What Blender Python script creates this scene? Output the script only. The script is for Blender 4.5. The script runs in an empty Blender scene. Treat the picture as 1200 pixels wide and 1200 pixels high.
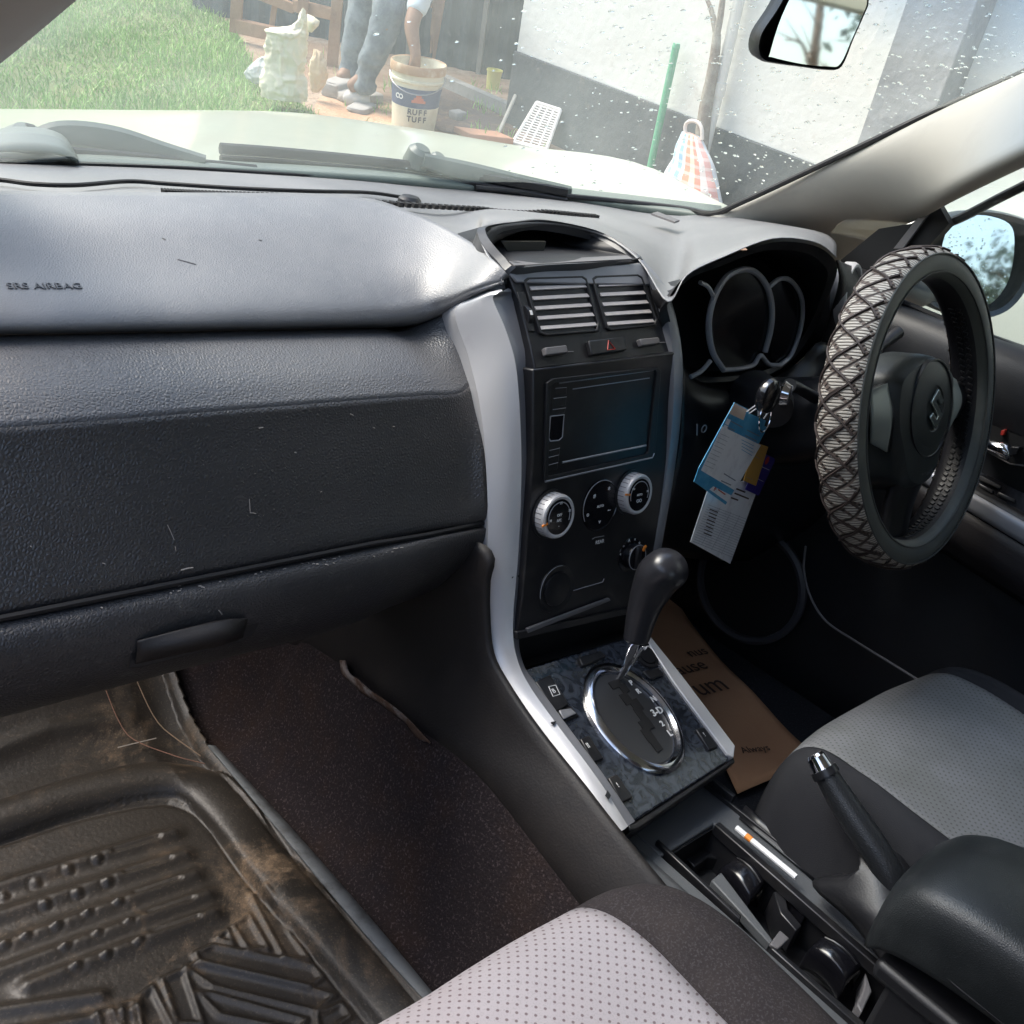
import bpy, bmesh, math, random
from math import sin, cos, pi, radians as R_
from mathutils import Vector as V, Matrix, Quaternion
random.seed(7)
sc = bpy.context.scene
COL = sc.collection
# ---------------------------------------------------------------- camera
# car frame: x to the driver's side, y forward, z up (metres).  The car stands on a slope, so the
# whole car is turned by CARM; the yard outside stays level in the world frame.
CP = V((-.84, -.475, 1.414)); FPX = 1136.0
_yw, _pt, _rl = R_(47.8), R_(24.7), R_(13.6)
cf = V((sin(_yw)*cos(_pt), cos(_yw)*cos(_pt), -sin(_pt)))
_r0 = V((cos(_yw), -sin(_yw), 0)); _u0 = _r0.cross(cf)
cr = _r0*cos(_rl)+_u0*sin(_rl); cu = -_r0*sin(_rl)+_u0*cos(_rl)
_up = -(cr*-300-cu*1600+cf*FPX).normalized()
_y = V((0, 1, 0)); _y = (_y-_up*_y.dot(_up)).normalized(); _x = _y.cross(_up)
M3 = Matrix((_x, _y, _up))
_T = V((CP.x, CP.y, 1.45))-M3@CP
CARM = Matrix.Translation(_T) @ M3.to_4x4()
camd = bpy.data.cameras.new('camera'); cam = bpy.data.objects.new('camera', camd); COL.objects.link(cam)
cm = Matrix((cr, cu, -cf)).transposed()
cam.matrix_world = Matrix.Translation(CARM@CP) @ (M3@cm).to_4x4()
camd.sensor_width = 36; camd.lens = FPX/1200*36; camd.clip_start = .02; camd.clip_end = 900
sc.camera = cam
# ---------------------------------------------------------------- world, sun, exposure
w = bpy.data.worlds.new('World'); sc.world = w; w.use_nodes = True
nt = w.node_tree; bg = nt.nodes['Background']
sky = nt.nodes.new('ShaderNodeTexSky'); sky.sky_type = 'NISHITA'; sky.sun_disc = False
SUN_EL, SUN_AZ = 56, 338
sky.sun_elevation = R_(SUN_EL); sky.sun_rotation = R_(SUN_AZ); sky.air_density = 1.4; sky.dust_density = 4.0; sky.ozone_density = 1
nt.links.new(sky.outputs[0], bg.inputs[0]); bg.inputs[1].default_value = .15
sl = bpy.data.lights.new('sun', 'SUN'); sl.energy = 1.3; sl.angle = R_(30); sl.color = (1, .98, .96)
so = bpy.data.objects.new('sun', sl); COL.objects.link(so)
so.rotation_euler = (R_(90-SUN_EL), 0, R_(180-SUN_AZ))
sc.view_settings.view_transform = 'Standard'; sc.view_settings.look = 'None'
sc.view_settings.gamma = 1; sc.view_settings.exposure = 1.48
sc.cycles.use_denoising = True
try: sc.cycles.max_bounces = 8; sc.cycles.transparent_max_bounces = 16; sc.cycles.sample_clamp_indirect = 6
except Exception: pass

# ---------------------------------------------------------------- materials
MATS = {}
def mat(name, col=(.5, .5, .5), rough=.5, metal=0., grain=None, var=None, coat=0., spec=.5, extra=None):
    """grain=(scale, strength, kind) bump; var=(scale, colour2, lo, hi) a second colour in soft patches"""
    m = bpy.data.materials.new(name); m.use_nodes = True; n = m.node_tree.nodes; l = m.node_tree.links
    b = n['Principled BSDF']; b.inputs['Base Color'].default_value = (*col, 1); b.inputs['Roughness'].default_value = rough
    b.inputs['Metallic'].default_value = metal; b.inputs['Specular IOR Level'].default_value = spec
    if coat: b.inputs['Coat Weight'].default_value = coat; b.inputs['Coat Roughness'].default_value = .08
    tc = n.new('ShaderNodeTexCoord')
    if var:
        for k, vr in enumerate(var if isinstance(var, list) else [var]):
            s, c2, lo, hi = vr
            nz = n.new('ShaderNodeTexNoise'); nz.inputs['Scale'].default_value = s; nz.inputs['Detail'].default_value = 6; nz.inputs['Roughness'].default_value = .65
            l.new(tc.outputs['Object'], nz.inputs['Vector'])
            mr = n.new('ShaderNodeMapRange'); mr.inputs['From Min'].default_value = lo; mr.inputs['From Max'].default_value = hi
            l.new(nz.outputs['Fac'], mr.inputs['Value'])
            mx = n.new('ShaderNodeMix'); mx.data_type = 'RGBA'; l.new(mr.outputs[0], mx.inputs['Factor'])
            if b.inputs['Base Color'].links: l.new(b.inputs['Base Color'].links[0].from_socket, mx.inputs['A'])
            else: mx.inputs['A'].default_value = (*col, 1)
            mx.inputs['B'].default_value = (*c2, 1); l.new(mx.outputs['Result'], b.inputs['Base Color'])
            if k == 0:
                rr = n.new('ShaderNodeMapRange'); rr.inputs['To Min'].default_value = max(0, rough-.05); rr.inputs['To Max'].default_value = min(1, rough+.15)
                l.new(nz.outputs['Fac'], rr.inputs['Value']); l.new(rr.outputs[0], b.inputs['Roughness'])
    if grain:
        s, st, kind = grain
        if kind == 'vor':
            t = n.new('ShaderNodeTexVoronoi'); t.feature = 'DISTANCE_TO_EDGE'; o = t.outputs['Distance']
        else:
            t = n.new('ShaderNodeTexNoise'); t.inputs['Detail'].default_value = 4; o = t.outputs['Fac']
        t.inputs['Scale'].default_value = s; l.new(tc.outputs['Object'], t.inputs['Vector'])
        bp = n.new('ShaderNodeBump'); bp.inputs['Strength'].default_value = st; bp.inputs['Distance'].default_value = .4/s
        l.new(o, bp.inputs['Height']); l.new(bp.outputs[0], b.inputs['Normal'])
    if extra: extra(m, n, l, b, tc)
    MATS[name] = m
    return m
def math_(n, l, op, a, b=None, c=None):
    x = n.new('ShaderNodeMath'); x.operation = op
    for i, v in enumerate((a, b, c)):
        if v is None: continue
        if isinstance(v, (int, float)): x.inputs[i].default_value = v
        else: l.new(v, x.inputs[i])
    return x.outputs[0]
def mixc(n, l, fac, a, b):
    x = n.new('ShaderNodeMix'); x.data_type = 'RGBA'; l.new(fac, x.inputs['Factor'])
    for s, v in (('A', a), ('B', b)):
        if isinstance(v, tuple): x.inputs[s].default_value = (*v, 1)
        else: l.new(v, x.inputs[s])
    return x.outputs['Result']

DASH = mat('dash_plastic', (.022, .021, .023), .42, spec=.7, grain=(300, .8, 'vor'), var=[(9, (.045, .042, .041), .5, .8), (60, (.07, .068, .064), .58, .75)])
TOPD = mat('sheen_dash_top', (.140, .141, .148), .36, spec=1.0, grain=(380, .42, 'vor'), var=[(4, (.215, .212, .215), .42, .72), (90, (.20, .20, .20), .55, .8)])  # pale base colour stands in for sky sheen on the dash top
PAD = mat('soft_pad', (.021, .020, .022), .36, spec=.9, grain=(290, .75, 'vor'), var=[(5, (.034, .031, .031), .45, .8), (26, (.050, .045, .042), .62, .85)])
SHELF = mat('sheen_shelf', (.080, .081, .087), .36, spec=.9, grain=(290, .75, 'vor'), var=[(5, (.11, .108, .11), .42, .75), (40, (.12, .115, .11), .6, .85)])  # lighter copy of the soft pad, sky sheen above the crease painted in
BLK = mat('black_plastic', (.012, .012, .014), .42, grain=(500, .25, 'noise'), var=(30, (.03, .028, .028), .55, .8))
SAT = mat('satin_black', (.010, .010, .012), .3, var=(18, (.028, .026, .025), .5, .8))
GLS = mat('gloss_black', (.006, .006, .008), .14, var=(14, (.02, .019, .019), .5, .9))
VOID = mat('deep_black', (.003, .003, .004), .7)
DOORP = mat('door_pad', (.013, .014, .017), .42, grain=(520, .35, 'vor'), var=(8, (.022, .023, .026), .5, .8))
SIDE = mat('console_side_plastic', (.010, .008, .008), .5, grain=(400, .3, 'noise'), var=(11, (.028, .022, .019), .5, .85))
SLV = mat('silver_trim', (.56, .555, .57), .36, .35, grain=(900, .05, 'noise'), var=(40, (.50, .48, .50), .6, .85))
SLV2 = mat('grey_trim', (.26, .265, .29), .36, .4)
CHR = mat('chrome', (.82, .82, .85), .08, 1.0)
SLAT = mat('vent_slat_grey', (.34, .32, .32), .5, var=(90, (.42, .39, .37), .5, .7))
GREY = mat('mid_grey_plastic', (.12, .115, .12), .45)
WHT = mat('white_print', (.75, .75, .75), .5)
GRY = mat('grey_print', (.32, .32, .34), .5)
ORG = mat('orange_print', (.8, .25, .03), .5)
RED = mat('red_print', (.45, .03, .02), .5)
EMB = mat('embossed_mark', (.11, .11, .115), .4)
SCR = mat('screen_glass', (.008, .011, .017), .1, var=(4, (.02, .022, .03), .4, .8), coat=.3)
BEIGE = mat('beige_pillar_trim', (.36, .35, .32), .6, grain=(700, .15, 'noise'), var=(7, (.31, .30, .27), .5, .8))
CARPET = mat('dark_carpet', (.022, .017, .018), .95, grain=(260, 1.0, 'noise'), spec=.15, var=[(7, (.040, .024, .017), .48, .76), (330, (.10, .078, .078), .54, .72)])
CARPET2 = mat('driver_carpet', (.022, .024, .030), .95, grain=(300, 1.0, 'noise'), spec=.15, var=(330, (.07, .072, .085), .55, .72))
RUB = mat('black_rubber', (.018, .018, .019), .38)
LEA = mat('black_leather', (.014, .015, .017), .36, grain=(420, .45, 'vor'))
ARM = mat('armrest_vinyl', (.012, .014, .015), .36, grain=(520, .4, 'vor'), var=(12, (.03, .033, .034), .5, .8))
CLOTH = mat('dark_cloth', (.026, .022, .023), .95, grain=(900, .7, 'noise'), spec=.2, var=[(10, (.042, .035, .033), .5, .8), (500, (.06, .055, .058), .5, .7)])
STI = mat('tan_stitch', (.16, .11, .08), .8)
def perf(name, base, dot, v2, cell=.0098):
    def ex(m, n, l, b, tc):
        sp = n.new('ShaderNodeSeparateXYZ'); l.new(tc.outputs['Object'], sp.inputs[0])
        def d(ox, oy):
            a = math_(n, l, 'SUBTRACT', math_(n, l, 'FRACT', math_(n, l, 'ADD', math_(n, l, 'DIVIDE', sp.outputs[0], cell), ox+50)), .5)
            c = math_(n, l, 'SUBTRACT', math_(n, l, 'FRACT', math_(n, l, 'ADD', math_(n, l, 'DIVIDE', sp.outputs[1], cell), oy+50)), .5)
            return math_(n, l, 'SQRT', math_(n, l, 'ADD', math_(n, l, 'MULTIPLY', a, a), math_(n, l, 'MULTIPLY', c, c)))
        dd = math_(n, l, 'MINIMUM', d(0, 0), d(.5, .5))
        k = n.new('ShaderNodeMapRange'); k.inputs['From Min'].default_value = .155; k.inputs['From Max'].default_value = .085; l.new(dd, k.inputs['Value'])
        src = b.inputs['Base Color'].links[0].from_socket
        l.new(mixc(n, l, math_(n, l, 'MULTIPLY', k.outputs[0], .8), src, dot), b.inputs['Base Color'])
    return mat(name, base, .92, spec=.2, grain=(1500, .6, 'noise'), var=[(8, v2, .42, .78), (700, tuple(x*.8 for x in base), .5, .7)], extra=ex)
FAB_P = perf('perforated_fabric_light', (.315, .295, .31), (.09, .06, .065), (.27, .24, .25))
FAB_D = perf('perforated_fabric_grey', (.17, .17, .175), (.055, .055, .05), (.115, .118, .11))
def marble(m, n, l, b, tc):
    t = n.new('ShaderNodeTexNoise'); t.inputs['Scale'].default_value = 55; t.inputs['Detail'].default_value = 9; t.inputs['Distortion'].default_value = 2.2
    l.new(tc.outputs['Object'], t.inputs['Vector'])
    k = n.new('ShaderNodeMapRange'); k.inputs['From Min'].default_value = .40; k.inputs['From Max'].default_value = .62; l.new(t.outputs['Fac'], k.inputs['Value'])
    l.new(mixc(n, l, k.outputs[0], (.012, .015, .022), (.042, .050, .066)), b.inputs['Base Color'])
MARB = mat('marbled_panel', (.08, .1, .13), .2, coat=.4, extra=marble)
KRAFT = mat('kraft_paper', (.50, .28, .16), .85, grain=(160, .3, 'noise'), var=(6, (.44, .23, .13), .4, .8))
INK = mat('dark_ink', (.07, .04, .03), .8)
PAINT = mat('pale_green_paint', (.44, .46, .37), .28, .0, coat=.5, var=(3, (.38, .42, .33), .4, .8))
def rubmat(m, n, l, b, tc):
    t = n.new('ShaderNodeTexNoise'); t.inputs['Scale'].default_value = 7; t.inputs['Detail'].default_value = 9; t.inputs['Roughness'].default_value = .75; t.inputs['Distortion'].default_value = .8
    l.new(tc.outputs['Object'], t.inputs['Vector'])
    k = n.new('ShaderNodeMapRange'); k.inputs['From Min'].default_value = .50; k.inputs['From Max'].default_value = .70; l.new(t.outputs['Fac'], k.inputs['Value'])
    at = n.new('ShaderNodeAttribute'); at.attribute_name = 'dirt'
    fac = math_(n, l, 'MINIMUM', math_(n, l, 'ADD', math_(n, l, 'MULTIPLY', k.outputs[0], .42), math_(n, l, 'MULTIPLY', k.outputs[0], math_(n, l, 'MULTIPLY', at.outputs['Fac'], 1.1))), 1.0)
    t3 = n.new('ShaderNodeTexNoise'); t3.inputs['Scale'].default_value = 420; t3.inputs['Detail'].default_value = 2; l.new(tc.outputs['Object'], t3.inputs['Vector'])
    k3 = n.new('ShaderNodeMapRange'); k3.inputs['From Min'].default_value = .60; k3.inputs['From Max'].default_value = .70; l.new(t3.outputs['Fac'], k3.inputs['Value'])
    t4 = n.new('ShaderNodeTexNoise'); t4.inputs['Scale'].default_value = 60; t4.inputs['Detail'].default_value = 6; t4.inputs['Roughness'].default_value = .8; l.new(tc.outputs['Object'], t4.inputs['Vector'])
    k4 = n.new('ShaderNodeMapRange'); k4.inputs['From Min'].default_value = .35; k4.inputs['From Max'].default_value = .62; l.new(t4.outputs['Fac'], k4.inputs['Value'])
    fac = math_(n, l, 'MULTIPLY', fac, k4.outputs[0])
    cc_ = mixc(n, l, fac, (.022, .018, .014), (.20, .135, .08))
    l.new(mixc(n, l, math_(n, l, 'MULTIPLY', k3.outputs[0], math_(n, l, 'ADD', math_(n, l, 'MULTIPLY', fac, .7), .18)), cc_, (.26, .20, .14)), b.inputs['Base Color'])
    l.new(math_(n, l, 'ADD', math_(n, l, 'MULTIPLY', fac, .35), .46), b.inputs['Roughness'])
RUBM = mat('muddy_rubber', extra=rubmat, grain=(180, .25, 'noise'))

def glass(name, tint=(.97, 1, .98), haze=.115, hz=(.80, .90, .82), band=None):
    m = bpy.data.materials.new(name); m.use_nodes = True; n = m.node_tree.nodes; l = m.node_tree.links
    n.clear(); o = n.new('ShaderNodeOutputMaterial')
    t = n.new('ShaderNodeBsdfTransparent'); t.inputs[0].default_value = (*tint, 1)
    g = n.new('ShaderNodeBsdfGlossy'); g.inputs['Roughness'].default_value = .02
    lw = n.new('ShaderNodeLayerWeight'); lw.inputs[0].default_value = .5; fo = math_(n, l, 'ADD', math_(n, l, 'MULTIPLY', math_(n, l, 'POWER', lw.outputs['Facing'], 5), .9), .05)
    mx = n.new('ShaderNodeMixShader'); l.new(fo, mx.inputs[0]); l.new(t.outputs[0], mx.inputs[1]); l.new(g.outputs[0], mx.inputs[2])
    d = n.new('ShaderNodeBsdfDiffuse'); d.inputs[0].default_value = (*hz, 1)
    tl = n.new('ShaderNodeBsdfTranslucent'); tl.inputs[0].default_value = (*hz, 1)
    ad = n.new('ShaderNodeMixShader'); l.new(d.outputs[0], ad.inputs[1]); l.new(tl.outputs[0], ad.inputs[2])
    m2 = n.new('ShaderNodeMixShader'); l.new(mx.outputs[0], m2.inputs[1]); l.new(ad.outputs[0], m2.inputs[2])
    tc = n.new('ShaderNodeTexCoord'); nz = n.new('ShaderNodeTexNoise'); nz.inputs['Scale'].default_value = 3.5; nz.inputs['Detail'].default_value = 8; nz.inputs['Distortion'].default_value = 1
    l.new(tc.outputs['Object'], nz.inputs['Vector'])
    l.new(math_(n, l, 'MULTIPLY', nz.outputs['Fac'], haze*2), m2.inputs[0])
    if band:
        sp = n.new('ShaderNodeSeparateXYZ'); l.new(tc.outputs['Object'], sp.inputs[0]); kb = n.new('ShaderNodeMapRange'); kb.inputs['From Min'].default_value = band[0]; kb.inputs['From Max'].default_value = band[1]; l.new(sp.outputs[2], kb.inputs['Value'])
        l.new(mixc(n, l, kb.outputs[0], tint, (.18, .45, .85)), t.inputs[0])
    l.new(m2.outputs[0], o.inputs[0]); MATS[name] = m
    return m
GLASS = glass('windscreen_glass', band=(1.02, 1.13))
GLASS2 = glass('side_window_glass', (.96, .98, .96), .02)
def dropmat():
    m = bpy.data.materials.new('water_drop'); m.use_nodes = True; b = m.node_tree.nodes['Principled BSDF']
    b.inputs['Base Color'].default_value = (.95, 1, .98, 1); b.inputs['Roughness'].default_value = .02; b.inputs['IOR'].default_value = 1.33; b.inputs['Transmission Weight'].default_value = 1
    return m
DROP = dropmat()

# ---------------------------------------------------------------- geometry helpers
def ray(px, py): return cf+cr*((px-600)/FPX)-cu*((py-600)/FPX)
def Q(px, py, x=None, y=None, z=None, w=False):
    """the point of a measured plane (car frame) seen at a pixel of the photograph"""
    d = ray(px, py); o = CP
    if w: d = M3@d; o = CARM@CP
    i, v = (0, x) if x is not None else (1, y) if y is not None else (2, z)
    return o+d*((v-o[i])/d[i])
class PL:
    def __init__(s, o, ex, ey):
        s.o = V(o); s.ex = V(ex).normalized(); ey = V(ey); s.ey = (ey-s.ex*ey.dot(s.ex)).normalized(); s.n = s.ex.cross(s.ey)
    def hit(s, px, py, h=0):
        d = ray(px, py); t = (s.o+s.n*h-CP).dot(s.n)/d.dot(s.n); return CP+d*t
    def at(s, u, v, h=0): return s.o+s.ex*u+s.ey*v+s.n*h
def cat(p, n, closed=False):
    """Catmull-Rom resampling of a list of points, n steps per span"""
    out = []; N = len(p); S = N if closed else N-1
    for i in range(S):
        a = p[(i-1) % N] if closed or i > 0 else p[0]*2-p[1]
        b = p[i]; c = p[(i+1) % N]
        d = p[(i+2) % N] if closed or i+2 < N else p[N-1]*2-p[N-2]
        for k in range(n):
            t = k/n; out.append(.5*((2*b)+(c-a)*t+(2*a-5*b+4*c-d)*t*t+(3*b-a-3*c+d)*t**3))
    if not closed: out.append(p[-1].copy())
    return out
BASE = {}; FR = {}
def _set(o, label=None, cat_=None, group=None, kind=None):
    if label: o['label'] = label
    if cat_: o['category'] = cat_
    if group: o['group'] = group
    if kind: o['kind'] = kind
def thing(name, base, label, cat_, group=None, frame='car'):
    o = bpy.data.objects.new(name, None); COL.objects.link(o); o.empty_display_size = .05
    BASE[o.name] = V(base); FR[o.name] = frame
    o.matrix_world = (CARM if frame == 'car' else Matrix.Identity(4)) @ Matrix.Translation(V(base))
    _set(o, label, cat_, group); return o
class G:
    def __init__(s): s.v = []; s.f = []; s.uv = None
    def add(s, vs, fs):
        k = len(s.v); s.v += [V(a) for a in vs]; s.f += [tuple(i+k for i in f) for f in fs]; return s
    def grid(s, rows, close_u=False, flip=False):
        R = len(rows); C_ = len(rows[0]); fs = []
        for i in range(R-1):
            for j in range(C_ if close_u else C_-1):
                q = (i*C_+j, i*C_+(j+1) % C_, (i+1)*C_+(j+1) % C_, (i+1)*C_+j); fs.append(q[::-1] if flip else q)
        return s.add([p for r in rows for p in r], fs)
    def sgrid(s, rows, nu=4, nv=4, flip=False):
        rows = [cat([V(p) for p in r], nu) for r in rows]
        cols = [cat([r[j] for r in rows], nv) for j in range(len(rows[0]))]
        return s.grid([[c[i] for c in cols] for i in range(len(cols[0]))], flip=flip)
    def prism(s, pts, d):
        pts = [V(p) for p in pts]; d = V(d); n = len(pts)
        nrm = V((0, 0, 0))
        for i in range(n): nrm += (pts[i]-pts[0]).cross(pts[(i+1) % n]-pts[0])
        if nrm.dot(d) > 0: pts = pts[::-1]
        fs = [tuple(range(n)), tuple(range(2*n-1, n-1, -1))]
        fs += [(i, i+n, (i+1) % n+n, (i+1) % n) for i in range(n)]
        return s.add(pts+[p+d for p in pts], fs)
    def box(s, c, size, ex=(1, 0, 0), ey=(0, 1, 0)):
        c = V(c); ex = V(ex).normalized(); ey = V(ey).normalized(); ez = ex.cross(ey)
        a, b, h = [k/2 for k in size]
        return s.prism([c+ex*x*a+ey*y*b-ez*h for x, y in ((-1, -1), (1, -1), (1, 1), (-1, 1))], ez*2*h)
    def tube(s, pts, r, n=10, caps=True, up=None, squash=1.):
        pts = [V(p) for p in pts]; N = len(pts); rs = r if isinstance(r, (list, tuple)) else [r]*N
        t0 = (pts[1]-pts[0]).normalized(); a = V(up) if up else (V((0, 0, 1)) if abs(t0.z) < .9 else V((1, 0, 0)))
        rows = []
        for i in range(N):
            t = (pts[min(i+1, N-1)]-pts[max(i-1, 0)]).normalized(); b = t.cross(a).normalized(); a = b.cross(t).normalized()
            rows.append([pts[i]+(a*cos(2*pi*k/n)+b*sin(2*pi*k/n)*squash)*rs[i] for k in range(n)])
        k = len(s.v); s.grid(rows, close_u=True, flip=True)
        if caps: s.f.append(tuple(k+i for i in range(n))); s.f.append(tuple(k+(N-1)*n+i for i in range(n))[::-1])
        return s
    def lathe(s, c, ax, prof, n=32, ex=None, sq=1., a0=0, a1=2*pi):
        c = V(c); ax = V(ax).normalized(); ex = V(ex) if ex else (V((1, 0, 0)) if abs(ax.x) < .9 else V((0, 1, 0)))
        ex = (ex-ax*ex.dot(ax)).normalized(); ey = ax.cross(ex); full = abs(a1-a0-2*pi) < 1e-6; m = n if full else n+1
        rows = [[c+ax*h+(ex*cos(a0+(a1-a0)*k/n)+ey*sin(a0+(a1-a0)*k/n)*sq)*r for k in range(m)] for r, h in prof]
        return s.grid(rows, close_u=full, flip=False)
    def obj(s, name, m, parent=None, bevel=0, label=None, smooth=True, thick=0, frame=None, base=None, cat_=None, group=None, kind=None, seg=2, ang=35):
        base = BASE[parent.name] if parent else V(base if base is not None else (0, 0, 0))
        me = bpy.data.meshes.new(name); me.from_pydata([v-base for v in s.v], [], s.f); me.update()
        bm = bmesh.new(); bm.from_mesh(me); bmesh.ops.remove_doubles(bm, verts=bm.verts, dist=1e-5) if not s.uv else None
        bmesh.ops.recalc_face_normals(bm, faces=bm.faces) if not thick else None
        bm.to_mesh(me); bm.free()
        if s.uv:
            ul = me.uv_layers.new(name='UVMap')
            for p in me.polygons:
                for li, vi in zip(p.loop_indices, p.vertices): ul.data[li].uv = s.uv[vi]
        if smooth:
            for p in me.polygons: p.use_smooth = True
            if not thick: me.set_sharp_from_angle(angle=R_(ang))
        me.materials.append(m)
        o = bpy.data.objects.new(name, me); COL.objects.link(o)
        if thick:
            md = o.modifiers.new('thick', 'SOLIDIFY'); md.thickness = thick; md.offset = -1
        if bevel:
            md = o.modifiers.new('bevel', 'BEVEL'); md.width = bevel; md.segments = seg; md.limit_method = 'ANGLE'; md.angle_limit = R_(30)
        if parent:
            o.parent = parent; BASE[o.name] = base; FR[o.name] = FR[parent.name]
            if label: o['label'] = label
        else:
            o.matrix_world = (CARM if frame == 'car' else Matrix.Identity(4)) @ Matrix.Translation(base)
            BASE[o.name] = base; FR[o.name] = frame; _set(o, label, cat_, group, kind)
        return o
def text(name, body, pos, ex, ey, size, m, parent, ext=.0004, align='CENTER', bold=0., label=None):
    cu_ = bpy.data.curves.new('t', 'FONT'); cu_.body = body; cu_.size = size; cu_.align_x = align; cu_.align_y = 'CENTER'; cu_.extrude = ext; cu_.offset = bold; cu_.resolution_u = 3
    t = bpy.data.objects.new('t', cu_); COL.objects.link(t); bpy.context.view_layer.update()
    me = bpy.data.meshes.new_from_object(t.evaluated_get(bpy.context.evaluated_depsgraph_get())); bpy.data.objects.remove(t)
    ex = V(ex).normalized(); ey = V(ey); ey = (ey-ex*ey.dot(ex)).normalized(); ez = ex.cross(ey)
    mt = Matrix.Translation(V(pos)-BASE[parent.name]) @ Matrix((ex, ey, ez)).transposed().to_4x4()
    me.transform(mt); me.materials.clear(); me.materials.append(m); me.name = name
    o = bpy.data.objects.new(name, me); COL.objects.link(o); o.parent = parent; BASE[o.name] = BASE[parent.name]; FR[o.name] = FR[parent.name]
    if label: o['label'] = label
    return o
from mathutils.bvhtree import BVHTree
class Surf:
    def __init__(s, g): s.t = BVHTree.FromPolygons([tuple(v) for v in g.v], g.f)
    def hit(s, px, py, off=0.):
        d = ray(px, py).normalized(); h, n_, i, dist = s.t.ray_cast(CP, d)
        if h is None: return None
        if n_.dot(d) > 0: n_ = -n_
        return h+n_*off
    def under(s, p, gap=.006):
        h, n_, i, dist = s.t.ray_cast(V((p.x, p.y, 2)), V((0, 0, -1)))
        return V((p.x, p.y, min(p.z, h.z-gap))) if h is not None else p
def smooth_px(pts, n=4, closed=False): return [(p.x, p.y) for p in cat([V((a, b, 0)) for a, b in pts], n, closed)]
# ================================================================ THE CAR
car = thing('car', (0, 0, .5), 'pale green right-hand-drive SUV with a worn dark cabin, silver console trim and a wet windscreen', 'car')
def K(px, py, d): return Q(px, py, y=d)
# ---- body shell (outside skin, roof, floor) keeps the cabin enclosed as in the real car
g = G()
g.box((0, -.95, 1.70), (1.12, 2.1, .03))                                  # roof
g.box((0, -.70, .435), (1.6, 3.2, .03))                                   # floor pan
for s in (-1, 1):
    g.sgrid([[V((s*.60, y, 1.69)) for y in (.08, -.6, -1.4, -2.0)], [V((s*.64, y, 1.63)) for y in (.05, -.6, -1.4, -2.05)]], 2, 1)
    g.box((s*.70, -1.55, 1.42), (.10, .14, .50)); g.box((s*.66, -.66, 1.42), (.07, .12, .50))
g.box((.80, -.1, .55), (.07, 2.2, .5)); g.box((.80, -1.6, .85), (.07, 1.1, .8)); g.box((-.80, -1.6, .85), (.07, 1.1, .8))
g.box((0, -2.12, .85), (1.5, .06, .8)); g.box((0, -2.1, 1.66), (1.2, .05, .08))
g.box((.82, 1.1, .72), (.06, 1.1, .75)); g.box((-.82, 1.1, .72), (.06, 1.1, .75)); g.box((0, 1.72, .72), (1.5, .05, .6))
body = g.obj('body_shell', PAINT, car, bevel=.01)
g = G(); g.box((0, -.9, 1.675), (1.1, 2.0, .012)); g.obj('headliner', BEIGE, car)
g = G(); g.box((0, 1.02, .80), (1.5, .03, .72)); g.obj('firewall', VOID, car)
# ---- bonnet
near = [(-260, 176), (-80, 178), (150, 186), (330, 196), (480, 208), (620, 222), (740, 236), (840, 250)]
farp = [(-200, 128, 1.95), (-60, 129, 1.95), (150, 130, 1.92), (340, 132, 1.9), (480, 150, 1.66), (600, 170, 1.38), (740, 190, 1.0), (862, 250, .66)]
nd = [.84, .87, .92, .95, .94, .90, .80, .62]
rows = [[], [], [], [], []]
for (a, b), (c, d, e), y0 in zip(near, farp, nd):
    p = K(a, b+6, y0); q = K(c, d, e)
    rows[0].append(p+V((0, 0, -.03))); rows[1].append(p+V((0, .02, -.004))); rows[2].append(p.lerp(q, .5)+V((0, 0, .006))); rows[3].append(q); rows[4].append(q+V((.10, .12, -.10)))
g = G(); g.sgrid(rows, 5, 6); bon = g.obj('bonnet', PAINT, car, thick=.004)
# ---- cowl (dark grille under the wipers)
cow = [(-260, 186), (-80, 186), (150, 192), (330, 201), (480, 211), (620, 225), (740, 239), (845, 252)]
cd = [.77, .80, .84, .86, .86, .84, .74, .58]
g = G(); r0 = [K(a, b-1, c) for (a, b), c in zip(cow, cd)]
g.sgrid([[p+V((0, .0, -.02)) for p in r0], r0, [K(a, b-9+min(0, (300-a)*.004), c+.06) for (a, b), c in zip(cow, cd)], [K(a, b-10, c+.09)+V((0, 0, -.03)) for (a, b), c in zip(cow, cd)]], 5, 3)
CW = mat('cowl_grey_green', (.11, .135, .12), .5); g.obj('cowl', CW, car, thick=.003)
# ---- windscreen
top = [V((x, .02-.12*(abs(x)/.56)**2, 1.63)) for x in (-.57, -.38, -.19, 0, .19, .38, .56)]
bs = [K(-150, 188, .60), K(0, 190, .78), K(200, 197, .85), K(400, 209, .88), K(600, 224, .86), K(740, 239, .76), K(856, 250, .56)]
rows = []
for t in (0, .25, .5, .75, 1):
    rows.append([b.lerp(a, t)+V((0, 1, 1)).normalized()*(.05*sin(pi*t)*(.35+.65*sin(pi*i/6))) for i, (b, a) in enumerate(zip(bs, top))])
g = G(); g.sgrid(rows, 5, 6); ws = g.obj('windscreen', GLASS, car, ang=180)

WSR = rows
def on_ws(px, py):
    """hit of a pixel ray with the windscreen"""
    from mathutils.geometry import intersect_ray_tri
    d = ray(px, py); best = None
    for i in range(len(WSR)-1):
        for j in range(6):
            a, b, c, e = WSR[i][j], WSR[i][j+1], WSR[i+1][j+1], WSR[i+1][j]
            for tri in ((a, b, c), (a, c, e)):
                h = intersect_ray_tri(*tri, d, CP, True)
                if h is not None: return h, (tri[1]-tri[0]).cross(tri[2]-tri[0]).normalized()
    return None, None
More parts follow.
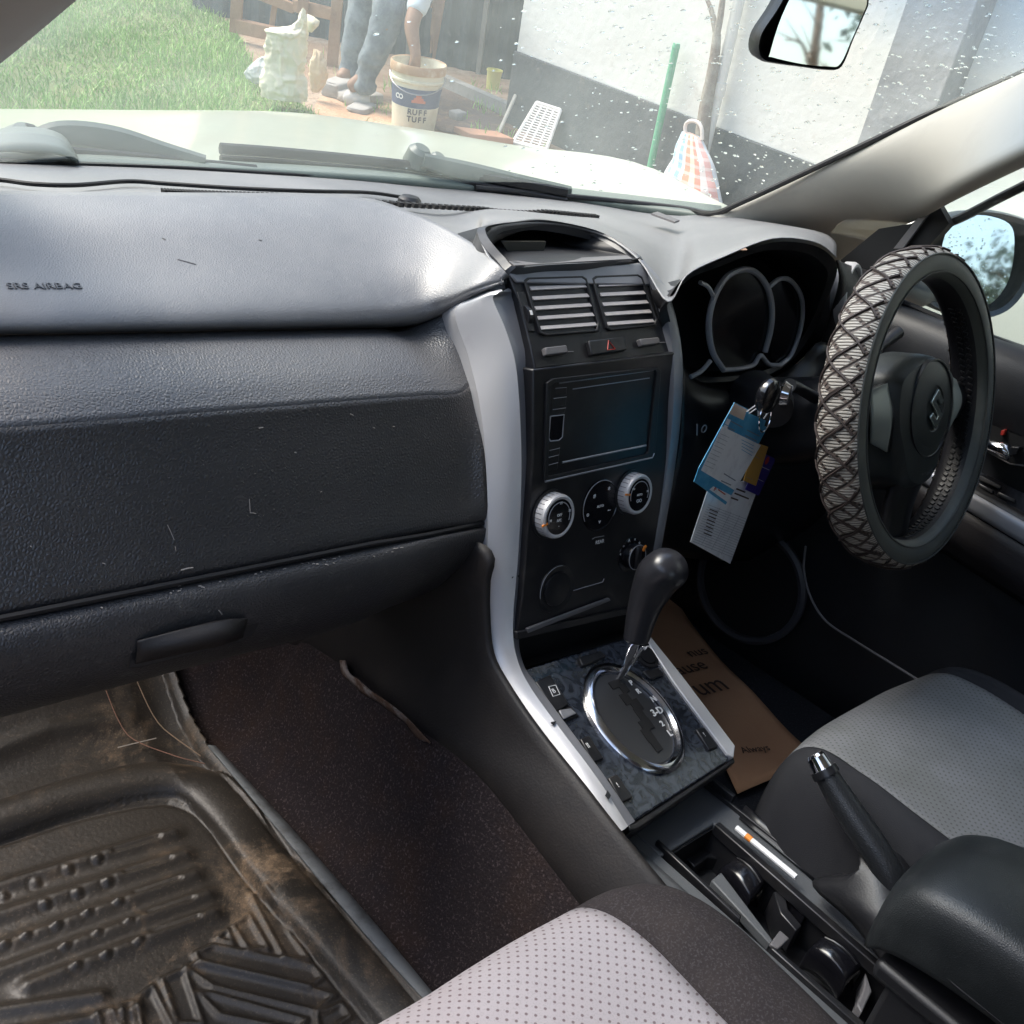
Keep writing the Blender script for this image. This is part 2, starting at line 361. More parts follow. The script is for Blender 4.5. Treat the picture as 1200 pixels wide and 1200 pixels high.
# black band along the glass edge
g = G()
edge = [(560, 223), (700, 236), (800, 247), (846, 252), (880, 238), (950, 202), (1030, 163), (1110, 126), (1200, 86), (1290, 42)]
ed = [K(a, b, c) for (a, b), c in zip(edge, [.855, .79, .67, .575, .51, .41, .31, .22, .12, .02])]
ed = [K(a-3, b-3, c-.006) for (a, b), c in zip([(560, 223), (700, 236), (800, 247), (838, 253)]+[(872, 240), (945, 206), (1025, 168), (1110, 128), (1200, 89), (1300, 40)], [.855, .79, .67, .575, .51, .41, .31, .22, .13, .03])]; g.tube(cat(ed, 5), .0050, 8); g.obj('windscreen_seal', BLK, car)
g = G(); g.tube(cat([K(a, b, c) for a, b, c in ((-90, 188, .765), (0, 189, .79), (100, 193, .825), (200, 197, .845), (300, 203, .855), (400, 209, .865), (490, 216, .875), (560, 222, .875), (640, 229, .872))], 5), .0038, 8); g.obj('windscreen_seal', VOID, car)
# ---- A pillars (beige trim), right one seen wide, left one in the corner
o = [(832, 256), (872, 240), (945, 206), (1025, 168), (1110, 128), (1200, 89), (1300, 40)]
i_ = [(900, 318), (985, 300), (1030, 262), (1080, 240), (1130, 212), (1200, 176), (1300, 128)]
xo = [.565, .50, .40, .30, .21, .12, .02]
g = G(); R0 = []; R1 = []; R2 = []; R3 = []
for (a, b), (c, d), yy in zip(o, i_, xo):
    p = K(a, b, yy+.01); q = K(c, d, yy-.10); m = p.lerp(q, .42)+V((-.028, -.02, .01)); R1.append(p); R2.append(m); R3.append(q); R0.append(p+(p-CP).normalized()*.03)
g.sgrid([R0, R1, [a.lerp(b, .35)+V((-.014, -.008, .010)) for a, b in zip(R1, R2)], R2, [a.lerp(b, .6)+V((-.006, -.004, 0)) for a, b in zip(R2, R3)], R3, [q+V((.05, .02, -.02)) for q in R3]], 5, 4)
pil = g.obj('pillar_trim', BEIGE, car, thick=.004)
g = G()
lo = [(-120, 160, .62), (-50, 113, .53), (0, 75, .46), (45, 38, .38), (90, 0, .30), (150, -50, .20), (230, -120, .05)]
rr = [K(a, b, y) for a, b, y in lo]
g.sgrid([[p+V((.0, .05, .0)) for p in rr], rr, [p+V((-.05, -.03, .01)) for p in rr], [p+V((-.11, -.03, .03)) for p in rr], [p+V((-.14, .06, .03)) for p in rr]], 4, 3)
PIL2 = BEIGE
g.obj('pillar_trim', PIL2, car, thick=.003)
# ---- wipers
def wiper(label, arm, blade, hub):
    a = G(); pts = cat([K(*p) for p in arm], 6); a.tube(pts, [.012+.006*sin(pi*k/(len(pts)-1)) for k in range(len(pts))], 8, squash=.6)
    WM = MATS.get('wiper_grey') or mat('wiper_grey', (.085, .105, .095), .42)
    o_ = a.obj('wiper', WM, car, label=label)
    b = G(); pts = cat([K(*p) for p in blade], 6); b.tube(pts, .0085, 8, squash=.6); b.tube([p+V((0, -.004, -.013)) for p in pts], .005, 6); b.obj('wiper_blade', BLK, o_)
    h = G(); 
    for px, py, d, r in hub: h.lathe(K(px, py, d), (0, -.4, 1), [(0, r*.9), (r*.6, r*.85), (r*.95, r*.5), (r, 0), (r*1.05, -r*.6)], 18)
    h.obj('pivot_cap', WM, o_)
wiper('wiper in front of the driver, lying low along the glass', [(495, 188, .88), (540, 200, .87), (600, 214, .85), (668, 226, .81)], [(258, 174, .92), (340, 180, .92), (470, 193, .90), (560, 207, .86), (664, 226, .80)], [(490, 184, .90, .022), (512, 188, .89, .014)])
wiper('wiper in front of the passenger seat', [(30, 170, .90), (70, 157, .90), (130, 163, .90), (190, 180, .89), (240, 192, .87)], [(60, 178, .88), (160, 186, .88), (300, 200, .87)], [(30, 172, .88, .028), (58, 178, .88, .02)])
g = G(); c = K(34, 160, .89)
for px, py, px2, py2 in ((22, 166, 30, 148), (30, 148, 40, 150), (40, 150, 44, 166), (28, 152, 42, 162)): g.tube([K(px, py, .88), K(px2, py2, .88)], .004, 6)
g.obj('washer_nozzle', BLK, car)
g = G(); g.sgrid([[K(-60, 186, .84), K(-10, 158, .86), K(30, 152, .86), K(70, 160, .86), K(88, 186, .84)], [K(-60, 191, .80), K(-10, 180, .80), K(30, 178, .80), K(70, 182, .80), K(90, 191, .80)]], 4, 3)
g.obj('wiper_hinge_cover', MATS['wiper_grey'], car, thick=.004)

# ================================================================ dashboard
dcols = [
 [(-90, 189, .76), (-90, 203, .69), (-90, 218, .60), (-90, 232, .50), (-90, 250, .53)],
 [(200, 198, .84), (200, 209, .74), (200, 222, .62), (200, 235, .50), (200, 250, .53)],
 [(400, 210, .86), (400, 220, .74), (400, 229, .62), (402, 238, .50), (402, 255, .53)],
 [(490, 217, .87), (480, 230, .74), (475, 243, .60), (480, 257, .44), (480, 275, .47)],
 [(545, 221, .87), (530, 238, .72), (525, 258, .54), (540, 288, .35), (540, 305, .37)],
 [(580, 224, .87), (565, 238, .70), (556, 262, .50), (586, 326, .265), (590, 335, .285)],
 [(600, 226, .87), (590, 240, .68), (575, 252, .50), (563, 268, .34), (575, 290, .36)],
 [(640, 229, .87), (640, 240, .70), (640, 250, .52), (636, 259, .375), (636, 266, .375)],
 [(700, 235, .86), (700, 247, .68), (700, 260, .50), (700, 271, .365), (700, 278, .37)],
 [(750, 241, .82), (752, 258, .62), (752, 280, .44), (748, 301, .29), (748, 308, .31)],
 [(790, 245, .74), (795, 265, .55), (792, 305, .36), (783, 350, .205), (783, 351, .208)],
 [(808, 247, .685), (816, 265, .51), (815, 292, .34), (806, 320, .2045), (806, 321, .208)],
 [(830, 249, .62), (845, 265, .46), (850, 285, .32), (848, 300, .20), (848, 301, .203)],
 [(850, 252, .56), (880, 262, .42), (900, 270, .30), (905, 279, .19), (905, 280, .193)],
 [(866, 255, .53), (920, 264, .40), (950, 271, .29), (955, 283, .18), (955, 284, .183)],
 [(890, 262, .48), (955, 270, .38), (978, 282, .28), (980, 300, .18), (980, 301, .183)]]
g = G(); g.sgrid([[K(*p) for p in c] for c in dcols], 4, 5)
DS = Surf(g)
dash = g.obj('dashboard', TOPD, car, thick=.0012, label='black grained dashboard, top lightened with painted sky sheen, running the full width of the car')
# defroster slot + bright dust line along the glass
g = G()
pts = [K(a, b, d) for a, b, d in ((100, 224, .64), (200, 226, .63), (330, 231, .62), (440, 238, .61), (560, 246, .58), (690, 253, .57))]
pts = cat([DS.hit(a, b, .0005) for a, b in ((190, 226), (250, 229), (330, 232), (440, 239), (560, 246), (640, 250), (700, 255))], 16)
for i in range(0, len(pts)-1): g.box((pts[i]+pts[i+1])/2+V((0, 0, .001)), ((pts[i+1]-pts[i]).length*.62, .010, .006), pts[i+1]-pts[i], (0, 1, .02))
g.obj('defroster_grille', VOID, dash)
g = G(); g.prism([K(763, 252, .56), K(790, 262, .50), K(796, 260, .51), K(770, 250, .57)], (0, 0, .003)); g.obj('defroster_mark', GREY, dash)
# airbag cover
ccol = [
 [(-110, 229, .52), (-110, 265, .46), (-110, 320, .40), (-110, 362, .355), (-110, 384, .338), (-110, 396, .338), (-110, 402, .36)],
 [(150, 231, .52), (150, 265, .46), (150, 318, .40), (150, 358, .355), (150, 380, .338), (150, 391, .338), (150, 396, .36)],
 [(400, 234, .505), (400, 265, .45), (400, 316, .39), (400, 354, .352), (400, 374, .338), (400, 385, .338), (400, 390, .36)],
 [(480, 254, .45), (478, 278, .415), (474, 318, .37), (472, 350, .345), (472, 369, .333), (474, 381, .333), (476, 387, .352)],
 [(540, 284, .36), (530, 304, .345), (520, 328, .33), (512, 350, .32), (510, 362, .318), (513, 371, .318), (516, 376, .34)],
 [(574, 310, .285), (566, 320, .283), (558, 330, .281), (552, 339, .279), (550, 345, .279), (552, 351, .279), (556, 355, .30)],
 [(590, 326, .262), (589, 328, .262), (588, 330, .262), (587, 332, .262), (586, 334, .262), (586, 336, .262), (588, 338, .28)]]
g = G(); g.sgrid([[K(*p)+V((0, -.004, .006)) for p in c] for c in ccol], 6, 5)
AS = Surf(g)
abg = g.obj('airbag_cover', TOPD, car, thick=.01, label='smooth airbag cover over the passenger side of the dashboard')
pa, pb, pm_ = AS.hit(20, 336), AS.hit(86, 336), AS.hit(53, 336); pu_, pd_ = AS.hit(53, 331), AS.hit(53, 341)
text('airbag_lettering', 'SRS AIRBAG', pm_+(pb-pa).cross(pu_-pd_).normalized()*.0006, pb-pa, pu_-pd_, .0115, EMB, abg, .0005)
for a in ((190, 279, 194, 281), (208, 304, 230, 310), (303, 281, 307, 282)):
    g = G()
    d = .415 if a[1] > 300 else .44
    g.tube([AS.hit(a[0], a[1], 0), AS.hit(a[2], a[3], 0)], .0007, 5); g.obj('scratch', GREY, abg)
# lower front panel with crease
prof = [(.350, 1.120), (.325, 1.119), (.298, 1.112), (.270, 1.100), (.247, 1.084), (.238, 1.062), (.223, 1.030), (.205, .990), (.190, .957), (.205, .953)]
ends = [(556, 352, .30), (541, 372, .308), (542, 395, .297), (547, 425, .28), (553, 450, .262), (560, 475, .245), (567, 522, .215), (571, 575, .193), (572, 606, .187), (574, 611, .2)]
g = G(); cols = [[V((x, a, b)) for a, b in prof] for x in (-1.05, -.75, -.5, -.3)]
cols.append([V((-.215, a-.001, b)) for a, b in prof]); cols.append([V((-.172, a-.001, b-.001)) for a, b in prof]); cols.append([K(a, b, c) for a, b, c in ends])
g.sgrid([c[4:] for c in cols], 4, 5); LS = Surf(g)
lowp = g.obj('lower_dash_panel', PAD, car, thick=.004, label='grained lower dashboard panel, dark with water stains, in front of the passenger seat')
g = G(); g.sgrid([c[:5] for c in cols], 4, 5); g.obj('sheen_shelf', SHELF, lowp, thick=.004)
g = G()
for a, b, c, d in ((302, 495, 296, 560), (318, 490, 322, 555), (365, 500, 372, 590), (243, 500, 246, 524)):
    pass
rs_ = random.Random(3); FLK = mat('pale_fleck', (.32, .29, .26), .8)
def fleck(S, px, py, dx, dy, r, par):
    a, b = S.hit(px, py, .0004), S.hit(px+dx, py+dy, .0004)
    if a is None or b is None or (a-b).length > .03: return
    g = G(); g.tube([a, a.lerp(b, .5)+V((0, 0, .0003)), b], r, 4); g.obj('scuff', FLK, par)
for a in ((292, 585, 1, 16, .0004), (293, 601, 7, 1, .0004), (196, 615, 8, 18, .0004), (212, 668, 14, -3, .0007), (303, 502, 5, -1, .0006), (345, 530, 2, 1, .0006), (375, 577, 2, -1, .0006), (410, 485, 4, 2, .0005), (437, 501, 2, 1, .0006), (460, 500, 2, 0, .0006), (120, 660, 3, 1, .0004), (35, 640, 2, 1, .0005), (205, 640, 1, 6, .0003)): fleck(LS, *a, lowp)
# glove box lid below the seam
gp = [(.189, .953), (.176, .945), (.170, .925), (.172, .895), (.184, .868), (.205, .848), (.240, .838), (.33, .84)]
ge = [(566, 614, .20), (570, 618, .186), (573, 622, .184), (575, 628, .184), (575, 634, .186), (574, 640, .19), (572, 645, .2), (560, 652, .24)]
g1 = [(500, 627, .19), (502, 634, .179), (505, 650, .174), (508, 665, .178), (508, 677, .187), (505, 688, .205), (495, 697, .235), (470, 700, .33)]
g = G(); cols = [[V((x, a, b)) for a, b in gp] for x in (-1.05, -.7, -.45, -.31)]
cols.append([K(a, b, c) for a, b, c in g1]); cols.append([K(a, b, c) for a, b, c in ge])
g.sgrid(cols, 4, 6); GS = Surf(g)
glo = g.obj('glove_box', DASH, car, thick=.003, label='glove box lid with a scooped pull handle')
g = G(); g.tube([V((-1.0, .1865, .956)), V((-.3, .1865, .956)), K(500, 627, .185), K(566, 613, .19)], .0028, 6); g.obj('seam_shadow_gap', VOID, glo)
for k in range(26):
    px = rs_.uniform(190, 470); fleck(GS, px, 718-.186*px+rs_.uniform(5, 12)+3, rs_.uniform(1, 4), rs_.uniform(-1, 1), rs_.uniform(.0003, .0008), glo)
for a in ((118, 712, 2, 1, .0007), (256, 715, 4, 5, .0005), (495, 625, 1, 12, .0008), (60, 712, 2, 0, .0004)): fleck(GS, *a, glo)
GP = PL((0, .171, .90), (1, 0, 0), (0, .03, 1))
g = G()   # pull handle: a lip standing out over a scooped recess
hp = [(150, 760), (168, 748), (250, 728), (292, 722), (304, 726), (296, 742), (280, 752), (160, 782), (148, 782)]
g.prism([GP.hit(a, b, -.002) for a, b in hp], GP.n*.003); g.obj('handle_recess', BLK, glo, bevel=.002)
g = G(); g.sgrid([[GP.hit(160, 750, .002), GP.hit(215, 738, .008), GP.hit(262, 728, .009), GP.hit(288, 724, .004)], [GP.hit(160, 764, .004), GP.hit(215, 753, .016), GP.hit(262, 743, .019), GP.hit(284, 736, .006)], [GP.hit(158, 775, .002), GP.hit(215, 762, .012), GP.hit(264, 752, .013), GP.hit(282, 745, .002)]], 5, 5)
g.obj('handle', SIDE, glo, thick=.003)

# ================================================================ console side, carpet, floor
tp = [(566, 652, -.1575), (566, 684, -.156), (567, 720, -.154), (573, 768, -.153), (593, 806, -.152), (629, 858, -.152), (681, 922, -.152), (723, 976, -.152), (800, 1070, -.147), (900, 1200, -.147)]
bt = [(330, 740, -.185), (362, 752, -.185), (395, 772, -.185), (418, 788, -.185), (440, 806, -.185), (480, 842, -.185), (560, 902, -.185), (650, 1015, -.185), (730, 1120, -.185), (840, 1260, -.185)]
g = G(); A_ = [Q(a, b, x=x) for a, b, x in tp]; B_ = [Q(a, b, x=x) for a, b, x in bt]
A_ = [V((-.178, .45, .90)), V((-.166, .24, .92))]+A_; B_ = [V((-.2, .95, .80)), V((-.19, .70, .72))]+B_
A_ = A_[:2]+A_[2:]
g.sgrid([[p+V((.001, .02, -.004)) for p in A_], A_, [a.lerp(b, .5)+V((-.006, 0, 0)) for a, b in zip(A_, B_)], B_, [p+V((.01, 0, -.03)) for p in B_]], 4, 4)
cside = g.obj('console_side_panel', SIDE, car, thick=.003)
g = G(); g.tube(cat([Q(488, 836, x=-.180), Q(530, 822, x=-.171), Q(590, 802, x=-.152)], 5), .0012, 5); g.obj('panel_seam', VOID, cside)
SP_ = [Q(a, b, x=-.168) for a, b in ((560, 905), (588, 896), (640, 935), (740, 1060), (700, 1040), (640, 985))]
# carpet: tunnel side, floor, toe board
g = G()
c0 = [V((-.2, .98, .82)), V((-.19, .72, .73))]+[Q(a, b, x=x)+V((.004, 0, .006)) for a, b, x in bt]
rows = [c0]
def fl(y): return .488+max(0, y-.56)**1.25*.95
for t, xo_ in ((.35, -.205), (.7, -.225), (1, -.262)):
    rows.append([V((xo_-(.02 if p.y > .5 else 0), p.y, p.z+(fl(p.y)-p.z)*t+.01*(1-t))) for p in c0])
for x in (-.36, -.6, -.9): rows.append([V((x, p.y, fl(p.y)-.004)) for p in c0])
g.sgrid(rows, 4, 5); carp = g.obj('carpet', CARPET, car, thick=.003, label='dusty dark brown carpet of the passenger footwell')
# torn edge
FOAM = mat('torn_felt', (.10, .055, .035), .95, grain=(200, 1, 'noise'), var=(40, (.26, .22, .20), .45, .6))
te = [(401, 773), (404, 790), (415, 800), (428, 812), (446, 822), (462, 834), (478, 846), (490, 862), (500, 868)]
ti = [(408, 776), (414, 788), (425, 795), (440, 808), (456, 820), (472, 832), (484, 845), (497, 857), (508, 872)]
g = G(); g.sgrid([[Q(a, b, x=-.19)+V((-.004, 0, .0)) for a, b in te], [Q((a+c)/2, (b+d)/2, x=-.198) for (a, b), (c, d) in zip(te, ti)], [Q(a*.6+c*.4, b*.6+d*.4, x=-.192) for (c, d), (a, b) in zip(te, ti)]], 4, 3)
g.obj('torn_carpet_edge', FOAM, carp, thick=.002)
# driver side floor
g = G(); g.sgrid([[V((x, y, .488+max(0, y-.5)**1.25*.9)) for y in (-.6, -.2, .1, .4, .6, .8, .98)] for x in (.06, .2, .4, .68, .76)], 3, 4)
carp2 = g.obj('carpet', CARPET2, car, thick=.003, label='near-black carpet of the driver footwell')
g = G(); g.sgrid([[V((.097, y, .66)) for y in (-.5, 0, .4, .9)], [V((.11, y, .64)) for y in (-.5, 0, .4, .9)], [V((.14, y, .49)) for y in (-.5, 0, .4, .9)]], 3, 3)
g.obj('carpet', CARPET2, car, thick=.003, label='dark carpet up the side of the console')
g = G(); g.box((.72, .45, .78), (.05, .75, .62)); g.box((.40, .55, .80), (.60, .02, .50)); g.obj('kick_panel', SIDE, car)

# ================================================================ rubber floor mat (height field)
import numpy as np
MZ = .500
def mxy(px, py): p = Q(px, py, z=MZ); return np.array((p.x, p.y))
edge_r = [mxy(*p) for p in ((150, 700), (172, 760), (196, 800), (246, 886), (330, 978), (420, 1082), (476, 1150), (540, 1230), (640, 1370))]
step = .0022
xs = np.arange(-1.02, -.262, step); ys = np.arange(-.22, .74, step)
X, Y = np.meshgrid(xs, ys, indexing='ij')
def pdist(pts, closed=False):
    D = np.full(X.shape, 9.); pts = [np.array(p) for p in pts]
    if closed: pts = pts+[pts[0]]
    for a, b in zip(pts[:-1], pts[1:]):
        ab = b-a; t = np.clip(((X-a[0])*ab[0]+(Y-a[1])*ab[1])/(ab@ab+1e-12), 0, 1)
        D = np.minimum(D, np.hypot(X-a[0]-t*ab[0], Y-a[1]-t*ab[1]))
    return D
er = np.array(edge_r)[np.argsort(np.array(edge_r)[:, 1])]
XE = np.interp(Y, er[:, 1], er[:, 0])                    # right edge of the mat at each y
de = XE-X
H = np.zeros(X.shape)
H += .016*np.clip(1-de/.014, 0, 1)**.5*(de > 0)           # standing outer lip
rim_px = smooth_px([(-120, 1003), (0, 963), (100, 931), (185, 915), (232, 922), (268, 955), (306, 1008), (380, 1092), (465, 1192), (560, 1310)], 5)
rim = pdist([mxy(*p) for p in rim_px]); 
g_ = lambda d, w_: np.exp(-(d/w_)**2)
H += .020*np.clip(1-(rim/.030)**2, 0, 1)**.6
inner_px = [mxy(a+(-14 if a > 200 else 0)*1.0, b+26) for a, b in rim_px]
H -= .004*g_(pdist(inner_px), .004)
for a, b, c, d in ((-70, 1062, 204, 978), (-70, 1098, 217, 1003), (-70, 1138, 228, 1027), (-70, 1168, 243, 1050), (33, 1157, 250, 1072)):
    pd = pdist([mxy(a, b), mxy(c, d)]); H += .0075*g_(pd, .0095)
    pd = pdist([mxy(c-70, d+22), mxy(c-18, d+6)]); H -= .004*g_(pd, .0025)
for px, py in ((80, 1022), (114, 1010), (42, 1037), (53, 1063), (91, 1050), (126, 1037), (66, 1088), (102, 1073), (138, 1060), (76, 1112), (113, 1096), (150, 1082), (89, 1135), (124, 1122), (162, 1106), (4, 1052), (30, 1100), (5, 1110)):
    p = mxy(px, py); d = np.hypot(X-p[0], Y-p[1]); H += .0032*g_(d, .0042)-.0010*g_(d-.0075, .0018)
def Z1(px, py): return (px/2.4, py/2.4+780)
blocks = [[(550, 812), (600, 790), (880, 848), (908, 880), (870, 905), (560, 835)], [(520, 850), (560, 842), (880, 915), (940, 930), (890, 975), (600, 905)], [(560, 925), (590, 925), (700, 955), (860, 1000), (840, 1030), (620, 985)],
 [(655, 735), (700, 705), (755, 800), (700, 800)], [(705, 650), (740, 640), (870, 830), (800, 825)], [(455, 885), (520, 860), (570, 1010), (500, 1010)], [(390, 935), (430, 905), (490, 1030), (400, 1030)], [(340, 960), (375, 950), (400, 1040), (350, 1040)], [(270, 985), (310, 970), (340, 1040), (290, 1040)], [(890, 985), (960, 955), (985, 990), (900, 1050)], [(610, 770), (640, 745), (655, 785)]]
for bl in blocks:
    pts = [mxy(*Z1(*p)) for p in bl]; pd = pdist(pts, True); H += .0042*g_(pd, .0032)
for px0, px1 in (((-40, 1192), (118, 1168)), ((-40, 1224), (160, 1186))): H += .006*g_(pdist([mxy(*px0), mxy(*px1)]), .007)
# toe flap rising forward and a crease in it
ty = np.clip(Y-.50, 0, None); H += ty**1.3*.85
H += .006*g_(pdist([mxy(-40, 905), mxy(60, 868), mxy(150, 850)]), .012)
# long side walls fall outward of the rim
side = np.clip((de-.014)/.05, 0, 1); H += -.004*np.sin(side*np.pi)
dirt = g_(pdist([mxy(300, 1020), mxy(268, 1060), mxy(230, 1090), mxy(180, 1150)]), .055)+.9*g_(pdist([mxy(*p) for p in ((140, 895), (215, 893), (60, 925))]), .03)+.6*g_(pdist([mxy(120, 860), mxy(200, 880)]), .04)+.7*g_(pdist([mxy(300, 1000), mxy(330, 1050), mxy(420, 1160)]), .02)
ok = de > 0
idx = -np.ones(X.shape, int); idx[ok] = np.arange(ok.sum())
vv = np.stack([X[ok], Y[ok], MZ+H[ok]], 1); q = np.stack([idx[:-1, :-1], idx[1:, :-1], idx[1:, 1:], idx[:-1, 1:]], -1).reshape(-1, 4); q = q[(q >= 0).all(1)]
me = bpy.data.meshes.new('rubber_floor_mat'); bb = V((-.6, .2, MZ)); me.from_pydata((vv-np.array(bb)).tolist(), [], q.tolist()); me.update()
at = me.attributes.new('dirt', 'FLOAT', 'POINT'); at.data.foreach_set('value', np.clip(dirt[ok], 0, 1.2).astype(np.float32))
me.polygons.foreach_set('use_smooth', np.ones(len(q), bool)); me.materials.append(RUBM)
mato = bpy.data.objects.new('rubber_floor_mat', me); COL.objects.link(mato); mato.matrix_world = CARM@Matrix.Translation(bb)
_set(mato, 'muddy black moulded rubber mat with ribs lying in the passenger footwell', 'floor mat')
md = mato.modifiers.new('t', 'SOLIDIFY'); md.thickness = .003; md.offset = -1
BASE[mato.name] = bb; FR[mato.name] = 'car'
g = G(); LIPG = mat('worn_rubber_edge', (.13, .14, .145), .6, var=(30, (.06, .06, .06), .5, .7))
ep = [V((p[0]+.001, p[1], MZ+.010)) for p in er if -.1 < p[1] < .46]
ep = cat(ep, 5); n_ = len(ep)
g.grid([[p+V((-.006-.010*sin(pi*i/(n_-1)), 0, .009)) for i, p in enumerate(ep)], [p+V((.004, 0, .004)) for p in ep], [p+V((.006, 0, -.012)) for p in ep]])
g.obj('worn_edge', LIPG, mato, thick=.002)
# dry stalks on the mat
for k, (a, lab) in enumerate(((((116, 818), (150, 862), (200, 884), (240, 895)), 'long reddish dry stalk bent across the front of the rubber mat'), (((152, 808), (185, 848), (235, 886)), 'straight dry stalk beside the mat edge under the glove box'), (((138, 876), (183, 865)), 'short pale straw lying crosswise on the rubber mat'))):
    g = G(); pts = cat([Q(px, py, z=MZ+.012)for px, py in a], 6); 
    for p in pts: p.z = MZ+.012+max(0, p.y-.5)**1.3*.85
    g.tube(pts, .0008, 5)
    g.obj('dry_stalk', mat('straw_%d' % k, ((.17, .09, .06), (.20, .14, .09), (.36, .32, .27))[k], .8), None, frame='car', base=pts[0], label=lab, cat_='dry stalk', group='dry stalks on the rubber mat')
# ================================================================ centre stack
X1 = V((1, 0, 0))
SPL = PL((0, .195, 1.125), X1, (0, .073, .315))
VPL = PL((0, .262, 1.205), X1, (0, .068, .082))
GPL = PL((0, .11, .787), X1, (0, .18, .069))
def pl(P, pts, h=0): return [P.hit(a, b, h) for a, b in pts]
def plate(name, P, pts, h0, h1, m, parent, bevel=.0006, label=None):
    g = G(); g.prism(pl(P, pts, h1), -P.n*(h1-h0)); return g.obj(name, m, parent, bevel=bevel, label=label)
def outline(P, pts, r, h=0, closed=True, n=6):
    g = G(); q = pl(P, pts, h)
    if closed: q = q+[q[0]]
    g.tube(q, r, n); return g
# centre display hood: bezel, cavity and the small display
inn = [(571, 277), (574, 270), (600, 266), (640, 265), (690, 275), (722, 292), (740, 304), (700, 307), (640, 310), (604, 313), (592, 303), (580, 289)]
out = [(561, 277), (563, 266), (600, 260), (638, 257), (700, 270), (736, 290), (751, 305), (700, 313), (640, 317), (598, 319), (582, 305), (568, 290)]
dy = [.325, .34, .36, .368, .362, .32, .288, .268, .264, .262, .285, .305]
g = G(); ro = [K(a, b, d) for (a, b), d in zip(out, dy)]; ri = [K(a, b, d+.004) for (a, b), d in zip(inn, dy)]
ro_ = cat(ro, 4, True); ri_ = cat(ri, 4, True)
g.grid([[p+V((0, .003, -.014)) for p in ro_], ro_, [a.lerp(b, .5)+V((0, -.004, .004)) for a, b in zip(ro_, ri_)], ri_], close_u=True)
hood = g.obj('display_hood', mat('hood_rim', (.045, .046, .05), .34), car, label='grey-rimmed display recess on top of the centre stack')
cvm = sum(ri, V())/len(ri)
g = G(); bk = [DS.under(V((cvm.x+(p.x-cvm.x)*.85, max(p.y, .30)+.085, cvm.z-.012+(p.z-cvm.z)*.9))) for p in ri_]
g.grid([ri_, [DS.under(a.lerp(b, .25)) for a, b in zip(ri_, bk)], [DS.under(a.lerp(b, .5)) for a, b in zip(ri_, bk)], [DS.under(a.lerp(b, .75)) for a, b in zip(ri_, bk)], bk], close_u=True); g.f.append(tuple(len(g.v)-len(bk)+i for i in range(len(bk)))); g.obj('recess', BLK, hood)
g = G(); g.prism([K(588, 283, .345), K(640, 283, .345), K(636, 299, .345), K(597, 298, .345)], (0, .003, 0))
DISP = mat('display_face', (.05, .05, .042), .25); g.obj('display', DISP, hood)
g = G(); g.prism([K(596, 306, .30), K(735, 299, .30), K(741, 303, .272), K(603, 311, .272)], (0, 0, -.004)); g.obj('dusty_ledge', GREY, hood)

# vent block
vs = plate('vent_surround', VPL, [(594, 319), (751, 307), (771, 330), (782, 354), (793, 408), (794, 413), (627, 433), (622, 405), (608, 350)], -.03, .000, SAT, car, .002, 'black vent panel with paired air vents at the top of the centre stack')
plate('top_band', VPL, [(597, 320), (750, 308), (766, 326), (770, 334), (606, 331)], -.001, .0025, SLV2, vs, .0015)
def vent(pts, ns, thumb, lab):
    o_ = G(); c = pl(VPL, pts, .003)
    n = len(c)
    ins = [sum(c, V())/n+(p-sum(c, V())/n)*.93 for p in c]
    o_.grid([[p-VPL.n*.005 for p in c], c, ins, [p-VPL.n*.012 for p in ins]], close_u=True)
    v = o_.obj('air_vent', BLK, car, bevel=.0008, label=lab)
    b = G(); b.prism([p-VPL.n*.009 for p in ins], -VPL.n*.002); b.obj('vent_back', VOID, v)
    tl, tr, br, bl = [c[i] for i in (0, n//4, n//2, 3*n//4)]
    tl, tr, br, bl = pl(VPL, vent.q, .001)
    for k in range(ns):
        t0 = (k+.10)/ns; t1 = (k+.80)/ns
        a = tl.lerp(bl, t0); b_ = tr.lerp(br, t0); c_ = tr.lerp(br, t1); d = tl.lerp(bl, t1)
        s = G(); s.prism([a-VPL.n*.0025, b_-VPL.n*.0025, c_+VPL.n*.0012, d+VPL.n*.0012], (0, .001, -.0015)); s.obj('vent_slat', SLAT, v, bevel=.0004)
    return v
vent.q = [(620, 331), (685, 328), (700, 384), (634, 389)]
v1 = vent([(614, 328), (618, 325), (683, 323), (688, 326), (704, 380), (702, 388), (640, 393), (633, 390)], 5, 0, 'left air vent of the pair above the radio, slats tilted down')
vent.q = [(700, 327), (750, 325), (768, 380), (713, 384)]
v2 = vent([(694, 326), (698, 323), (748, 321), (753, 324), (772, 376), (770, 381), (716, 387), (711, 384)], 5, 0, 'right air vent of the pair above the radio, nearer the driver')
for a, b, c, d, lab in ((609, 348, 626, 388, 'left'), (762, 332, 778, 374, 'right')):
    w_ = 7 if lab == 'left' else 6
    o_ = plate('vent_wheel_slot', VPL, [(a-3, b-6), (a+w_-1, b-6), (c+1, d), (c-w_+1, d)], .0, .002, BLK, vs)
    p0 = VPL.hit(a+w_/2+2, b+12, .001); p1 = VPL.hit(c-w_/2+1-2, d-10, .001)
    m = (p0+p1)/2; ax = X1
    g = G(); g.lathe(m-VPL.n*.006, ax, [(0, -.003), (.012, -.003), (.0125, 0), (.012, .003), (0, .003)], 24); g.obj('thumb_wheel', SAT, o_)
    g = G(); g.box(m+VPL.n*.0064, (.003, .005, .001), X1, VPL.ey); g.obj('tick_mark', WHT, o_)
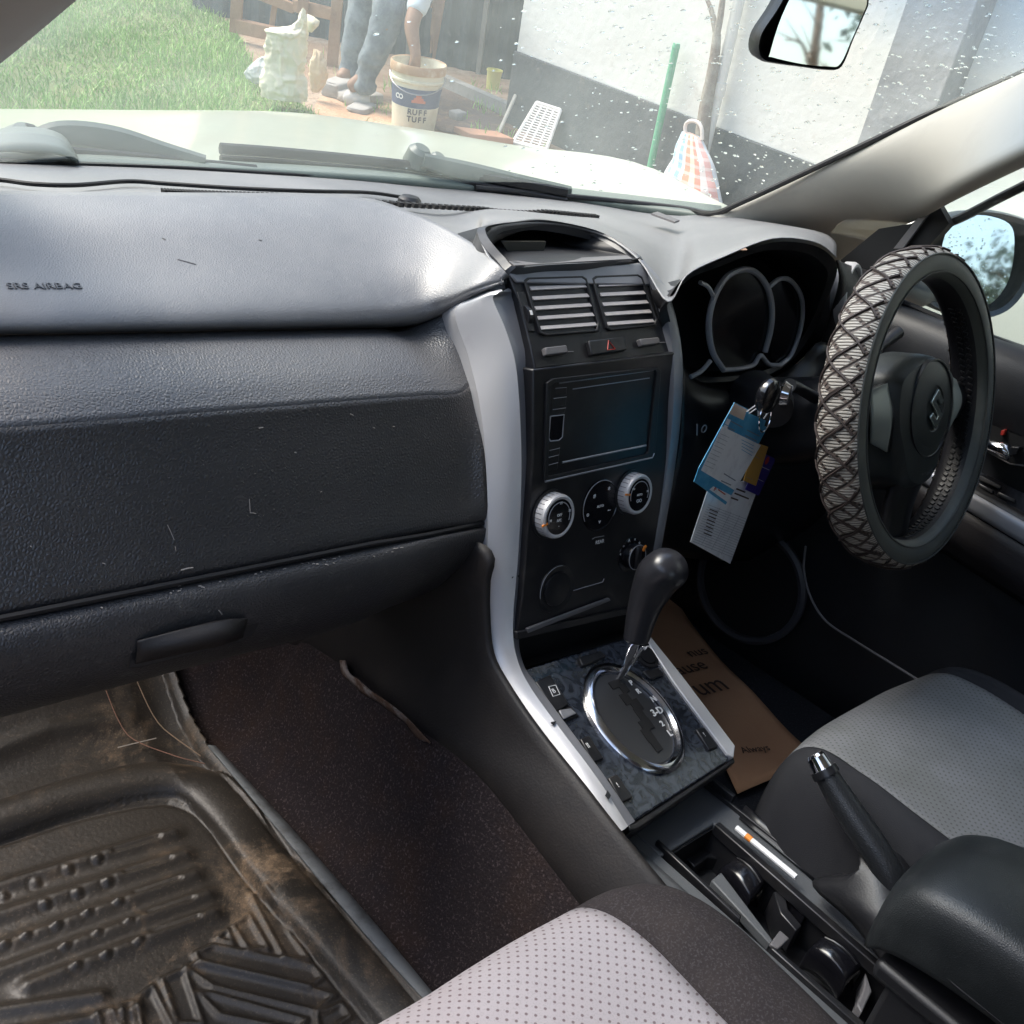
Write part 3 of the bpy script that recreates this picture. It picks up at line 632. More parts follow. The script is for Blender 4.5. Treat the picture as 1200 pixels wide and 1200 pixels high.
# buttons under the vents
hz = plate('hazard_button', VPL, [(690, 399), (732, 394), (735, 410), (694, 416)], 0, .0065, SAT, car, .0014, 'hazard warning button with a red triangle')
t3 = pl(VPL, [(712, 410), (721, 409), (713, 399)], .0068); g = G(); g.tube(t3+[t3[0]], .0006, 5); g.obj('red_triangle', RED, hz)
for pts, lab in (([(639, 407), (664, 404), (666, 413), (641, 416)], 'small grey slider left of the hazard button'), ([(750, 397), (772, 395), (774, 402), (753, 405)], 'small grey slider right of the hazard button')):
    s = plate('slider_button', VPL, pts, 0, .007, GREY, car, .0012, lab)
    g = G(); a, b = VPL.hit(pts[3][0]-5, pts[3][1]-1, .001), VPL.hit(pts[2][0]+6, pts[2][1]-1, .001); g.tube([a, b], .0007, 5); g.obj('slider_slot', GREY, s)
# main fascia
fa = plate('stack_fascia', SPL, [(625, 433), (794, 412), (793, 470), (786, 540), (768, 640), (757, 708), (606, 741), (612, 700), (618, 620), (624, 540)], -.05, 0, SAT, car, .002, 'satin black centre stack fascia carrying the radio and climate controls')
# radio
fr_o = [(641, 449), (648, 444), (771, 430), (775, 434), (768, 532), (764, 537), (642, 566), (638, 561)]
fr_i = [(646, 452), (650, 449), (768, 434), (770, 437), (760, 530), (757, 533), (645, 558), (642, 556)]
g = G(); ro = pl(SPL, fr_o, .003); ri = pl(SPL, fr_i, .003)
g.grid([[p-SPL.n*.004 for p in ro], ro, ri, [p-SPL.n*.02 for p in ri]], close_u=True); rad = g.obj('radio', BLK, car, bevel=.0008, label='double-height car radio with a dark touch screen')
plate('radio_face', SPL, [(644, 451), (768, 436), (760, 532), (642, 559)], -.016, -.002, GLS, rad, .002)
plate('screen', SPL, [(668, 463), (763, 448), (757, 522), (660, 541)], -.003, -.0008, SCR, rad, .0008)
g = G(); g.tube(pl(SPL, [(659, 542), (757, 522)], 0), .0013, 6); g.tube(pl(SPL, [(655, 449), (770, 433)], .0), .0009, 6); g.tube(pl(SPL, [(671, 456), (761, 443)], .0), .0006, 6); g.tube(pl(SPL, [(639, 564), (764, 536), (766, 531)], .002), .0016, 6)
g.obj('bright_edge', MATS.get('edge_metal') or mat('edge_metal', (.35, .35, .38), .3, .6), rad)
for i, q_ in enumerate([[(651, 455), (664, 454), (664, 463), (650, 464)], [(649, 467), (664, 465), (663, 475), (649, 477)], [(648, 480), (663, 478), (662, 484), (647, 486)], [(644, 528), (656, 525), (656, 532), (643, 534)], [(643, 536), (655, 533), (655, 541), (643, 543)], [(643, 545), (654, 542), (653, 550), (642, 552)]]):
    b = plate('radio_button', SPL, q_, -.003, .0002, SAT, rad, .0006)
    g = G(); a0, a1 = pl(SPL, q_[:2], .0004); g.tube([a0, a1], .00035, 4); g.obj('button_edge', GRY, b)
kb = plate('volume_key', SPL, [(645, 488), (661, 486), (659, 512), (655, 516), (645, 517), (643, 513)], -.002, .0012, GLS, rad, .0008)
outline(SPL, [(645, 488), (661, 486), (659, 512), (655, 516), (645, 517), (643, 513)], .0007, .0012).obj('key_rim', GRY, kb)
# climate panel
def dial(px, py, r, h, lab, tick, marks):
    c = SPL.hit(px, py, h); b = c-SPL.n*h
    g = G(); g.lathe(b, SPL.n, [(r*1.12, 0), (r*1.12, .002), (r*1.02, .0025)], 40); d = g.obj('climate_dial', SAT, car, label=lab)
    g = G(); g.lathe(b, SPL.n, [(r, 0), (r, h-.003), (r*.97, h-.001), (r*.90, h), (r*.80, h-.0008)], 48); g.obj('dial_ring', SLV, d)
    g = G(); g.lathe(b, SPL.n, [(0, h-.0010), (r*.80, h-.0010)], 40); g.obj('dial_face', GLS, d)
    g = G(); a0, a1 = R_(-20), R_(200)
    arc = [b+SPL.n*(h-.0006)+(SPL.ex*cos(a0+(a1-a0)*k/24)+SPL.ey*sin(a0+(a1-a0)*k/24))*r*.66 for k in range(25)]
    g.tube(arc, .0005, 4); g.obj('dial_scale', GRY, d)
    an = R_(tick); dr = SPL.ex*cos(an)+SPL.ey*sin(an)
    g = G(); g.box(b+dr*r*.9+SPL.n*(h-.0008), (r*.34, .0022, .0015), dr, SPL.ex.cross(dr).cross(dr)*-1 if False else SPL.n.cross(dr)); g.obj('pointer', ORG, d)
    g = G()
    for k in range(28):
        a = 2*pi*k/28; dd = SPL.ex*cos(a)+SPL.ey*sin(a); g.box(b+dd*r*1.0+SPL.n*(h*.42), (.0006, .0007, h*.6), dd, SPL.n.cross(dd))
    g.obj('grip_notches', GREY, d)
    for s, dx, dy_, sz in marks: text('dial_mark', s, b+SPL.n*(h-.0004)+SPL.ex*dx*r+SPL.ey*dy_*r, SPL.ex, SPL.ey, sz, WHT, d, .0002)
    return d
dial(656, 606, .0255, .016, 'large silver-rimmed temperature dial on the left', 195, [('18', -.55, -.1, .004), ('25', .05, .62, .004), ('32', .62, .2, .004), ('OFF', 0, .08, .0045), ('A/C', 0, -.16, .0045), ('-', 0, -.4, .006)])
dial(750, 580, .0250, .016, 'large silver-rimmed fan dial nearer the driver', 172, [('LO', -.5, .35, .0035), ('HI', .6, .1, .0035), ('AUTO', 0, 0, .0035), ('OO', 0, -.3, .006)])
c = SPL.at(SPL.hit(703, 590).x, (SPL.hit(703, 592)-SPL.o).dot(SPL.ey), 0)
g = G(); g.lathe(c, SPL.n, [(.0315, 0), (.0315, .0012), (.030, .002), (.0292, .001), (0, .001)], 48); rp = g.obj('mode_pad', GLS, car, label='round pad of air-flow buttons between the two dials')
g = G(); g.tube([c+SPL.n*.0018+(SPL.ex*cos(a)+SPL.ey*sin(a))*.0305 for a in [R_(60+k*6) for k in range(26)]], .0005, 4); g.obj('pad_rim', GRY, rp)
for s, u, v_, sz in (('AUTO', .000, -.001, .0042), ('❄' if False else '*', .013, .017, .010), ('#', -.012, .013, .007), ('o', -.021, -.008, .008), ('~', .017, -.008, .009), ('v', .001, -.020, .008)):
    text('pad_symbol', s, c+SPL.ex*u+SPL.ey*v_+SPL.n*.0012, SPL.ex, SPL.ey, sz, WHT, rp, .0002)
text('rear_label', 'REAR', SPL.hit(703, 635, .0004), SPL.ex, SPL.ey, .0065, WHT, rp, .0002)
g = G(); g.tube(pl(SPL, [(694, 632), (697, 630), (708, 628)], .0004), .0004, 4); g.obj('button_edge', GRY, rp)
c = SPL.at(*[(SPL.hit(738, 650)-SPL.o).dot(e) for e in (SPL.ex, SPL.ey)])
g = G(); g.lathe(c, SPL.n, [(.0225, 0), (.0215, .001), (.0165, .0015), (.0165, .010), (.0150, .0125), (0, .0125)], 40); kn = g.obj('mode_knob', GLS, car, label='small black mode knob low on the stack by the gear selector')
g = G(); g.box(c+SPL.n*.013, (.010, .030, .006), SPL.ex, SPL.ey); g.obj('grip_bar', SAT, kn, bevel=.0025)
g = G(); g.tube([c+SPL.n*.0125+(SPL.ex*cos(a)+SPL.ey*sin(a))*.0158 for a in [R_(k*10) for k in range(37)]], .0006, 5); g.obj('knob_rim', GRY, kn)
g = G(); g.box(c+SPL.n*.014+SPL.ex*.010+SPL.ey*.0105, (.008, .003, .002), SPL.ex+SPL.ey, SPL.ey-SPL.ex); g.obj('pointer', ORG, kn)
for k, s in enumerate(('*', '=', 'A', 'u', 'o', 'z')):
    a = R_(170-k*32); text('knob_symbol', s, c+SPL.n*.0014+(SPL.ex*cos(a)+SPL.ey*sin(a))*.0205, SPL.ex, SPL.ey, .0055, WHT, kn, .0002)
c = SPL.at(*[(SPL.hit(652, 690)-SPL.o).dot(e) for e in (SPL.ex, SPL.ey)])
g = G(); g.lathe(c, SPL.n, [(.029, 0), (.0285, .0015), (.021, .0004), (.0205, .0022), (.018, .003), (0, .003)], 44); bc = g.obj('blank_cover', SAT, car, label='blank round socket cover at the bottom left of the stack')
g = G(); 
for r, a0, a1 in ((.0285, 80, 200), (.020, 60, 190)):
    g.tube([c+SPL.n*.002+(SPL.ex*cos(R_(a))+SPL.ey*sin(R_(a)))*r for a in range(a0, a1, 8)], .0004, 4)
g.obj('rim_highlight', GRY, bc)
g = G(); g.tube(pl(SPL, [(672, 692), (706, 682), (708, 678)], .0006), .0005, 4); g.obj('blank_edge', GRY, fa)
# cubby under the stack
cb = plate('storage_cubby', SPL, [(606, 741), (757, 708), (753, 716), (606, 750)], -.03, .004, SAT, car, .001, 'open storage slot between the stack and the gear panel')
g = G(); a = SPL.hit(607, 742, -.002); 
q0 = pl(SPL, [(606, 742), (756, 710)], -.10); q1 = [GPL.hit(612, 783), GPL.hit(755, 742)]
g.grid([q0, [p+V((0, .03, -.02)) for p in q1], q1]); g.obj('cubby_back', VOID, cb)
g = G(); g.box((0, .20, .83), (.25, .10, .14)); g.obj('cubby_back', VOID, cb)
g = G(); g.prism(pl(SPL, [(618, 737), (714, 701), (716, 704), (619, 742)], .005), -SPL.n*.004); g.obj('tray_lip', GREY, cb, bevel=.0006)
# ---- silver trims
oL = [(585, 339, .262), (560, 346, .275), (535, 365, .290), (551, 418, .262), (565, 480, .232), (572, 560, .203), (573, 640, .182), (569, 720, .158), (574, 768, .135), (592, 806, .100), (628, 858, .040), (680, 922, -.030), (722, 976, -.088)]
mL = [(589, 341, .252), (583, 344, .250), (578, 352, .252), (594, 390, .228), (606, 440, .206), (611, 540, .180), (608, 640, .158), (601, 730, .134), (606, 772, .114), (622, 806, .082), (655, 852, .028), (700, 912, -.038), (736, 968, -.088)]
iL = [(596, 337, .264), (602, 340, .260), (607, 352, .256), (619, 395, .232), (626, 436, .212), (625, 540, .184), (618, 640, .161), (608, 736, .138), (613, 777, .116), (630, 803, .086), (663, 848, .030), (706, 906, -.034), (744, 962, -.084)]
def trims(name, o_, m_, i_, lab, back):
    O = [K(*p) for p in o_[:3]]+[Q(p[0], p[1], x=-.1495) for p in o_[3:]]; Mm = [K(*p) for p in m_]; I = [K(*p) for p in i_]
    g = G(); g.sgrid([[p+V(back) for p in O], [p+V(back)*.1 for p in O], O, [a.lerp(b, .55)+V((-.0015, -.002, .0015)) for a, b in zip(O, Mm)], Mm], 5, 3)
    t = g.obj(name, SLV, car, label=lab)
    g = G(); g.sgrid([Mm, [a.lerp(b, .5) for a, b in zip(Mm, I)], I, [p+V((.002, .012, -.004)) for p in I]], 5, 2); g.obj('inner_facet', SLV2, t)
    return t, Mm
t1, ML = trims('silver_trim', oL, mL, iL, 'broad silver trim sweeping down the passenger side of the stack and console, chipped at its rear end', (.006, .03, -.01))
# chips near the end
Pm = PL(K(700, 935, -.055), (K(722, 976, -.088)-K(628, 858, .040)), (K(736, 968, -.088)-K(722, 976, -.088)))
for q_ in ([(700, 928), (706, 932), (711, 940), (704, 946), (697, 942), (700, 936)], [(716, 950), (724, 955), (722, 965), (716, 960)], [(690, 915), (693, 917), (695, 924), (691, 922)], [(646, 846), (652, 845), (650, 849)], [(712, 926), (716, 932), (714, 936), (710, 931)]):
    ct = [sum(q[i] for q in q_)/len(q_) for i in (0, 1)]; w0 = ML[-3].lerp(ML[-1], .4); dd_ = (Q(*ct, x=-.134)-CP)
    g = G(); P_ = PL(Q(*ct, x=-.133), Pm.ex, Pm.ey); g.prism(pl(P_, q_, .001), -P_.n*.002); g.obj('paint_chip', BLK, t1, smooth=False)
g = G(); O2 = [(751, 303, .288), (772, 326, .262), (786, 356, .235), (797, 410, .205), (797, 470, .184), (789, 545, .170), (774, 635, .150), (758, 715, .130)]
I2 = [(746, 305, .286), (763, 328, .258), (776, 356, .232), (786, 411, .202), (787, 470, .180), (780, 545, .166), (765, 635, .146), (750, 715, .126)]
O_ = [K(*p)+V((0, -.003, 0)) for p in O2]; I_ = [K(*p)+V((0, -.003, 0)) for p in I2]
g.sgrid([[p+V((.008, .03, 0)) for p in O_], O_, [a.lerp(b, .5)+V((0, -.002, .001)) for a, b in zip(O_, I_)], I_, [p+V((0, .012, 0)) for p in I_]], 5, 2); g.obj('silver_trim', SLV2, car, label='thin grey trim along the driver side of the stack')
o3 = pl(GPL, [(752, 742), (759, 741), (800, 792), (862, 874), (860, 888), (853, 884), (790, 800)], .004); g = G(); g.prism(o3, -GPL.n*.014); g.obj('silver_trim', SLV, car, bevel=.0015, label='short silver trim along the driver side of the gear panel')

# ================================================================ gear panel
gp_ = plate('gear_panel', GPL, [(612, 785), (756, 741), (858, 878), (852, 893), (744, 962), (736, 966)], -.012, 0, MARB, car, .002, 'marbled blue-black panel around the gear selector')
g = G(); g.prism(pl(GPL, [(736, 966), (744, 964), (853, 893), (860, 886), (862, 893), (748, 972), (738, 974)], -.001), -GPL.n*.028); g.obj('panel_rear_edge', SAT, gp_, bevel=.002)
def oval(P, px, py, ru, rv, prof, name, m, parent, n=64, label=None, rot=0):
    c = P.hit(px, py, 0); ex = P.ex*cos(rot)+P.ey*sin(rot); ey = P.n.cross(ex)
    rows = [[c+P.n*h+ex*cos(2*pi*k/n)*(ru+d)+ey*sin(2*pi*k/n)*(rv+d) for k in range(n)] for d, h in prof]
    g = G(); g.grid(rows, close_u=True); return g, rows
g, _ = oval(GPL, 742, 841, .0610, .0765, [(0, 0), (0, .003), (-.004, .0068), (-.009, .0078), (-.0125, .005), (-.0135, -.002)], '', CHR, None)
cr_ = g.obj('gear_surround_ring', mat('dull_chrome', (.66, .66, .69), .14, 1.), car, label='oval chrome ring around the gear gate')
g, rw = oval(GPL, 742, 841, .0480, .0635, [(0, -.001), (-.002, .0010), (-.010, .0018), (-.025, .0022), (-.04, .0024)], '', SAT, None)
k0 = len(g.v)-64; g.f.append(tuple(k0+i for i in range(64))); gate = g.obj('gear_gate_plate', mat('gate_plastic', (.030, .031, .034), .36, grain=(600, .2, 'noise')), car, label='black oval gear gate plate with position letters')
def u_(px, py): return (px/3.158+560, py/3.158+640)
sl_ = [(470, 505), (528, 488), (552, 492), (556, 530), (540, 540), (545, 552), (575, 548), (600, 582), (612, 618), (628, 640), (648, 650), (656, 680), (660, 715), (678, 748), (650, 758), (636, 735), (622, 738), (612, 700), (596, 690), (592, 668), (604, 655), (590, 622), (565, 610), (545, 600), (525, 575), (520, 545), (505, 545), (480, 530)]
g = G()
for i_s, (a, b, w_, h_) in enumerate(((508, 512, .017, .010), (540, 528, .011, .012), (548, 566, .013, .015), (585, 590, .014, .016), (604, 628, .011, .022), (622, 662, .018, .014), (630, 700, .013, .018), (654, 732, .011, .020))):
    g.box(GPL.hit(*u_(a, b), .0022), (w_, h_, .0026+.00012*i_s), GPL.ex, GPL.ey)
g.obj('gear_slot', VOID, gate, smooth=False)
for s, (a, b), sz, rt in (('P', (568, 506), .0085, 0), ('R', (594, 537), .0085, 0), ('N', (650, 566), .0095, 0), ('3-D', (664, 612), .0115, 0), ('2', (682, 657), .009, 0), ('L', (711, 692), .0105, 0)):
    text('gear_letter', s, GPL.hit(*u_(a, b), .0036), GPL.ex, GPL.ey, sz*1.1, WHT, gate, .0003, bold=.0003)
# switches on the gear panel
def sw(q_, h, name, lab, m=SAT): return plate(name, GPL, [u_(*p) for p in q_], -.002, h, m, car, .0016, lab)
s = sw([(212, 500), (268, 474), (340, 585), (290, 612)], .005, 'rocker_switch', 'large rocker switch with a small symbol at the front left of the gear panel')
text('switch_symbol', 'B', GPL.hit(*u_(281, 536), .0053), GPL.ex, GPL.ey, .008, WHT, s, .0002); outline(GPL, [u_(*p) for p in ((262, 520), (288, 514), (304, 548), (278, 556))], .0005, .0053).obj('symbol_frame', WHT, s)
s2 = sw([(292, 612), (342, 588), (378, 628), (318, 650)], .003, 'coin_slot', 'grey slot just behind the rocker switch'); 
g = G(); g.prism(pl(GPL, [u_(*p) for p in ((300, 606), (344, 598), (366, 618), (318, 640))], .0065), -GPL.n*.002); g.obj('slot_tongue', SLV2, s2, bevel=.001)
s = sw([(378, 712), (412, 698), (468, 786), (428, 800)], .004, 'rocker_switch', 'narrow switch left of the chrome ring'); text('switch_symbol', 'll', GPL.hit(*u_(408, 738), .0043), GPL.ex, GPL.ey, .009, WHT, s, .0002)
s = sw([(482, 856), (516, 842), (576, 930), (534, 950)], .004, 'seat_heater_switch', 'seat heater switch near the rear left corner of the gear panel'); text('switch_symbol', '!', GPL.hit(*u_(518, 884), .0043), GPL.ex, GPL.ey, .008, WHT, s, .0002)
s = sw([(806, 675), (838, 668), (892, 742), (858, 754)], .004, 'seat_heater_switch', 'seat heater switch on the driver side of the gear panel'); text('switch_symbol', '!', GPL.hit(*u_(838, 697), .0043), GPL.ex, GPL.ey, .008, WHT, s, .0002)
sw([(372, 410), (456, 386), (476, 408), (388, 442)], .006, 'blank_switch', 'blank black switch below the storage slot')
c = GPL.hit(*u_(622, 412), 0)
g = G(); g.lathe(c, GPL.n, [(.017, 0), (.0165, .003), (.0125, .0035), (.0120, .0008), (.011, .0045), (0, .0048)], 36); g.obj('power_socket', SAT, car, label='round power socket cap behind the gear lever')
g = G(); g.prism(pl(GPL, [u_(*p) for p in ((610, 462), (668, 448), (694, 474), (640, 492))], .004), -GPL.n*.004); g.obj('shift_lock_button', SAT, car, bevel=.0016, label='small shift-lock button by the power socket')
# ================================================================ gear lever
b0 = GPL.hit(*u_(534, 492), .0)
kt = Q(776, 684, x=.006)
lv = thing('gear_lever', b0, 'x', 'x'); del lv['label'], lv['category']; bpy.data.objects.remove(lv)
P0 = b0; P1 = Q(741, 758, x=-.010); P2 = Q(748, 742, x=-.004)
KN = mat('knob_black', (.020, .020, .024), .30, grain=(500, .12, 'noise'), coat=.15)
kp = [Q(745, 752, x=-.004), Q(750, 730, x=-.002), Q(757, 706, x=.001), Q(765, 688, x=.004), Q(773, 674, x=.006), Q(781, 667, x=.008)]
kp = cat(kp, 5); ax = [t/(len(kp)-1) for t in range(len(kp))]
def kr(t): 
    tb = [(0, .0165), (.15, .0180), (.35, .0210), (.55, .0255), (.75, .0290), (.83, .0295), (1, .0290)]
    for (a, x_), (b, y_) in zip(tb[:-1], tb[1:]):
        if t <= b: 
            s_ = (t-a)/(b-a); return x_+(y_-x_)*s_
    return .001
dk = (kp[-1]-kp[-3]).normalized(); kp2 = kp+[kp[-1]+dk*.022*sin(pi/2*k/7) for k in range(1, 8)]; NK = len(kp)-1
n_ = len(kp2)-1
g = G(); g.tube(kp2, [kr(min(1, i/NK)) if i <= NK else .029*cos(pi/2*(i-NK)/7)+.0004 for i in range(n_+1)], 28, squash=.86); knob = g.obj('gear_lever', KN, car, label='automatic gear lever, black teardrop knob on a chrome stem, in park')
knob.modifiers.new('s', 'SUBSURF').render_levels = 1
g = G(); g.tube([P0-GPL.n*.02, P0.lerp(kp[0], .35), kp[0].lerp(P0, .1), kp[1]], [.004, .0045, .009, .010], 14); g.obj('lever_stem', CHR, knob)
g = G(); g.prism([kp[0]+V((-.006, -.016, .004)), kp[0]+V((.010, -.013, .002)), P0.lerp(kp[0], .55)+V((.008, -.006, 0)), P0.lerp(kp[0], .45)+V((-.001, -.008, 0))], (0, .004, 0)); g.obj('stem_fork', CHR, knob, bevel=.001)
g = G(); tt = kp2[-2]; g.sgrid([[tt+V((-.012, -.004, .001)), tt+V((0, -.006, .002)), tt+V((.014, -.002, .0))], [tt+V((-.010, .008, .0)), tt+V((0, .010, .001)), tt+V((.012, .008, -.001))]], 3, 3)
# ================================================================ console behind the gear panel
CT = .664
CON = mat('console_plastic', (.085, .090, .097), .48, grain=(450, .4, 'vor'), var=(14, (.09, .092, .095), .5, .8))
g = G()
g.sgrid([[V((-.125, y, .60)), V((-.118, y, .655)), V((-.100, y, CT+.002)), V((-.070, y, CT))] for y in (.0, -.05, -.15, -.3, -.6)], 4, 3)
con = g.obj('centre_console', CON, car, thick=.003, label='dark grey lower console between the seats with a long open tray')
g = G(); px0, px1, py0, py1 = -.052, .048, -.098, -.356
g.box((-.065, -.27, CT-.006), (.026, .60, .012)); g.box((.070, -.27, CT-.006), (.044, .60, .012)); g.box((-.0, -.055, CT-.006), (.104, .086, .012)); g.box((0, -.47, CT-.006), (.104, .226, .012))
g.obj('console_top', CON, con, bevel=.002)
g = G(); g.sgrid([[V((-.05, -.02, CT)), V((.0, -.02, CT)), V((.05, -.02, CT)), V((.092, -.02, CT))], [V((-.05, .03, .69)), V((.0, .03, .70)), V((.05, .03, .70)), V((.092, .03, .70))]], 3, 3); g.obj('console_top', CON, con, thick=.002)
g = G(); g.box((.091, -.25, .60), (.004, .62, .14)); g.box((.094, .12, .62), (.006, .42, .12)); g.obj('console_side', BLK, con, bevel=.001)
g = G(); g.box((-.002, -.227, .606), (.10, .258, .004)); g.box((-.050, -.227, .632), (.003, .258, .052)); g.box((.047, -.227, .632), (.003, .258, .052)); g.box((0, -.0985, .632), (.10, .003, .052)); g.box((0, -.3555, .632), (.10, .003, .052)); g.obj('tray_well', BLK, con)
# pieces in the tray
def Zc(px, py): return (px/2.609+780, py/2.609+740)
TP = PL((0, -.2, .650), X1, (0, 1, 0)); TP2 = PL((0, -.2, .628), X1, (0, 1, 0))
def tray(P, q_, h0, h1, m, name, parent=None, lab=None, bev=.0015): return plate(name, P, [Zc(*p) for p in q_], h0, h1, m, parent or con, bev, lab)
tray(TP2, [(60, 690), (110, 600), (215, 660), (190, 700), (130, 690), (90, 720)], -.02, .0, SAT, 'tray_floor_step')
def holder(q_):
    a, b, c, d = pl(TP, [Zc(*p) for p in q_], .002)
    g = G(); rows = []
    for t, h in ((0, -.004), (.12, .004), (.5, .0085), (.88, .004), (1, -.004)):
        rows.append([a.lerp(b, t)+V((0, 0, h-.03)), a.lerp(b, t)+V((0, 0, h-.004)), a.lerp(b, t).lerp(d.lerp(c, t), .2)+V((0, 0, h+.003)), a.lerp(b, t).lerp(d.lerp(c, t), .8)+V((0, 0, h)), d.lerp(c, t)+V((0, 0, h-.008)), d.lerp(c, t)+V((0, 0, h-.034))])
    g.sgrid(rows, 3, 3); o_ = g.obj('cup_grip', GLS, con, thick=.0015)
    g = G(); g.tube([a.lerp(d, .35).lerp(b.lerp(c, .35), t)+V((0, 0, .0055+.007*sin(pi*t))) for t in (0.1, .3, .5, .7, .9)], .0012, 6); g.obj('grip_rib', SAT, o_)
holder([(170, 700), (290, 800), (268, 815), (160, 725)][:4]) if False else None
holder([(222, 690), (308, 778), (262, 818), (168, 715)])
holder([(482, 930), (606, 1030), (556, 1070), (440, 962)])
tray(TP, [(330, 795), (362, 790), (376, 850), (418, 900), (400, 915), (350, 860)], -.03, .004, SAT, 'tray_divider')
tray(TP, [(362, 800), (385, 782), (448, 848), (428, 868)], -.03, .006, GLS, 'tray_divider')
tray(TP2, [(420, 890), (450, 870), (484, 915), (470, 930)], -.004, .001, mat('brown_grime', (.14, .07, .045), .7), 'grimy_patch')
tray(TP, [(340, 870), (372, 855), (412, 905), (392, 920)], -.02, -.004, GREY, 'latch')
tray(TP, [(612, 1040), (632, 1100), (600, 1165), (585, 1140), (606, 1090)], -.03, -.002, GREY, 'tray_rear_wall')
sc_ = TP2.hit(*Zc(692, 1098), .004); g = G(); g.lathe(sc_, (0, 0, 1), [(.006, 0), (.0055, .002), (.002, .0012), (0, .0012)], 16); g.obj('screw_head', GREY, con)
sc_ = TP2.hit(*Zc(140, 628), .004); g = G(); g.lathe(sc_, (0, 0, 1), [(.006, 0), (.0055, .002), (.002, .0012), (0, .0012)], 16); g.obj('screw_head', mat('rusty_screw', (.22, .08, .05), .6), con)
LT = PL((0, -.2, CT+.004), X1, (0, 1, 0))
tray(LT, [(-30, 640), (-22, 632), (234, 868), (228, 880)], -.012, .002, SAT, 'tray_rim')
tray(LT, [(140, 760), (170, 735), (330, 945), (320, 955)], -.02, -.008, CON, 'tray_ledge')
tray(LT, [(318, 955), (350, 912), (380, 938), (345, 970)], -.004, .001, GREY, 'pale_clip')
tray(LT, [(320, 965), (345, 972), (610, 1195), (600, 1215)], -.012, .003, SAT, 'tray_rim')
tray(LT, [(150, 590), (165, 580), (735, 1075), (722, 1090)], -.014, .001, SAT, 'tray_rim')
# slot with the pen beside the tray
g = G(); a, b = LT.hit(*Zc(230, 560)), LT.hit(*Zc(455, 745)); sd = V((.012, .004, 0))
g.sgrid([[a+sd*-.6, a+V((0, 0, -.006)), a+sd*.8+V((0, 0, .004)), a+sd*1.6+V((0, 0, -.002))], [b+sd*-.6, b+V((0, 0, -.006)), b+sd*.8+V((0, 0, .004)), b+sd*1.6+V((0, 0, -.002))]], 4, 4); g.obj('side_channel', SAT, con, thick=.002)
# ---- handbrake
hb = [Q(967, 905, x=.062), Q(985, 935, x=.062), Q(1008, 970, x=.061), Q(1030, 1003, x=.060), Q(1046, 1035, x=.058), Q(1052, 1070, x=.055)]
hc = cat(hb, 5); nh = len(hc)
g = G(); g.tube(hc, [.0125+.0035*sin(pi*min(1, i/nh*1.1))+(.004*max(0, i/nh-.6)) for i in range(nh)], 20); hbk = g.obj('handbrake', LEA, car, label='handbrake lever, pulled up, with black leather grip')
g = G(); d0 = (hc[0]-hc[3]).normalized(); g.tube([hc[0]-d0*.002, hc[0]+d0*.002, hc[0]+d0*.018, hc[0]+d0*.021], [.0135, .0115, .0105, .008], 20); g.obj('release_button', CHR, hbk)
g = G(); g.tube([hc[0]-d0*.004, hc[0]+d0*.004], [.0152, .0145], 20); g.obj('grip_collar', SAT, hbk)
g = G(); g.tube([p+V((-.006, -.011, .005)) for p in hc[3:-6]], .0008, 4); g.obj('grip_seam', SAT, hbk)
g = G(); g.sgrid([[Q(a, b, x=xx) for a, b, xx in r] for r in (
   [(1020, 985, .075), (1055, 1005, .085), (1085, 1060, .09), (1080, 1110, .08)],
   [(1008, 1000, .060), (1030, 1035, .045), (1055, 1075, .035), (1060, 1110, .03)],
   [(1003, 1025, .045), (990, 1042, .035), (1020, 1075, .020), (1050, 1120, .015)],
   [(965, 1030, .060), (955, 1040, .045), (1000, 1080, .030), (1045, 1140, .012)])], 4, 4)
g.obj('handbrake_base', BLK, hbk, thick=.003)
g = G(); lp = [Zc(*p) for p in ((462, 775), (500, 755), (545, 744), (580, 758), (585, 770))]; g.tube([Q(a, b, x=.058) for a, b in lp], .0022, 6); g.obj('gaiter_edge', SAT, hbk)
# ---- armrest
AR = []
def ars(px_pts, x0): return [Q(a, b, x=x) for a, b, x in px_pts]
g = G()
arm_rows = [
 [(1052, 1085, -.075), (1052, 1078, -.06), (1056, 1050, -.02), (1070, 1022, .01), (1085, 1005, .045), (1100, 998, .08), (1120, 1010, .10)],
 [(1056, 1098, -.085), (1058, 1085, -.07), (1072, 1040, -.02), (1092, 1008, .02), (1112, 985, .06), (1125, 978, .085), (1150, 990, .105)],
 [(1080, 1118, -.095), (1086, 1098, -.08), (1110, 1045, -.02), (1130, 1008, .03), (1150, 976, .075), (1165, 969, .10), (1190, 985, .12)],
 [(1150, 1170, -.10), (1160, 1135, -.085), (1180, 1070, -.02), (1195, 1020, .03), (1210, 985, .08), (1225, 973, .11), (1250, 990, .125)],
 [(1230, 1225, -.10), (1245, 1180, -.085), (1260, 1110, -.02), (1275, 1050, .03), (1290, 1005, .08), (1305, 985, .11), (1330, 1000, .125)]]
rows_ = [[Q(a, b, x=x) for a, b, x in r] for r in arm_rows]
print('ARM', [[tuple(round(c, 3) for c in p) for p in r] for r in rows_[:4]]) if False else None
def arm_sec(y, hw, zt, ed=0): return [V((.0+x*hw, y, zt+z-ed*.0)) for x, z in ((-1.0, -.075), (-1.03, -.05), (-1.0, -.022), (-.8, -.004), (0, .004), (.8, -.004), (1.0, -.022), (1.03, -.05), (1.0, -.075))]
g = G(); yy = [(-.318, .045, .782, .0), (-.322, .062, .797), (-.335, .070, .812), (-.365, .075, .826), (-.43, .078, .836), (-.60, .08, .84), (-.8, .08, .84)]
AX = .012
R_ows = []
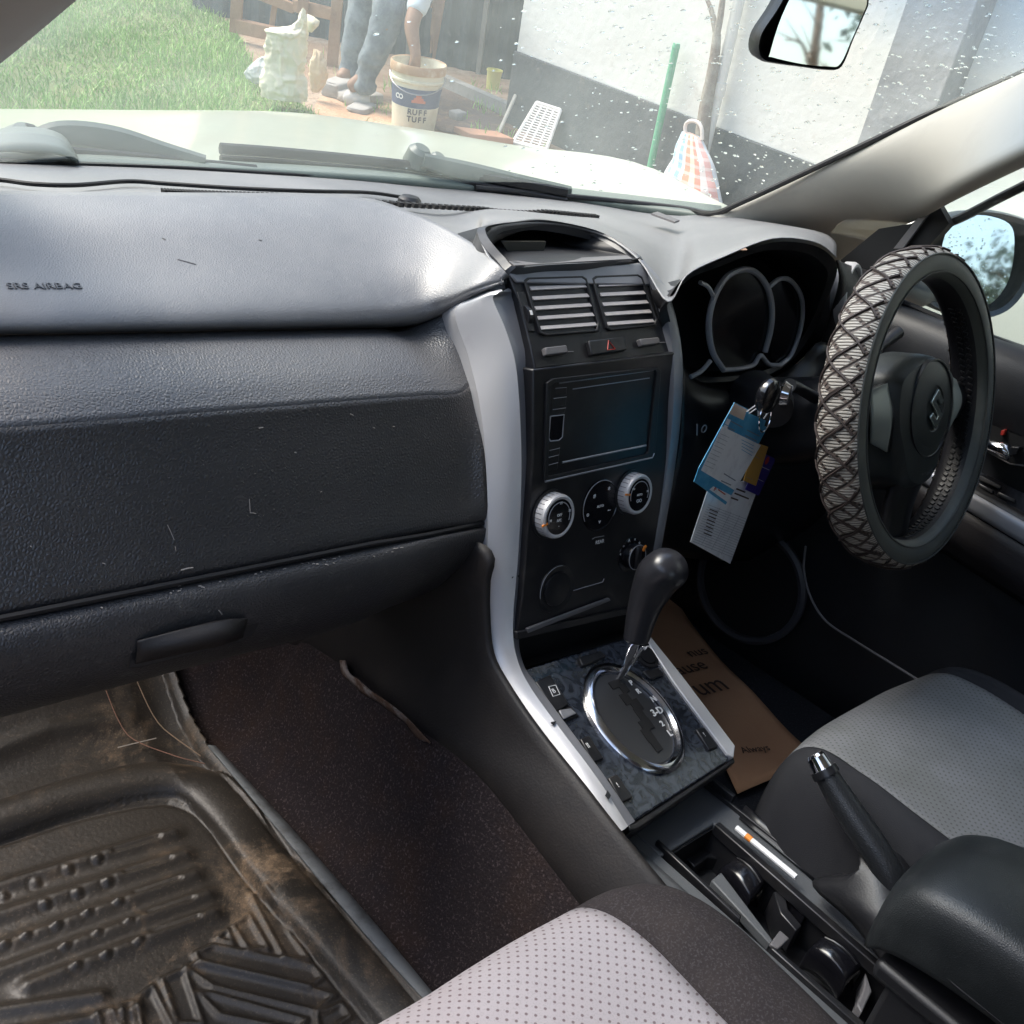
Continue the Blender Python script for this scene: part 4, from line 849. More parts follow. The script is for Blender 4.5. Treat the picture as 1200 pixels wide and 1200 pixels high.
for t in yy:
    s_ = arm_sec(t[0], t[1], t[2]); 
    if t[0] > -.32: s_ = [V((p.x, p.y, .79+(p.z-.782)*.55)) for p in s_]
    R_ows.append([p+V((AX, 0, .030)) for p in s_])
R_ows.insert(0, [V((AX+(p.x-AX)*.3, -.317, .80+(p.z-.80)*.3)) for p in R_ows[0]])
g.sgrid(R_ows, 4, 4); arm = g.obj('armrest', ARM, car, thick=.004, label='padded black vinyl armrest on the console box between the seats')
g = G(); g.box((AX, -.60, .70), (.135, .50, .075)); g.box((AX, -.60, .745), (.148, .53, .02)); g.obj('armrest_box', BLK, arm, bevel=.006)
g = G(); g.tube([V((AX+x, y, .795)) for x, y in ((-.082, -.8), (-.082, -.40), (-.074, -.345), (-.05, -.322), (.05, -.322), (.08, -.36))], .0012, 6); g.obj('armrest_seam', SAT, arm)
_ = 0
# ================================================================ instrument binnacle
lip = [(783, 352, .21), (805, 322, .205), (848, 304, .203), (905, 284, .193), (952, 287, .185), (976, 302, .182), (981, 318, .190), (972, 345, .205), (955, 385, .225), (930, 420, .24), (898, 440, .245), (850, 447, .245), (815, 446, .24), (797, 430, .235), (790, 400, .225), (785, 375, .215)]
L0 = cat([K(*p) for p in lip], 4, True); cm_ = sum(L0, V())/len(L0)
L1 = [p+V((0, .006, -.007 if p.z > cm_.z else 0))+(cm_-p)*.05 for p in L0]; L2 = [V((cm_.x+(p.x-cm_.x)*.97+.025, .290+(p.z-cm_.z)*.22, cm_.z+(p.z-cm_.z)*(.93 if p.z < cm_.z else .58))) for p in L0]
L2 = [DS.under(p) for p in L2]; L1 = [DS.under(p, .003) for p in L1]
g = G(); g.grid([[p+V((0, .008, -.012)) for p in L0], L0, L1, [DS.under(a.lerp(b, .3)) for a, b in zip(L1, L2)], [DS.under(a.lerp(b, .65)) for a, b in zip(L1, L2)], L2], close_u=True)
bn = g.obj('instrument_binnacle', BLK, car, label='hooded instrument binnacle behind the steering wheel, dials unlit')
g = G(); g.v = L2[:]; g.f = [tuple(range(len(L2)))]; g.obj('binnacle_back', VOID, bn)
CLP = PL((.36, .242, 1.16), X1, (0, .06, 1))
def zz(px, py): return (px/2.727+760, py/2.727+240)
def ring(pts, r, name, m=None, closed=False, h=.004, lab=None, par=None, face=True):
    q_ = pl(CLP, [zz(*p) for p in pts], h); q_ = cat(q_, 6, closed)
    if closed: q_ = q_+[q_[0]]
    g = G(); g.tube(q_, r, 8); o_ = g.obj(name, m or SLV2, par or bn, label=lab); return q_
RNG = mat('gauge_ring', (.45, .46, .50), .4, .3)
big = ring([(240, 528), (205, 470), (192, 390), (205, 310), (245, 235), (300, 207), (345, 218), (380, 265), (394, 330), (390, 400), (372, 470)], .0042, 'gauge_ring', RNG, lab='large central speedometer ring')
ring([(240, 528), (290, 524), (335, 512), (358, 482), (385, 510), (420, 512)], .0034, 'gauge_ring', RNG)
ring([(385, 262), (420, 236), (455, 243), (485, 285), (493, 340), (482, 410), (455, 480), (420, 512)], .0034, 'gauge_ring', RNG, lab='smaller right-hand gauge ring')
ring([(165, 248), (190, 262), (206, 290)], .0028, 'gauge_ring', RNG); ring([(135, 550), (170, 530), (198, 498)], .0032, 'gauge_ring', RNG, lab='left gauge ring, mostly hidden')
g = G(); g.v = pl(CLP, [zz(*p) for p in ((240, 524), (205, 465), (195, 390), (208, 312), (248, 240), (300, 212), (345, 222), (378, 268), (390, 330), (386, 400), (368, 470), (335, 508))], .001); g.f = [tuple(range(12))]; g.obj('gauge_face', GLS, bn)
g = G(); g.v = pl(CLP, [zz(*p) for p in ((392, 262), (420, 240), (455, 247), (481, 287), (489, 340), (478, 410), (452, 476), (420, 508), (390, 490))], .001); g.f = [tuple(range(9))]; g.obj('gauge_face', GLS, bn)
# right outer dash cheek, side vent ring
g = G(); g.sgrid([[K(982, 305, .19), K(985, 330, .20), K(975, 365, .22), K(962, 405, .235), K(950, 450, .24)], [K(1000, 312, .23), K(1008, 345, .22), K(1000, 400, .22), K(990, 450, .22), K(985, 500, .22)], [K(1030, 320, .29), K(1050, 370, .26), K(1060, 430, .25), K(1060, 500, .25), K(1050, 560, .25)], [K(1060, 330, .33), K(1085, 380, .29), K(1100, 440, .27), K(1110, 520, .27), K(1100, 600, .27)]], 4, 4)
g.obj('dash_end_panel', DASH, car, thick=.003)
vc = K(997, 345, .222)
g = G(); vn = V((.25, -1, .25)).normalized(); g.lathe(vc, vn, [(.047, -.012), (.047, 0), (.044, .005), (.040, .005), (.037, 0), (.037, -.02), (0, -.02)], 40)
sv = g.obj('side_vent_ring', SLV, car, label='round silver-ringed side vent by the driver window'); g = G(); g.lathe(vc, vn, [(0, -.008), (.0365, -.008)], 32); g.obj('vent_face', VOID, sv)
# lower fascia on the driver side
g = G(); g.sgrid([
 [K(797, 415, .22), K(800, 436, .238), K(822, 450, .242), K(852, 453, .244), K(900, 446, .242), K(935, 425, .235), K(962, 400, .23), K(1000, 420, .23)],
 [K(798, 450, .19), K(806, 470, .205), K(835, 480, .21), K(870, 480, .21), K(915, 470, .21), K(960, 450, .21), K(1000, 450, .21), K(1040, 470, .22)],
 [K(795, 520, .175), K(812, 530, .185), K(850, 540, .19), K(890, 545, .19), K(930, 540, .19), K(980, 530, .19), K(1020, 530, .20), K(1070, 540, .21)],
 [K(780, 590, .17), K(800, 600, .18), K(840, 608, .19), K(890, 610, .20), K(935, 605, .20), K(990, 600, .20), K(1030, 600, .21), K(1080, 610, .22)],
 [K(770, 640, .21), K(795, 650, .24), K(835, 655, .27), K(885, 655, .29), K(935, 650, .29), K(990, 645, .29), K(1030, 640, .29), K(1085, 650, .29)]], 4, 4)
dl = g.obj('knee_panel', SAT, car, thick=.003, label='black lower fascia under the instruments')
g = G(); g.tube(cat([K(*p)+V((0, -.004, 0)) for p in ((800, 442, .236), (815, 453, .238), (840, 458, .24))], 4), .002, 6); g.obj('panel_edge', GREY, dl)
sp = PL(K(825, 503, .186), X1, (0, .1, 1)); text('dash_symbol', 'O', sp.hit(825, 503, .003), X1, sp.ey, .016, GRY, dl, .0004); g = G(); g.tube(pl(sp, [(817, 497), (817, 510)], .003), .001, 5); g.obj('symbol_bar', GRY, dl)
# ================================================================ steering column and wheel
WC = V((.375, 0, 1.122)); WN = V((0, -.946, .324)); WY = V((0, .324, .946)); WX = X1
WPL = PL(WC, WX, WY)
def wp(u, v, h=0): return WC+WX*u+WY*v+WN*h
g = G(); cs = []
for h, ru, rv, dz in ((-.30, .07, .06, -.03), (-.22, .072, .062, -.028), (-.14, .070, .060, -.022), (-.085, .066, .056, -.012), (-.06, .055, .048, -.006), (-.055, .02, .02, -.006)):
    cs.append([wp(ru*math.copysign(abs(cos(a))**.75, cos(a)), rv*math.copysign(abs(sin(a))**.75, sin(a))+dz, h) for a in [2*pi*k/32 for k in range(32)]])
g.grid(cs, close_u=True); col_ = g.obj('column_shroud', SAT, car, label='black steering column shroud')
g = G(); g.tube([wp(.05, .02, -.10), wp(.11, .075, -.105), wp(.155, .095, -.10)], [.008, .008, .010], 12); g.obj('stalk', SAT, col_)
g = G(); g.tube([wp(-.05, .01, -.10), wp(-.10, .03, -.105), wp(-.13, .035, -.10)], [.008, .007, .009], 12); g.obj('stalk', SAT, col_)
g = G(); ic = K(905, 478, .12); g.tube([ic+V((.05, .06, -.01)), ic+V((.012, .010, 0)), ic+V((-.004, -.006, 0))], [.034, .030, .024], 24); g.obj('ignition_housing', SAT, col_)
sw_ = thing('steering_wheel_x', WC, 'x', 'x'); bpy.data.objects.remove(sw_)
# rim: cross-section in (radial, axial)
sec = []
NS = 28
for k in range(NS):
    a = 2*pi*k/NS
    rr_ = .0185*math.copysign(abs(cos(a))**.72, cos(a)); hh = .0265*math.copysign(abs(sin(a))**.80, sin(a)); sec.append((rr_, hh))
RW = .1815; NT = 180
def band(i0, i1, bump=None, uvs=False, off=0.):
    g = G(); uv = []
    ids = [i % NS for i in range(i0, i1+1)]
    for t in range(NT+1):
        a = 2*pi*t/NT
        for j, i in enumerate(ids):
            r_, h_ = sec[i]; f_ = 1+off
            g.v.append(WC+(WX*cos(a)+WY*sin(a))*(RW+r_*f_)+WN*h_*f_); uv.append((t/NT, j/(len(ids)-1)))
    m_ = len(ids)
    for t in range(NT):
        for j in range(m_-1): g.f.append((t*m_+j, (t+1)*m_+j, (t+1)*m_+j+1, t*m_+j+1))
    g.uv = uv; return g
def knitmat(m, n, l, b, tc):
    sp_ = n.new('ShaderNodeSeparateXYZ'); l.new(tc.outputs['UV'], sp_.inputs[0]); u, v = sp_.outputs[0], sp_.outputs[1]
    NU = 54
    U = math_(n, l, 'MULTIPLY', u, NU); Vv = math_(n, l, 'MULTIPLY', v, 2.6)
    nz = n.new('ShaderNodeTexNoise'); nz.inputs['Scale'].default_value = 60; l.new(tc.outputs['Object'], nz.inputs['Vector'])
    wob = math_(n, l, 'MULTIPLY', math_(n, l, 'SUBTRACT', nz.outputs['Fac'], .5), .45)
    d1 = math_(n, l, 'PINGPONG', math_(n, l, 'ADD', math_(n, l, 'ADD', U, Vv), wob), .5); d2 = math_(n, l, 'PINGPONG', math_(n, l, 'ADD', math_(n, l, 'SUBTRACT', U, Vv), wob), .5)
    e = math_(n, l, 'MINIMUM', d1, d2)                      # distance to the dark braid lines
    s1 = n.new('ShaderNodeMapRange'); s1.inputs['From Min'].default_value = .07; s1.inputs['From Max'].default_value = .15; l.new(e, s1.inputs['Value'])
    yarn = math_(n, l, 'PINGPONG', math_(n, l, 'MULTIPLY', u, NU*6), .5)       # fine strands across the band
    dia = math_(n, l, 'PINGPONG', math_(n, l, 'MULTIPLY', math_(n, l, 'ADD', U, Vv), 3.), .5)
    strand = math_(n, l, 'MAXIMUM', math_(n, l, 'MULTIPLY', yarn, s1.outputs[0]), math_(n, l, 'MULTIPLY', dia, math_(n, l, 'SUBTRACT', 1, s1.outputs[0])))
    st = n.new('ShaderNodeMapRange'); st.inputs['From Min'].default_value = .05; st.inputs['From Max'].default_value = .3; l.new(strand, st.inputs['Value'])
    light = mixc(n, l, st.outputs[0], (.085, .065, .05), (.43, .385, .33)); dark = mixc(n, l, st.outputs[0], (.02, .014, .012), (.10, .07, .055))
    l.new(mixc(n, l, s1.outputs[0], dark, light), b.inputs['Base Color'])
    hgt = math_(n, l, 'ADD', math_(n, l, 'MULTIPLY', s1.outputs[0], .8), math_(n, l, 'MULTIPLY', st.outputs[0], .6))
    bp = n.new('ShaderNodeBump'); bp.inputs['Strength'].default_value = .9; bp.inputs['Distance'].default_value = .0016; l.new(hgt, bp.inputs['Height']); l.new(bp.outputs[0], b.inputs['Normal'])
KNIT = mat('woven_yarn', (.4, .35, .3), .75, extra=knitmat)
SOFT = mat('cover_leather_grey', (.085, .090, .082), .48, grain=(900, .2, 'vor'), var=(20, (.13, .135, .12), .5, .8))
SOFTD = mat('cover_leather_dark', (.013, .013, .016), .38, grain=(420, .4, 'vor'))
knit = band(-8, 5, off=.05).obj('steering_wheel', KNIT, car, label='three-spoke steering wheel in a laced cover, woven grey and brown yarn outside and worn grey leather on its face', ang=180)
# raised criss-cross laces modelled over the woven band
gl = G(); NL = 27
for sgn in (1, -1):
    for q_ in range(NL):
        a0 = 2*pi*q_/NL; pts = []
        for s_ in range(11):
            f = s_/10; ia = -7.5+11*f; i_a = int(math.floor(ia)); fr = ia-i_a
            r0_, h0_ = sec[i_a % NS]; r1_, h1_ = sec[(i_a+1) % NS]; r_ = (r0_+(r1_-r0_)*fr)*1.12; h_ = (h0_+(h1_-h0_)*fr)*1.10
            a = a0+sgn*(f-.5)*2*pi/NL*1.5
            pts.append(WC+(WX*cos(a)+WY*sin(a))*(RW+r_)+WN*h_)
        gl.tube(pts, .0016, 5, caps=False)
YB = mat('brown_lace', (.035, .022, .018), .7)
gl.obj('lacing', YB, knit)
band(5, 12).obj('cover_face', SOFT, knit, ang=180)
band(12, 20).obj('cover_inner_band', SOFTD, knit, ang=180)
g = G()
for f, h in ((5, 1.06), (9.4, 1.03)):
    r0_, h0_ = sec[int(f)]
    g.tube([WC+(WX*cos(2*pi*t/120)+WY*sin(2*pi*t/120))*(RW+r0_*h)+WN*h0_*h for t in range(121)], .0012, 5)
g.obj('cover_seam', mat('seam_grey', (.05, .052, .048), .6), knit)
g = G()                                                  # stitches on the lower inside of the rim
for t in range(70, 118):
    a = 2*pi*(t/120)+pi*.33
    for hh_ in (-.006, .004):
        c_ = WC+(WX*cos(a)+WY*sin(a))*(RW-.0188)+WN*hh_; g.box(c_, (.0052, .0065, .0022), (WX*-sin(a)+WY*cos(a)+WN*.5), (WN-(WX*-sin(a)+WY*cos(a))*.5))
g.obj('cover_stitching', SAT, knit, bevel=.0006)
# hub pad
HB = mat('hub_pad', (.022, .026, .026), .40, grain=(700, .25, 'vor'))
def padrows():
    o_ = [(-.085, .032), (-.075, .052), (-.035, .068), (0, .072), (.035, .068), (.075, .052), (.085, .032), (.082, -.01), (.062, -.05), (.045, -.085), (.020, -.100), (0, -.102), (-.020, -.100), (-.045, -.085), (-.062, -.05), (-.082, -.01)]
    o_ = cat([V((a, b, 0)) for a, b in o_], 4, True)
    return [[wp(p.x*s, p.y*s-.008*(1-s), h) for p in o_] for s, h in ((1.02, -.035), (1.0, -.005), (.97, .008), (.88, .0175), (.6, .0225), (.3, .024), (.05, .024))]
g = G(); g.grid(padrows(), close_u=True); hubp = g.obj('airbag_pad', HB, knit)
for sx in (-1, 1):                                        # side spokes with grey inlays
    rev = (lambda r: [q[::-1] for q in r]) if sx > 0 else (lambda r: r)
    g = G(); g.sgrid(rev([[wp(sx*.070, .046, .004), wp(sx*.10, .036, .002), wp(sx*.135, .030, -.004), wp(sx*.168, .030, -.008)], [wp(sx*.072, .0, .014), wp(sx*.10, .0, .010), wp(sx*.135, .004, .004), wp(sx*.168, .006, 0)], [wp(sx*.066, -.046, .004), wp(sx*.095, -.036, .002), wp(sx*.13, -.024, -.004), wp(sx*.168, -.020, -.008)]]), 4, 4); g.obj('spoke', SAT, knit, thick=.016)
    g = G(); g.sgrid(rev([[wp(sx*.088, .040, .0065), wp(sx*.105, .037, .0045), wp(sx*.122, .033, .002)], [wp(sx*.088, .0, .0150), wp(sx*.108, .001, .0125), wp(sx*.128, .003, .0090)], [wp(sx*.080, -.044, .0075), wp(sx*.095, -.038, .0055), wp(sx*.112, -.031, .002)]]), 4, 4); g.obj('spoke_inlay', mat('spoke_grey', (.30, .33, .31), .40, .3) if 'spoke_grey' not in MATS else MATS['spoke_grey'], knit, thick=.003)
g = G(); g.sgrid([[wp(-.038, -.085, .006), wp(-.034, -.12, -.006), wp(-.034, -.168, -.012)], [wp(0, -.088, .018), wp(0, -.12, .008), wp(0, -.168, 0)], [wp(.038, -.085, .006), wp(.034, -.12, -.006), wp(.034, -.168, -.012)]], 4, 4); g.obj('spoke', SAT, knit, thick=.014)
# emblem: round recess ring and the S mark
def eo(ru, rv, prof, name, m, n=56, c=(0.004, .004)):
    rows = [[wp(c[0]+(ru+d)*cos(2*pi*k/n), c[1]+(rv+d)*sin(2*pi*k/n), h) for k in range(n)] for d, h in prof]; g = G(); g.grid(rows, close_u=True); return g.obj(name, m, knit)
eo(.058, .061, [(.0015, .016), (.001, .0235), (-.001, .0235), (-.003, .021)], 'pad_groove', SAT)
eo(.056, .059, [(0, .0215), (-.02, .0255), (-.030, .026), (-.031, .0245), (-.05, .0243)], 'badge_plate', HB)
EM = PL(wp(.004, .004, .0262), WX, WY)
S_ = [(0, 1.0), (.98, .42), (.98, .16), (.62, .16), (-.10, .58)], 
Sm = [(-.92, .36), (-.02, .98), (.95, .36), (.60, .12), (.02, .50), (-.22, .36), (.92, -.40), (.92, -.40), (-.02, -1.0), (-.92, -.40), (-.58, -.16), (0, -.52), (.20, -.40)]
Sm = [(-.95, .38), (0, 1.02), (.95, .38), (.60, .14), (0, .52), (-.24, .38), (.95, -.38), (0, -1.02), (-.95, -.38), (-.60, -.14), (0, -.52), (.24, -.38)]
g = G(); g.prism([EM.at(a*.0185, b*.0245, .003) for a, b in Sm], -EM.n*.004); g.obj('badge', mat('badge_metal', (.42, .46, .43), .22, .9), knit, bevel=.0009, label='chrome S-shaped badge in the middle of the wheel')
text('pad_lettering', 'AIRBAG', wp(.010, -.078, .0195), WX, WY, .010, EMB, knit, .0006)
# ================================================================ seats
def seat(name_lab, xc, z0, yf, hw, pl_, fabric, other, stitch_side):
    Xs = [(-hw*1.02, -.24), (-hw*1.06, -.14), (-hw*1.03, -.045), (-pl_-(hw-pl_)*.82, .004), (-pl_-(hw-pl_)*.38, .014), (-pl_, .004), (-pl_*.5, -.002), (0, -.004), (pl_*.5, -.002), (pl_, .004), (pl_+(hw-pl_)*.38, .014), (pl_+(hw-pl_)*.82, .004), (hw*1.03, -.045), (hw*1.06, -.14), (hw*1.02, -.24)]
    Ys = [(.010, .93, -.20, 0), (.016, .94, -.12, .3), (.006, .955, -.045, .7), (-.022, .97, -.010, .95), (-.075, 1., .000, 1), (-.16, 1., -.004, 1), (-.30, 1., -.012, 1), (-.50, 1, -.02, 1)]
    rows = []
    for dy_, s, dz, k in Ys:
        rows.append([V((xc+x*s, yf+dy_-(.035*(abs(x)/hw)**4 if k < 1.1 else 0), z0+dz+(z*k if z > -.03 else z+(dz*.1)))) for x, z in Xs])
    from mathutils import noise as NZ
    rows = [cat(r, 5) for r in rows]; cols = [cat([r[j] for r in rows], 6) for j in range(len(rows[0]))]
    full = [[c[i]+V((0, 0, 1))*(NZ.noise(c[i]*9)*.0035+NZ.noise(c[i]*24)*.0010) for c in cols] for i in range(len(cols[0]))]
    a, b = 5*5, 9*5
    g = G(); g.grid([r[a:b+1] for r in full]); 
    st_ = None
    s_o = g.obj('front_seat', fabric, car, thick=.004, label=name_lab)
    g = G(); g.grid([r[:a+1] for r in full]); g.obj('side_bolster', CLOTH if other is None else other, s_o, thick=.004)
    g = G(); g.grid([r[b:] for r in full]); g.obj('side_bolster', CLOTH if other is None else other, s_o, thick=.004)
    for j, nm in ((a, 'seam'), (b, 'seam')):
        g = G(); g.tube([r[j]+V((0, 0, .001)) for r in full[6:]], .0012, 5); g.obj(nm, VOID, s_o)
    if stitch_side:
        for j in stitch_side:
            g = G(); ln = [r[j]+V((-.0008, 0, .0008)) for r in full[14:]]
            for p, q_ in zip(ln[:-1], ln[1:]):
                n_ = max(1, int((q_-p).length/.006))
                for k in range(n_): 
                    u0 = p.lerp(q_, (k+.15)/n_); u1 = p.lerp(q_, (k+.8)/n_); g.tube([u0, u1], .0006, 4)
            g.obj('stitching', STI, s_o)
    yb = yf-.52
    g = G(); g.sgrid([[V((xc+x, yb-.02-t*.16+abs(x)*-.0+(.03 if abs(x) > hw*.8 else 0), z0+t*.62-.02)) for x in (-hw, -hw*.8, -hw*.4, 0, hw*.4, hw*.8, hw)] for t in (0, .3, .7, 1.)], 3, 4); g.obj('backrest', CLOTH, s_o, thick=.08, bevel=.01)
    g = G(); g.box((xc, yb-.21, z0+.70), (.24, .09, .17)); g.obj('headrest', CLOTH, s_o, bevel=.03)
    return s_o
DCL = mat('charcoal_cloth', (.020, .020, .023), .95, grain=(900, .7, 'noise'), spec=.2, var=(9, (.03, .03, .032), .4, .8))
s1 = seat('passenger seat cushion of pale perforated cloth with dark bolsters', -.452, .800, -.150, .262, .165, FAB_P, CLOTH, None)
s2 = seat('driver seat cushion of worn grey perforated cloth with charcoal bolsters and tan stitching', .320, .772, -.105, .224, .176, FAB_D, DCL, (2*5+3, 3*5+3))
# ================================================================ driver door
g = G()
g.sgrid([[V((.700, y, 1.192)) for y in (.36, .22, .0, -.3, -.8)], [V((.672, y, 1.186)) for y in (.36, .22, .0, -.3, -.8)], [V((.655, y, 1.165)) for y in (.36, .22, .0, -.3, -.8)], [V((.650, y, 1.12)) for y in (.36, .22, .0, -.3, -.8)], [V((.662, y, 1.075)) for y in (.36, .22, .0, -.3, -.8)]], 4, 4)
door = g.obj('driver_door', DOORP, car, thick=.004, label='driver door lined in black with a silver armrest strip')
g = G(); g.sgrid([[V((.664, y, z+.078)) for y in (.62, .3, 0, -.8)] for z in (.998,)]+[[V((.69, y, z)) for y in (.62, .3, 0, -.8)] for z in (1.04, .97, .90, .70, .47)], 3, 3); g.obj('door_panel', DOORP, door, thick=.003)
def D(px, py, x=.66): return Q(px, py, x=x)
g = G()     # silver strip of the armrest
u = [(1060, 535), (1085, 548), (1130, 572), (1180, 600), (1230, 628), (1290, 660)]; lo_ = [(1060, 556), (1085, 569), (1130, 596), (1180, 626), (1230, 656), (1290, 690)]
A_ = [D(a, b, .628) for a, b in u]; B_ = [D(a, b, .622) for a, b in lo_]
g.sgrid([[p+V((.03, 0, .002)) for p in A_], A_, [a.lerp(b, .5)+V((-.004, 0, 0)) for a, b in zip(A_, B_)], B_, [p+V((.02, 0, -.006)) for p in B_]], 4, 3); g.obj('silver_strip', SLV2, door)
g = G(); g.sgrid([[p+V((0, 0, .001)) for p in A_], [p+V((.05, 0, .008)) for p in A_]], 4, 2); g.obj('armrest_top', SAT, door, thick=.003)
g = G(); g.sgrid([[p+V((.004, 0, -.003)) for p in B_], [p+V((.006, 0, -.05)) for p in B_], [p+V((.04, 0, -.09)) for p in B_]], 4, 3); g.obj('armrest_side', mat('brownish_door_plastic', (.030, .026, .028), .55, grain=(400, .3, 'noise')), door, thick=.003)
DP = PL((.652, 0, 1.05), (0, -1, 0), (0, 0, 1))
def dpl(name, q_, h0, h1, m, bevel=.0012, par=None): g = G(); g.prism(pl(DP, q_, h1), -DP.n*(h1-h0)); return g.obj(name, m, par or door, bevel=bevel)
def z7(px, py): return (px/6+1040, py/6+440)
dpl('handle_recess', [z7(*p) for p in ((640, 260), (700, 265), (1000, 380), (1010, 640), (860, 620), (650, 520))], -.03, -.004, VOID)
outline(DP, [z7(*p) for p in ((640, 262), (700, 268), (1000, 382))], .0012, -.002, closed=False).obj('recess_edge', GREY, door)
outline(DP, [z7(*p) for p in ((640, 500), (700, 530), (860, 622), (1000, 640))], .0012, -.002, closed=False).obj('recess_edge', GREY, door)
g = G(); g.sgrid([[DP.hit(*z7(a, b), h) for a, b, h in r] for r in ([(640, 430, .0), (700, 450, .006), (770, 468, .012), (830, 480, .012), (880, 500, .006)], [(640, 480, .004), (700, 500, .014), (770, 520, .020), (840, 545, .018), (860, 580, .008)], [(640, 500, .0), (700, 525, .006), (770, 560, .010), (820, 585, .010), (850, 600, .004)])], 4, 4); g.obj('door_handle', CHR, door, thick=.002)
dpl('lock_flag', [z7(*p) for p in ((800, 385), (830, 380), (815, 425), (790, 420))], -.004, .004, RED); dpl('lock_knob', [z7(*p) for p in ((865, 500), (930, 505), (900, 560), (850, 560))], -.004, .010, SAT)
WP = PL((.66, 0, 1.005), (0, -1, 0), (.35, 0, 1))
for q_ in ([(630, 700), (650, 698), (800, 775), (785, 800), (640, 735)], [(640, 752), (740, 805), (735, 835), (638, 780)], [(780, 815), (900, 870), (890, 900), (765, 840)], [(880, 935), (960, 975), (965, 1010), (890, 960)]):
    g = G(); g.prism(pl(WP, [z7(*p) for p in q_], .004), -WP.n*.004); g.obj('window_switch', SAT, door, bevel=.0016)
g = G(); g.prism(pl(WP, [z7(*p) for p in ((600, 680), (640, 668), (1000, 850), (1000, 1010), (600, 790))], 0), -WP.n*.01); g.obj('switch_panel', GLS, door)
g = G(); c_ = Q(878, 685, x=.655); ax_ = V((-1, -.05, .05)).normalized(); g.lathe(c_, ax_, [(.112, -.004), (.112, .004), (.106, .008), (.099, .006), (.098, -.004)], 56); spk = g.obj('speaker_ring', mat('speaker_rim', (.05, .05, .058), .45), door, label='ring of the door speaker down by the driver footwell'); g = G(); g.lathe(c_, ax_, [(.098, -.004), (.05, -.004), (0, -.004)], 40); g.obj('speaker_grille', VOID, spk)
g = G(); g.tube(cat([D(a, b, .60) for a, b in ((944, 640), (942, 668), (950, 700), (968, 728), (1000, 750), (1052, 782), (1100, 812))], 5), .0020, 6); g.obj('pocket_edge', GREY, door)
# sail panel, window seal, mirror
g = G(); g.prism([D(985, 305, .665), D(1030, 268, .665), D(1068, 262, .665), D(1100, 240, .665), D(1112, 262, .665), D(1078, 300, .665), D(1052, 348, .665), D(1040, 352, .665), D(1000, 345, .665)], (.02, 0, 0)); sail = g.obj('mirror_sail_panel', VOID, door)
g = G(); g.prism([D(1092, 248, .66), D(1077, 255, .66), D(1048, 292, .66), D(1060, 292, .66)], (-.005, 0, 0)); g.obj('sail_rib', GREY, door, bevel=.001)
g = G(); g.tube(cat([D(a, b, .69) for a, b in ((1040, 350), (1052, 352), (1090, 368), (1140, 388), (1200, 412), (1280, 446))], 3), .005, 8); g.obj('window_seal', VOID, door)
g = G(); fr_ = cat([K(a, b, c).lerp(K(a, b, c), 1)+V((0.07, -.03, 0)) for a, b, c in ((985, 303, .35), (1030, 268, .26), (1080, 246, .20), (1130, 219, .15), (1200, 183, .08), (1300, 134, -.02))], 4); g.tube(fr_, .007, 8); g.obj('window_frame', BLK, door)
g = G(); g.prism([V((.69, .40, 1.19)), V((.69, .36, 1.28)), V((.655, .0, 1.58)), V((.65, -.5, 1.62)), V((.69, -.6, 1.19))], (.004, 0, 0)); g.obj('window_glass', GLASS2, door, smooth=False)
# door mirror
MC = Q(1128, 305, x=.86)
mirr_o = [(1062, 300), (1078, 270), (1120, 250), (1160, 246), (1205, 258), (1218, 275), (1210, 320), (1190, 355), (1165, 371), (1130, 372), (1090, 360), (1066, 335)]
mir_g = [(1098, 300), (1106, 268), (1122, 255), (1150, 252), (1178, 262), (1184, 285), (1178, 325), (1160, 352), (1140, 358), (1118, 350), (1104, 330)]
mn = V((-.40, -1, .02)).normalized()
MPL = PL(MC, V((.86, -.50, 0)), V((0, .145, 1)))
ho = cat(pl(MPL, mirr_o, 0), 4, True); mc_ = sum(ho, V())/len(ho)
g = G(); dn = -MPL.n
g.grid([[p+(mc_-p)*.12+dn*-.004 for p in ho], [p+dn*-.008+(mc_-p)*.04 for p in ho], ho, [p+dn*.04+(mc_-p)*.04 for p in ho], [p+dn*.085+(mc_-p)*.25 for p in ho], [p+dn*.11+(mc_-p)*.6 for p in ho], [p+dn*.115+(mc_-p)*.95 for p in ho]], close_u=True)
MB_ = mat('mirror_housing_blue_black', (.030, .045, .06), .3); dm = g.obj('door_mirror', MB_, car, label='door mirror outside the driver window, its glass wet with drops')
g = G(); g.grid([[p+(mc_-p)*.13+dn*-.003 for p in ho], [p+(mc_-p)*.18+dn*.008 for p in ho]], close_u=True); gq = cat(pl(MPL, mir_g, .000), 4, True)
MG = mat('mirror_silver', (.80, .84, .86), .03, 1.0)
g2 = G(); g2.v = [p+dn*-.010 for p in gq]; g2.f = [tuple(range(len(gq)))]; g2.obj('mirror_glass', MG, dm, smooth=False)
g = G(); g.tube([MC+V((-.16, .05, -.05)), MC+V((-.08, .03, -.06)), MC+V((0, .03, -.05))], [.03, .035, .03], 12); g.obj('mirror_arm', MB_, dm)
g = G(); rnd = random.Random(4)
for _ in range(230):
    a, b = rnd.random(), rnd.random(); p = (1100+a*82, 254+b*102)
    q_ = MPL.hit(p[0], p[1], .0105)
    if (q_-mc_).length > .085: continue
    r9 = rnd.uniform(.0007, .0019); g.lathe(q_, MPL.n, [(0, 0), (r9, 0), (r9*.7, r9*.4), (0, r9*.55)], 6)
g.obj('water_drops', DROP, dm)['kind'] = 'stuff'
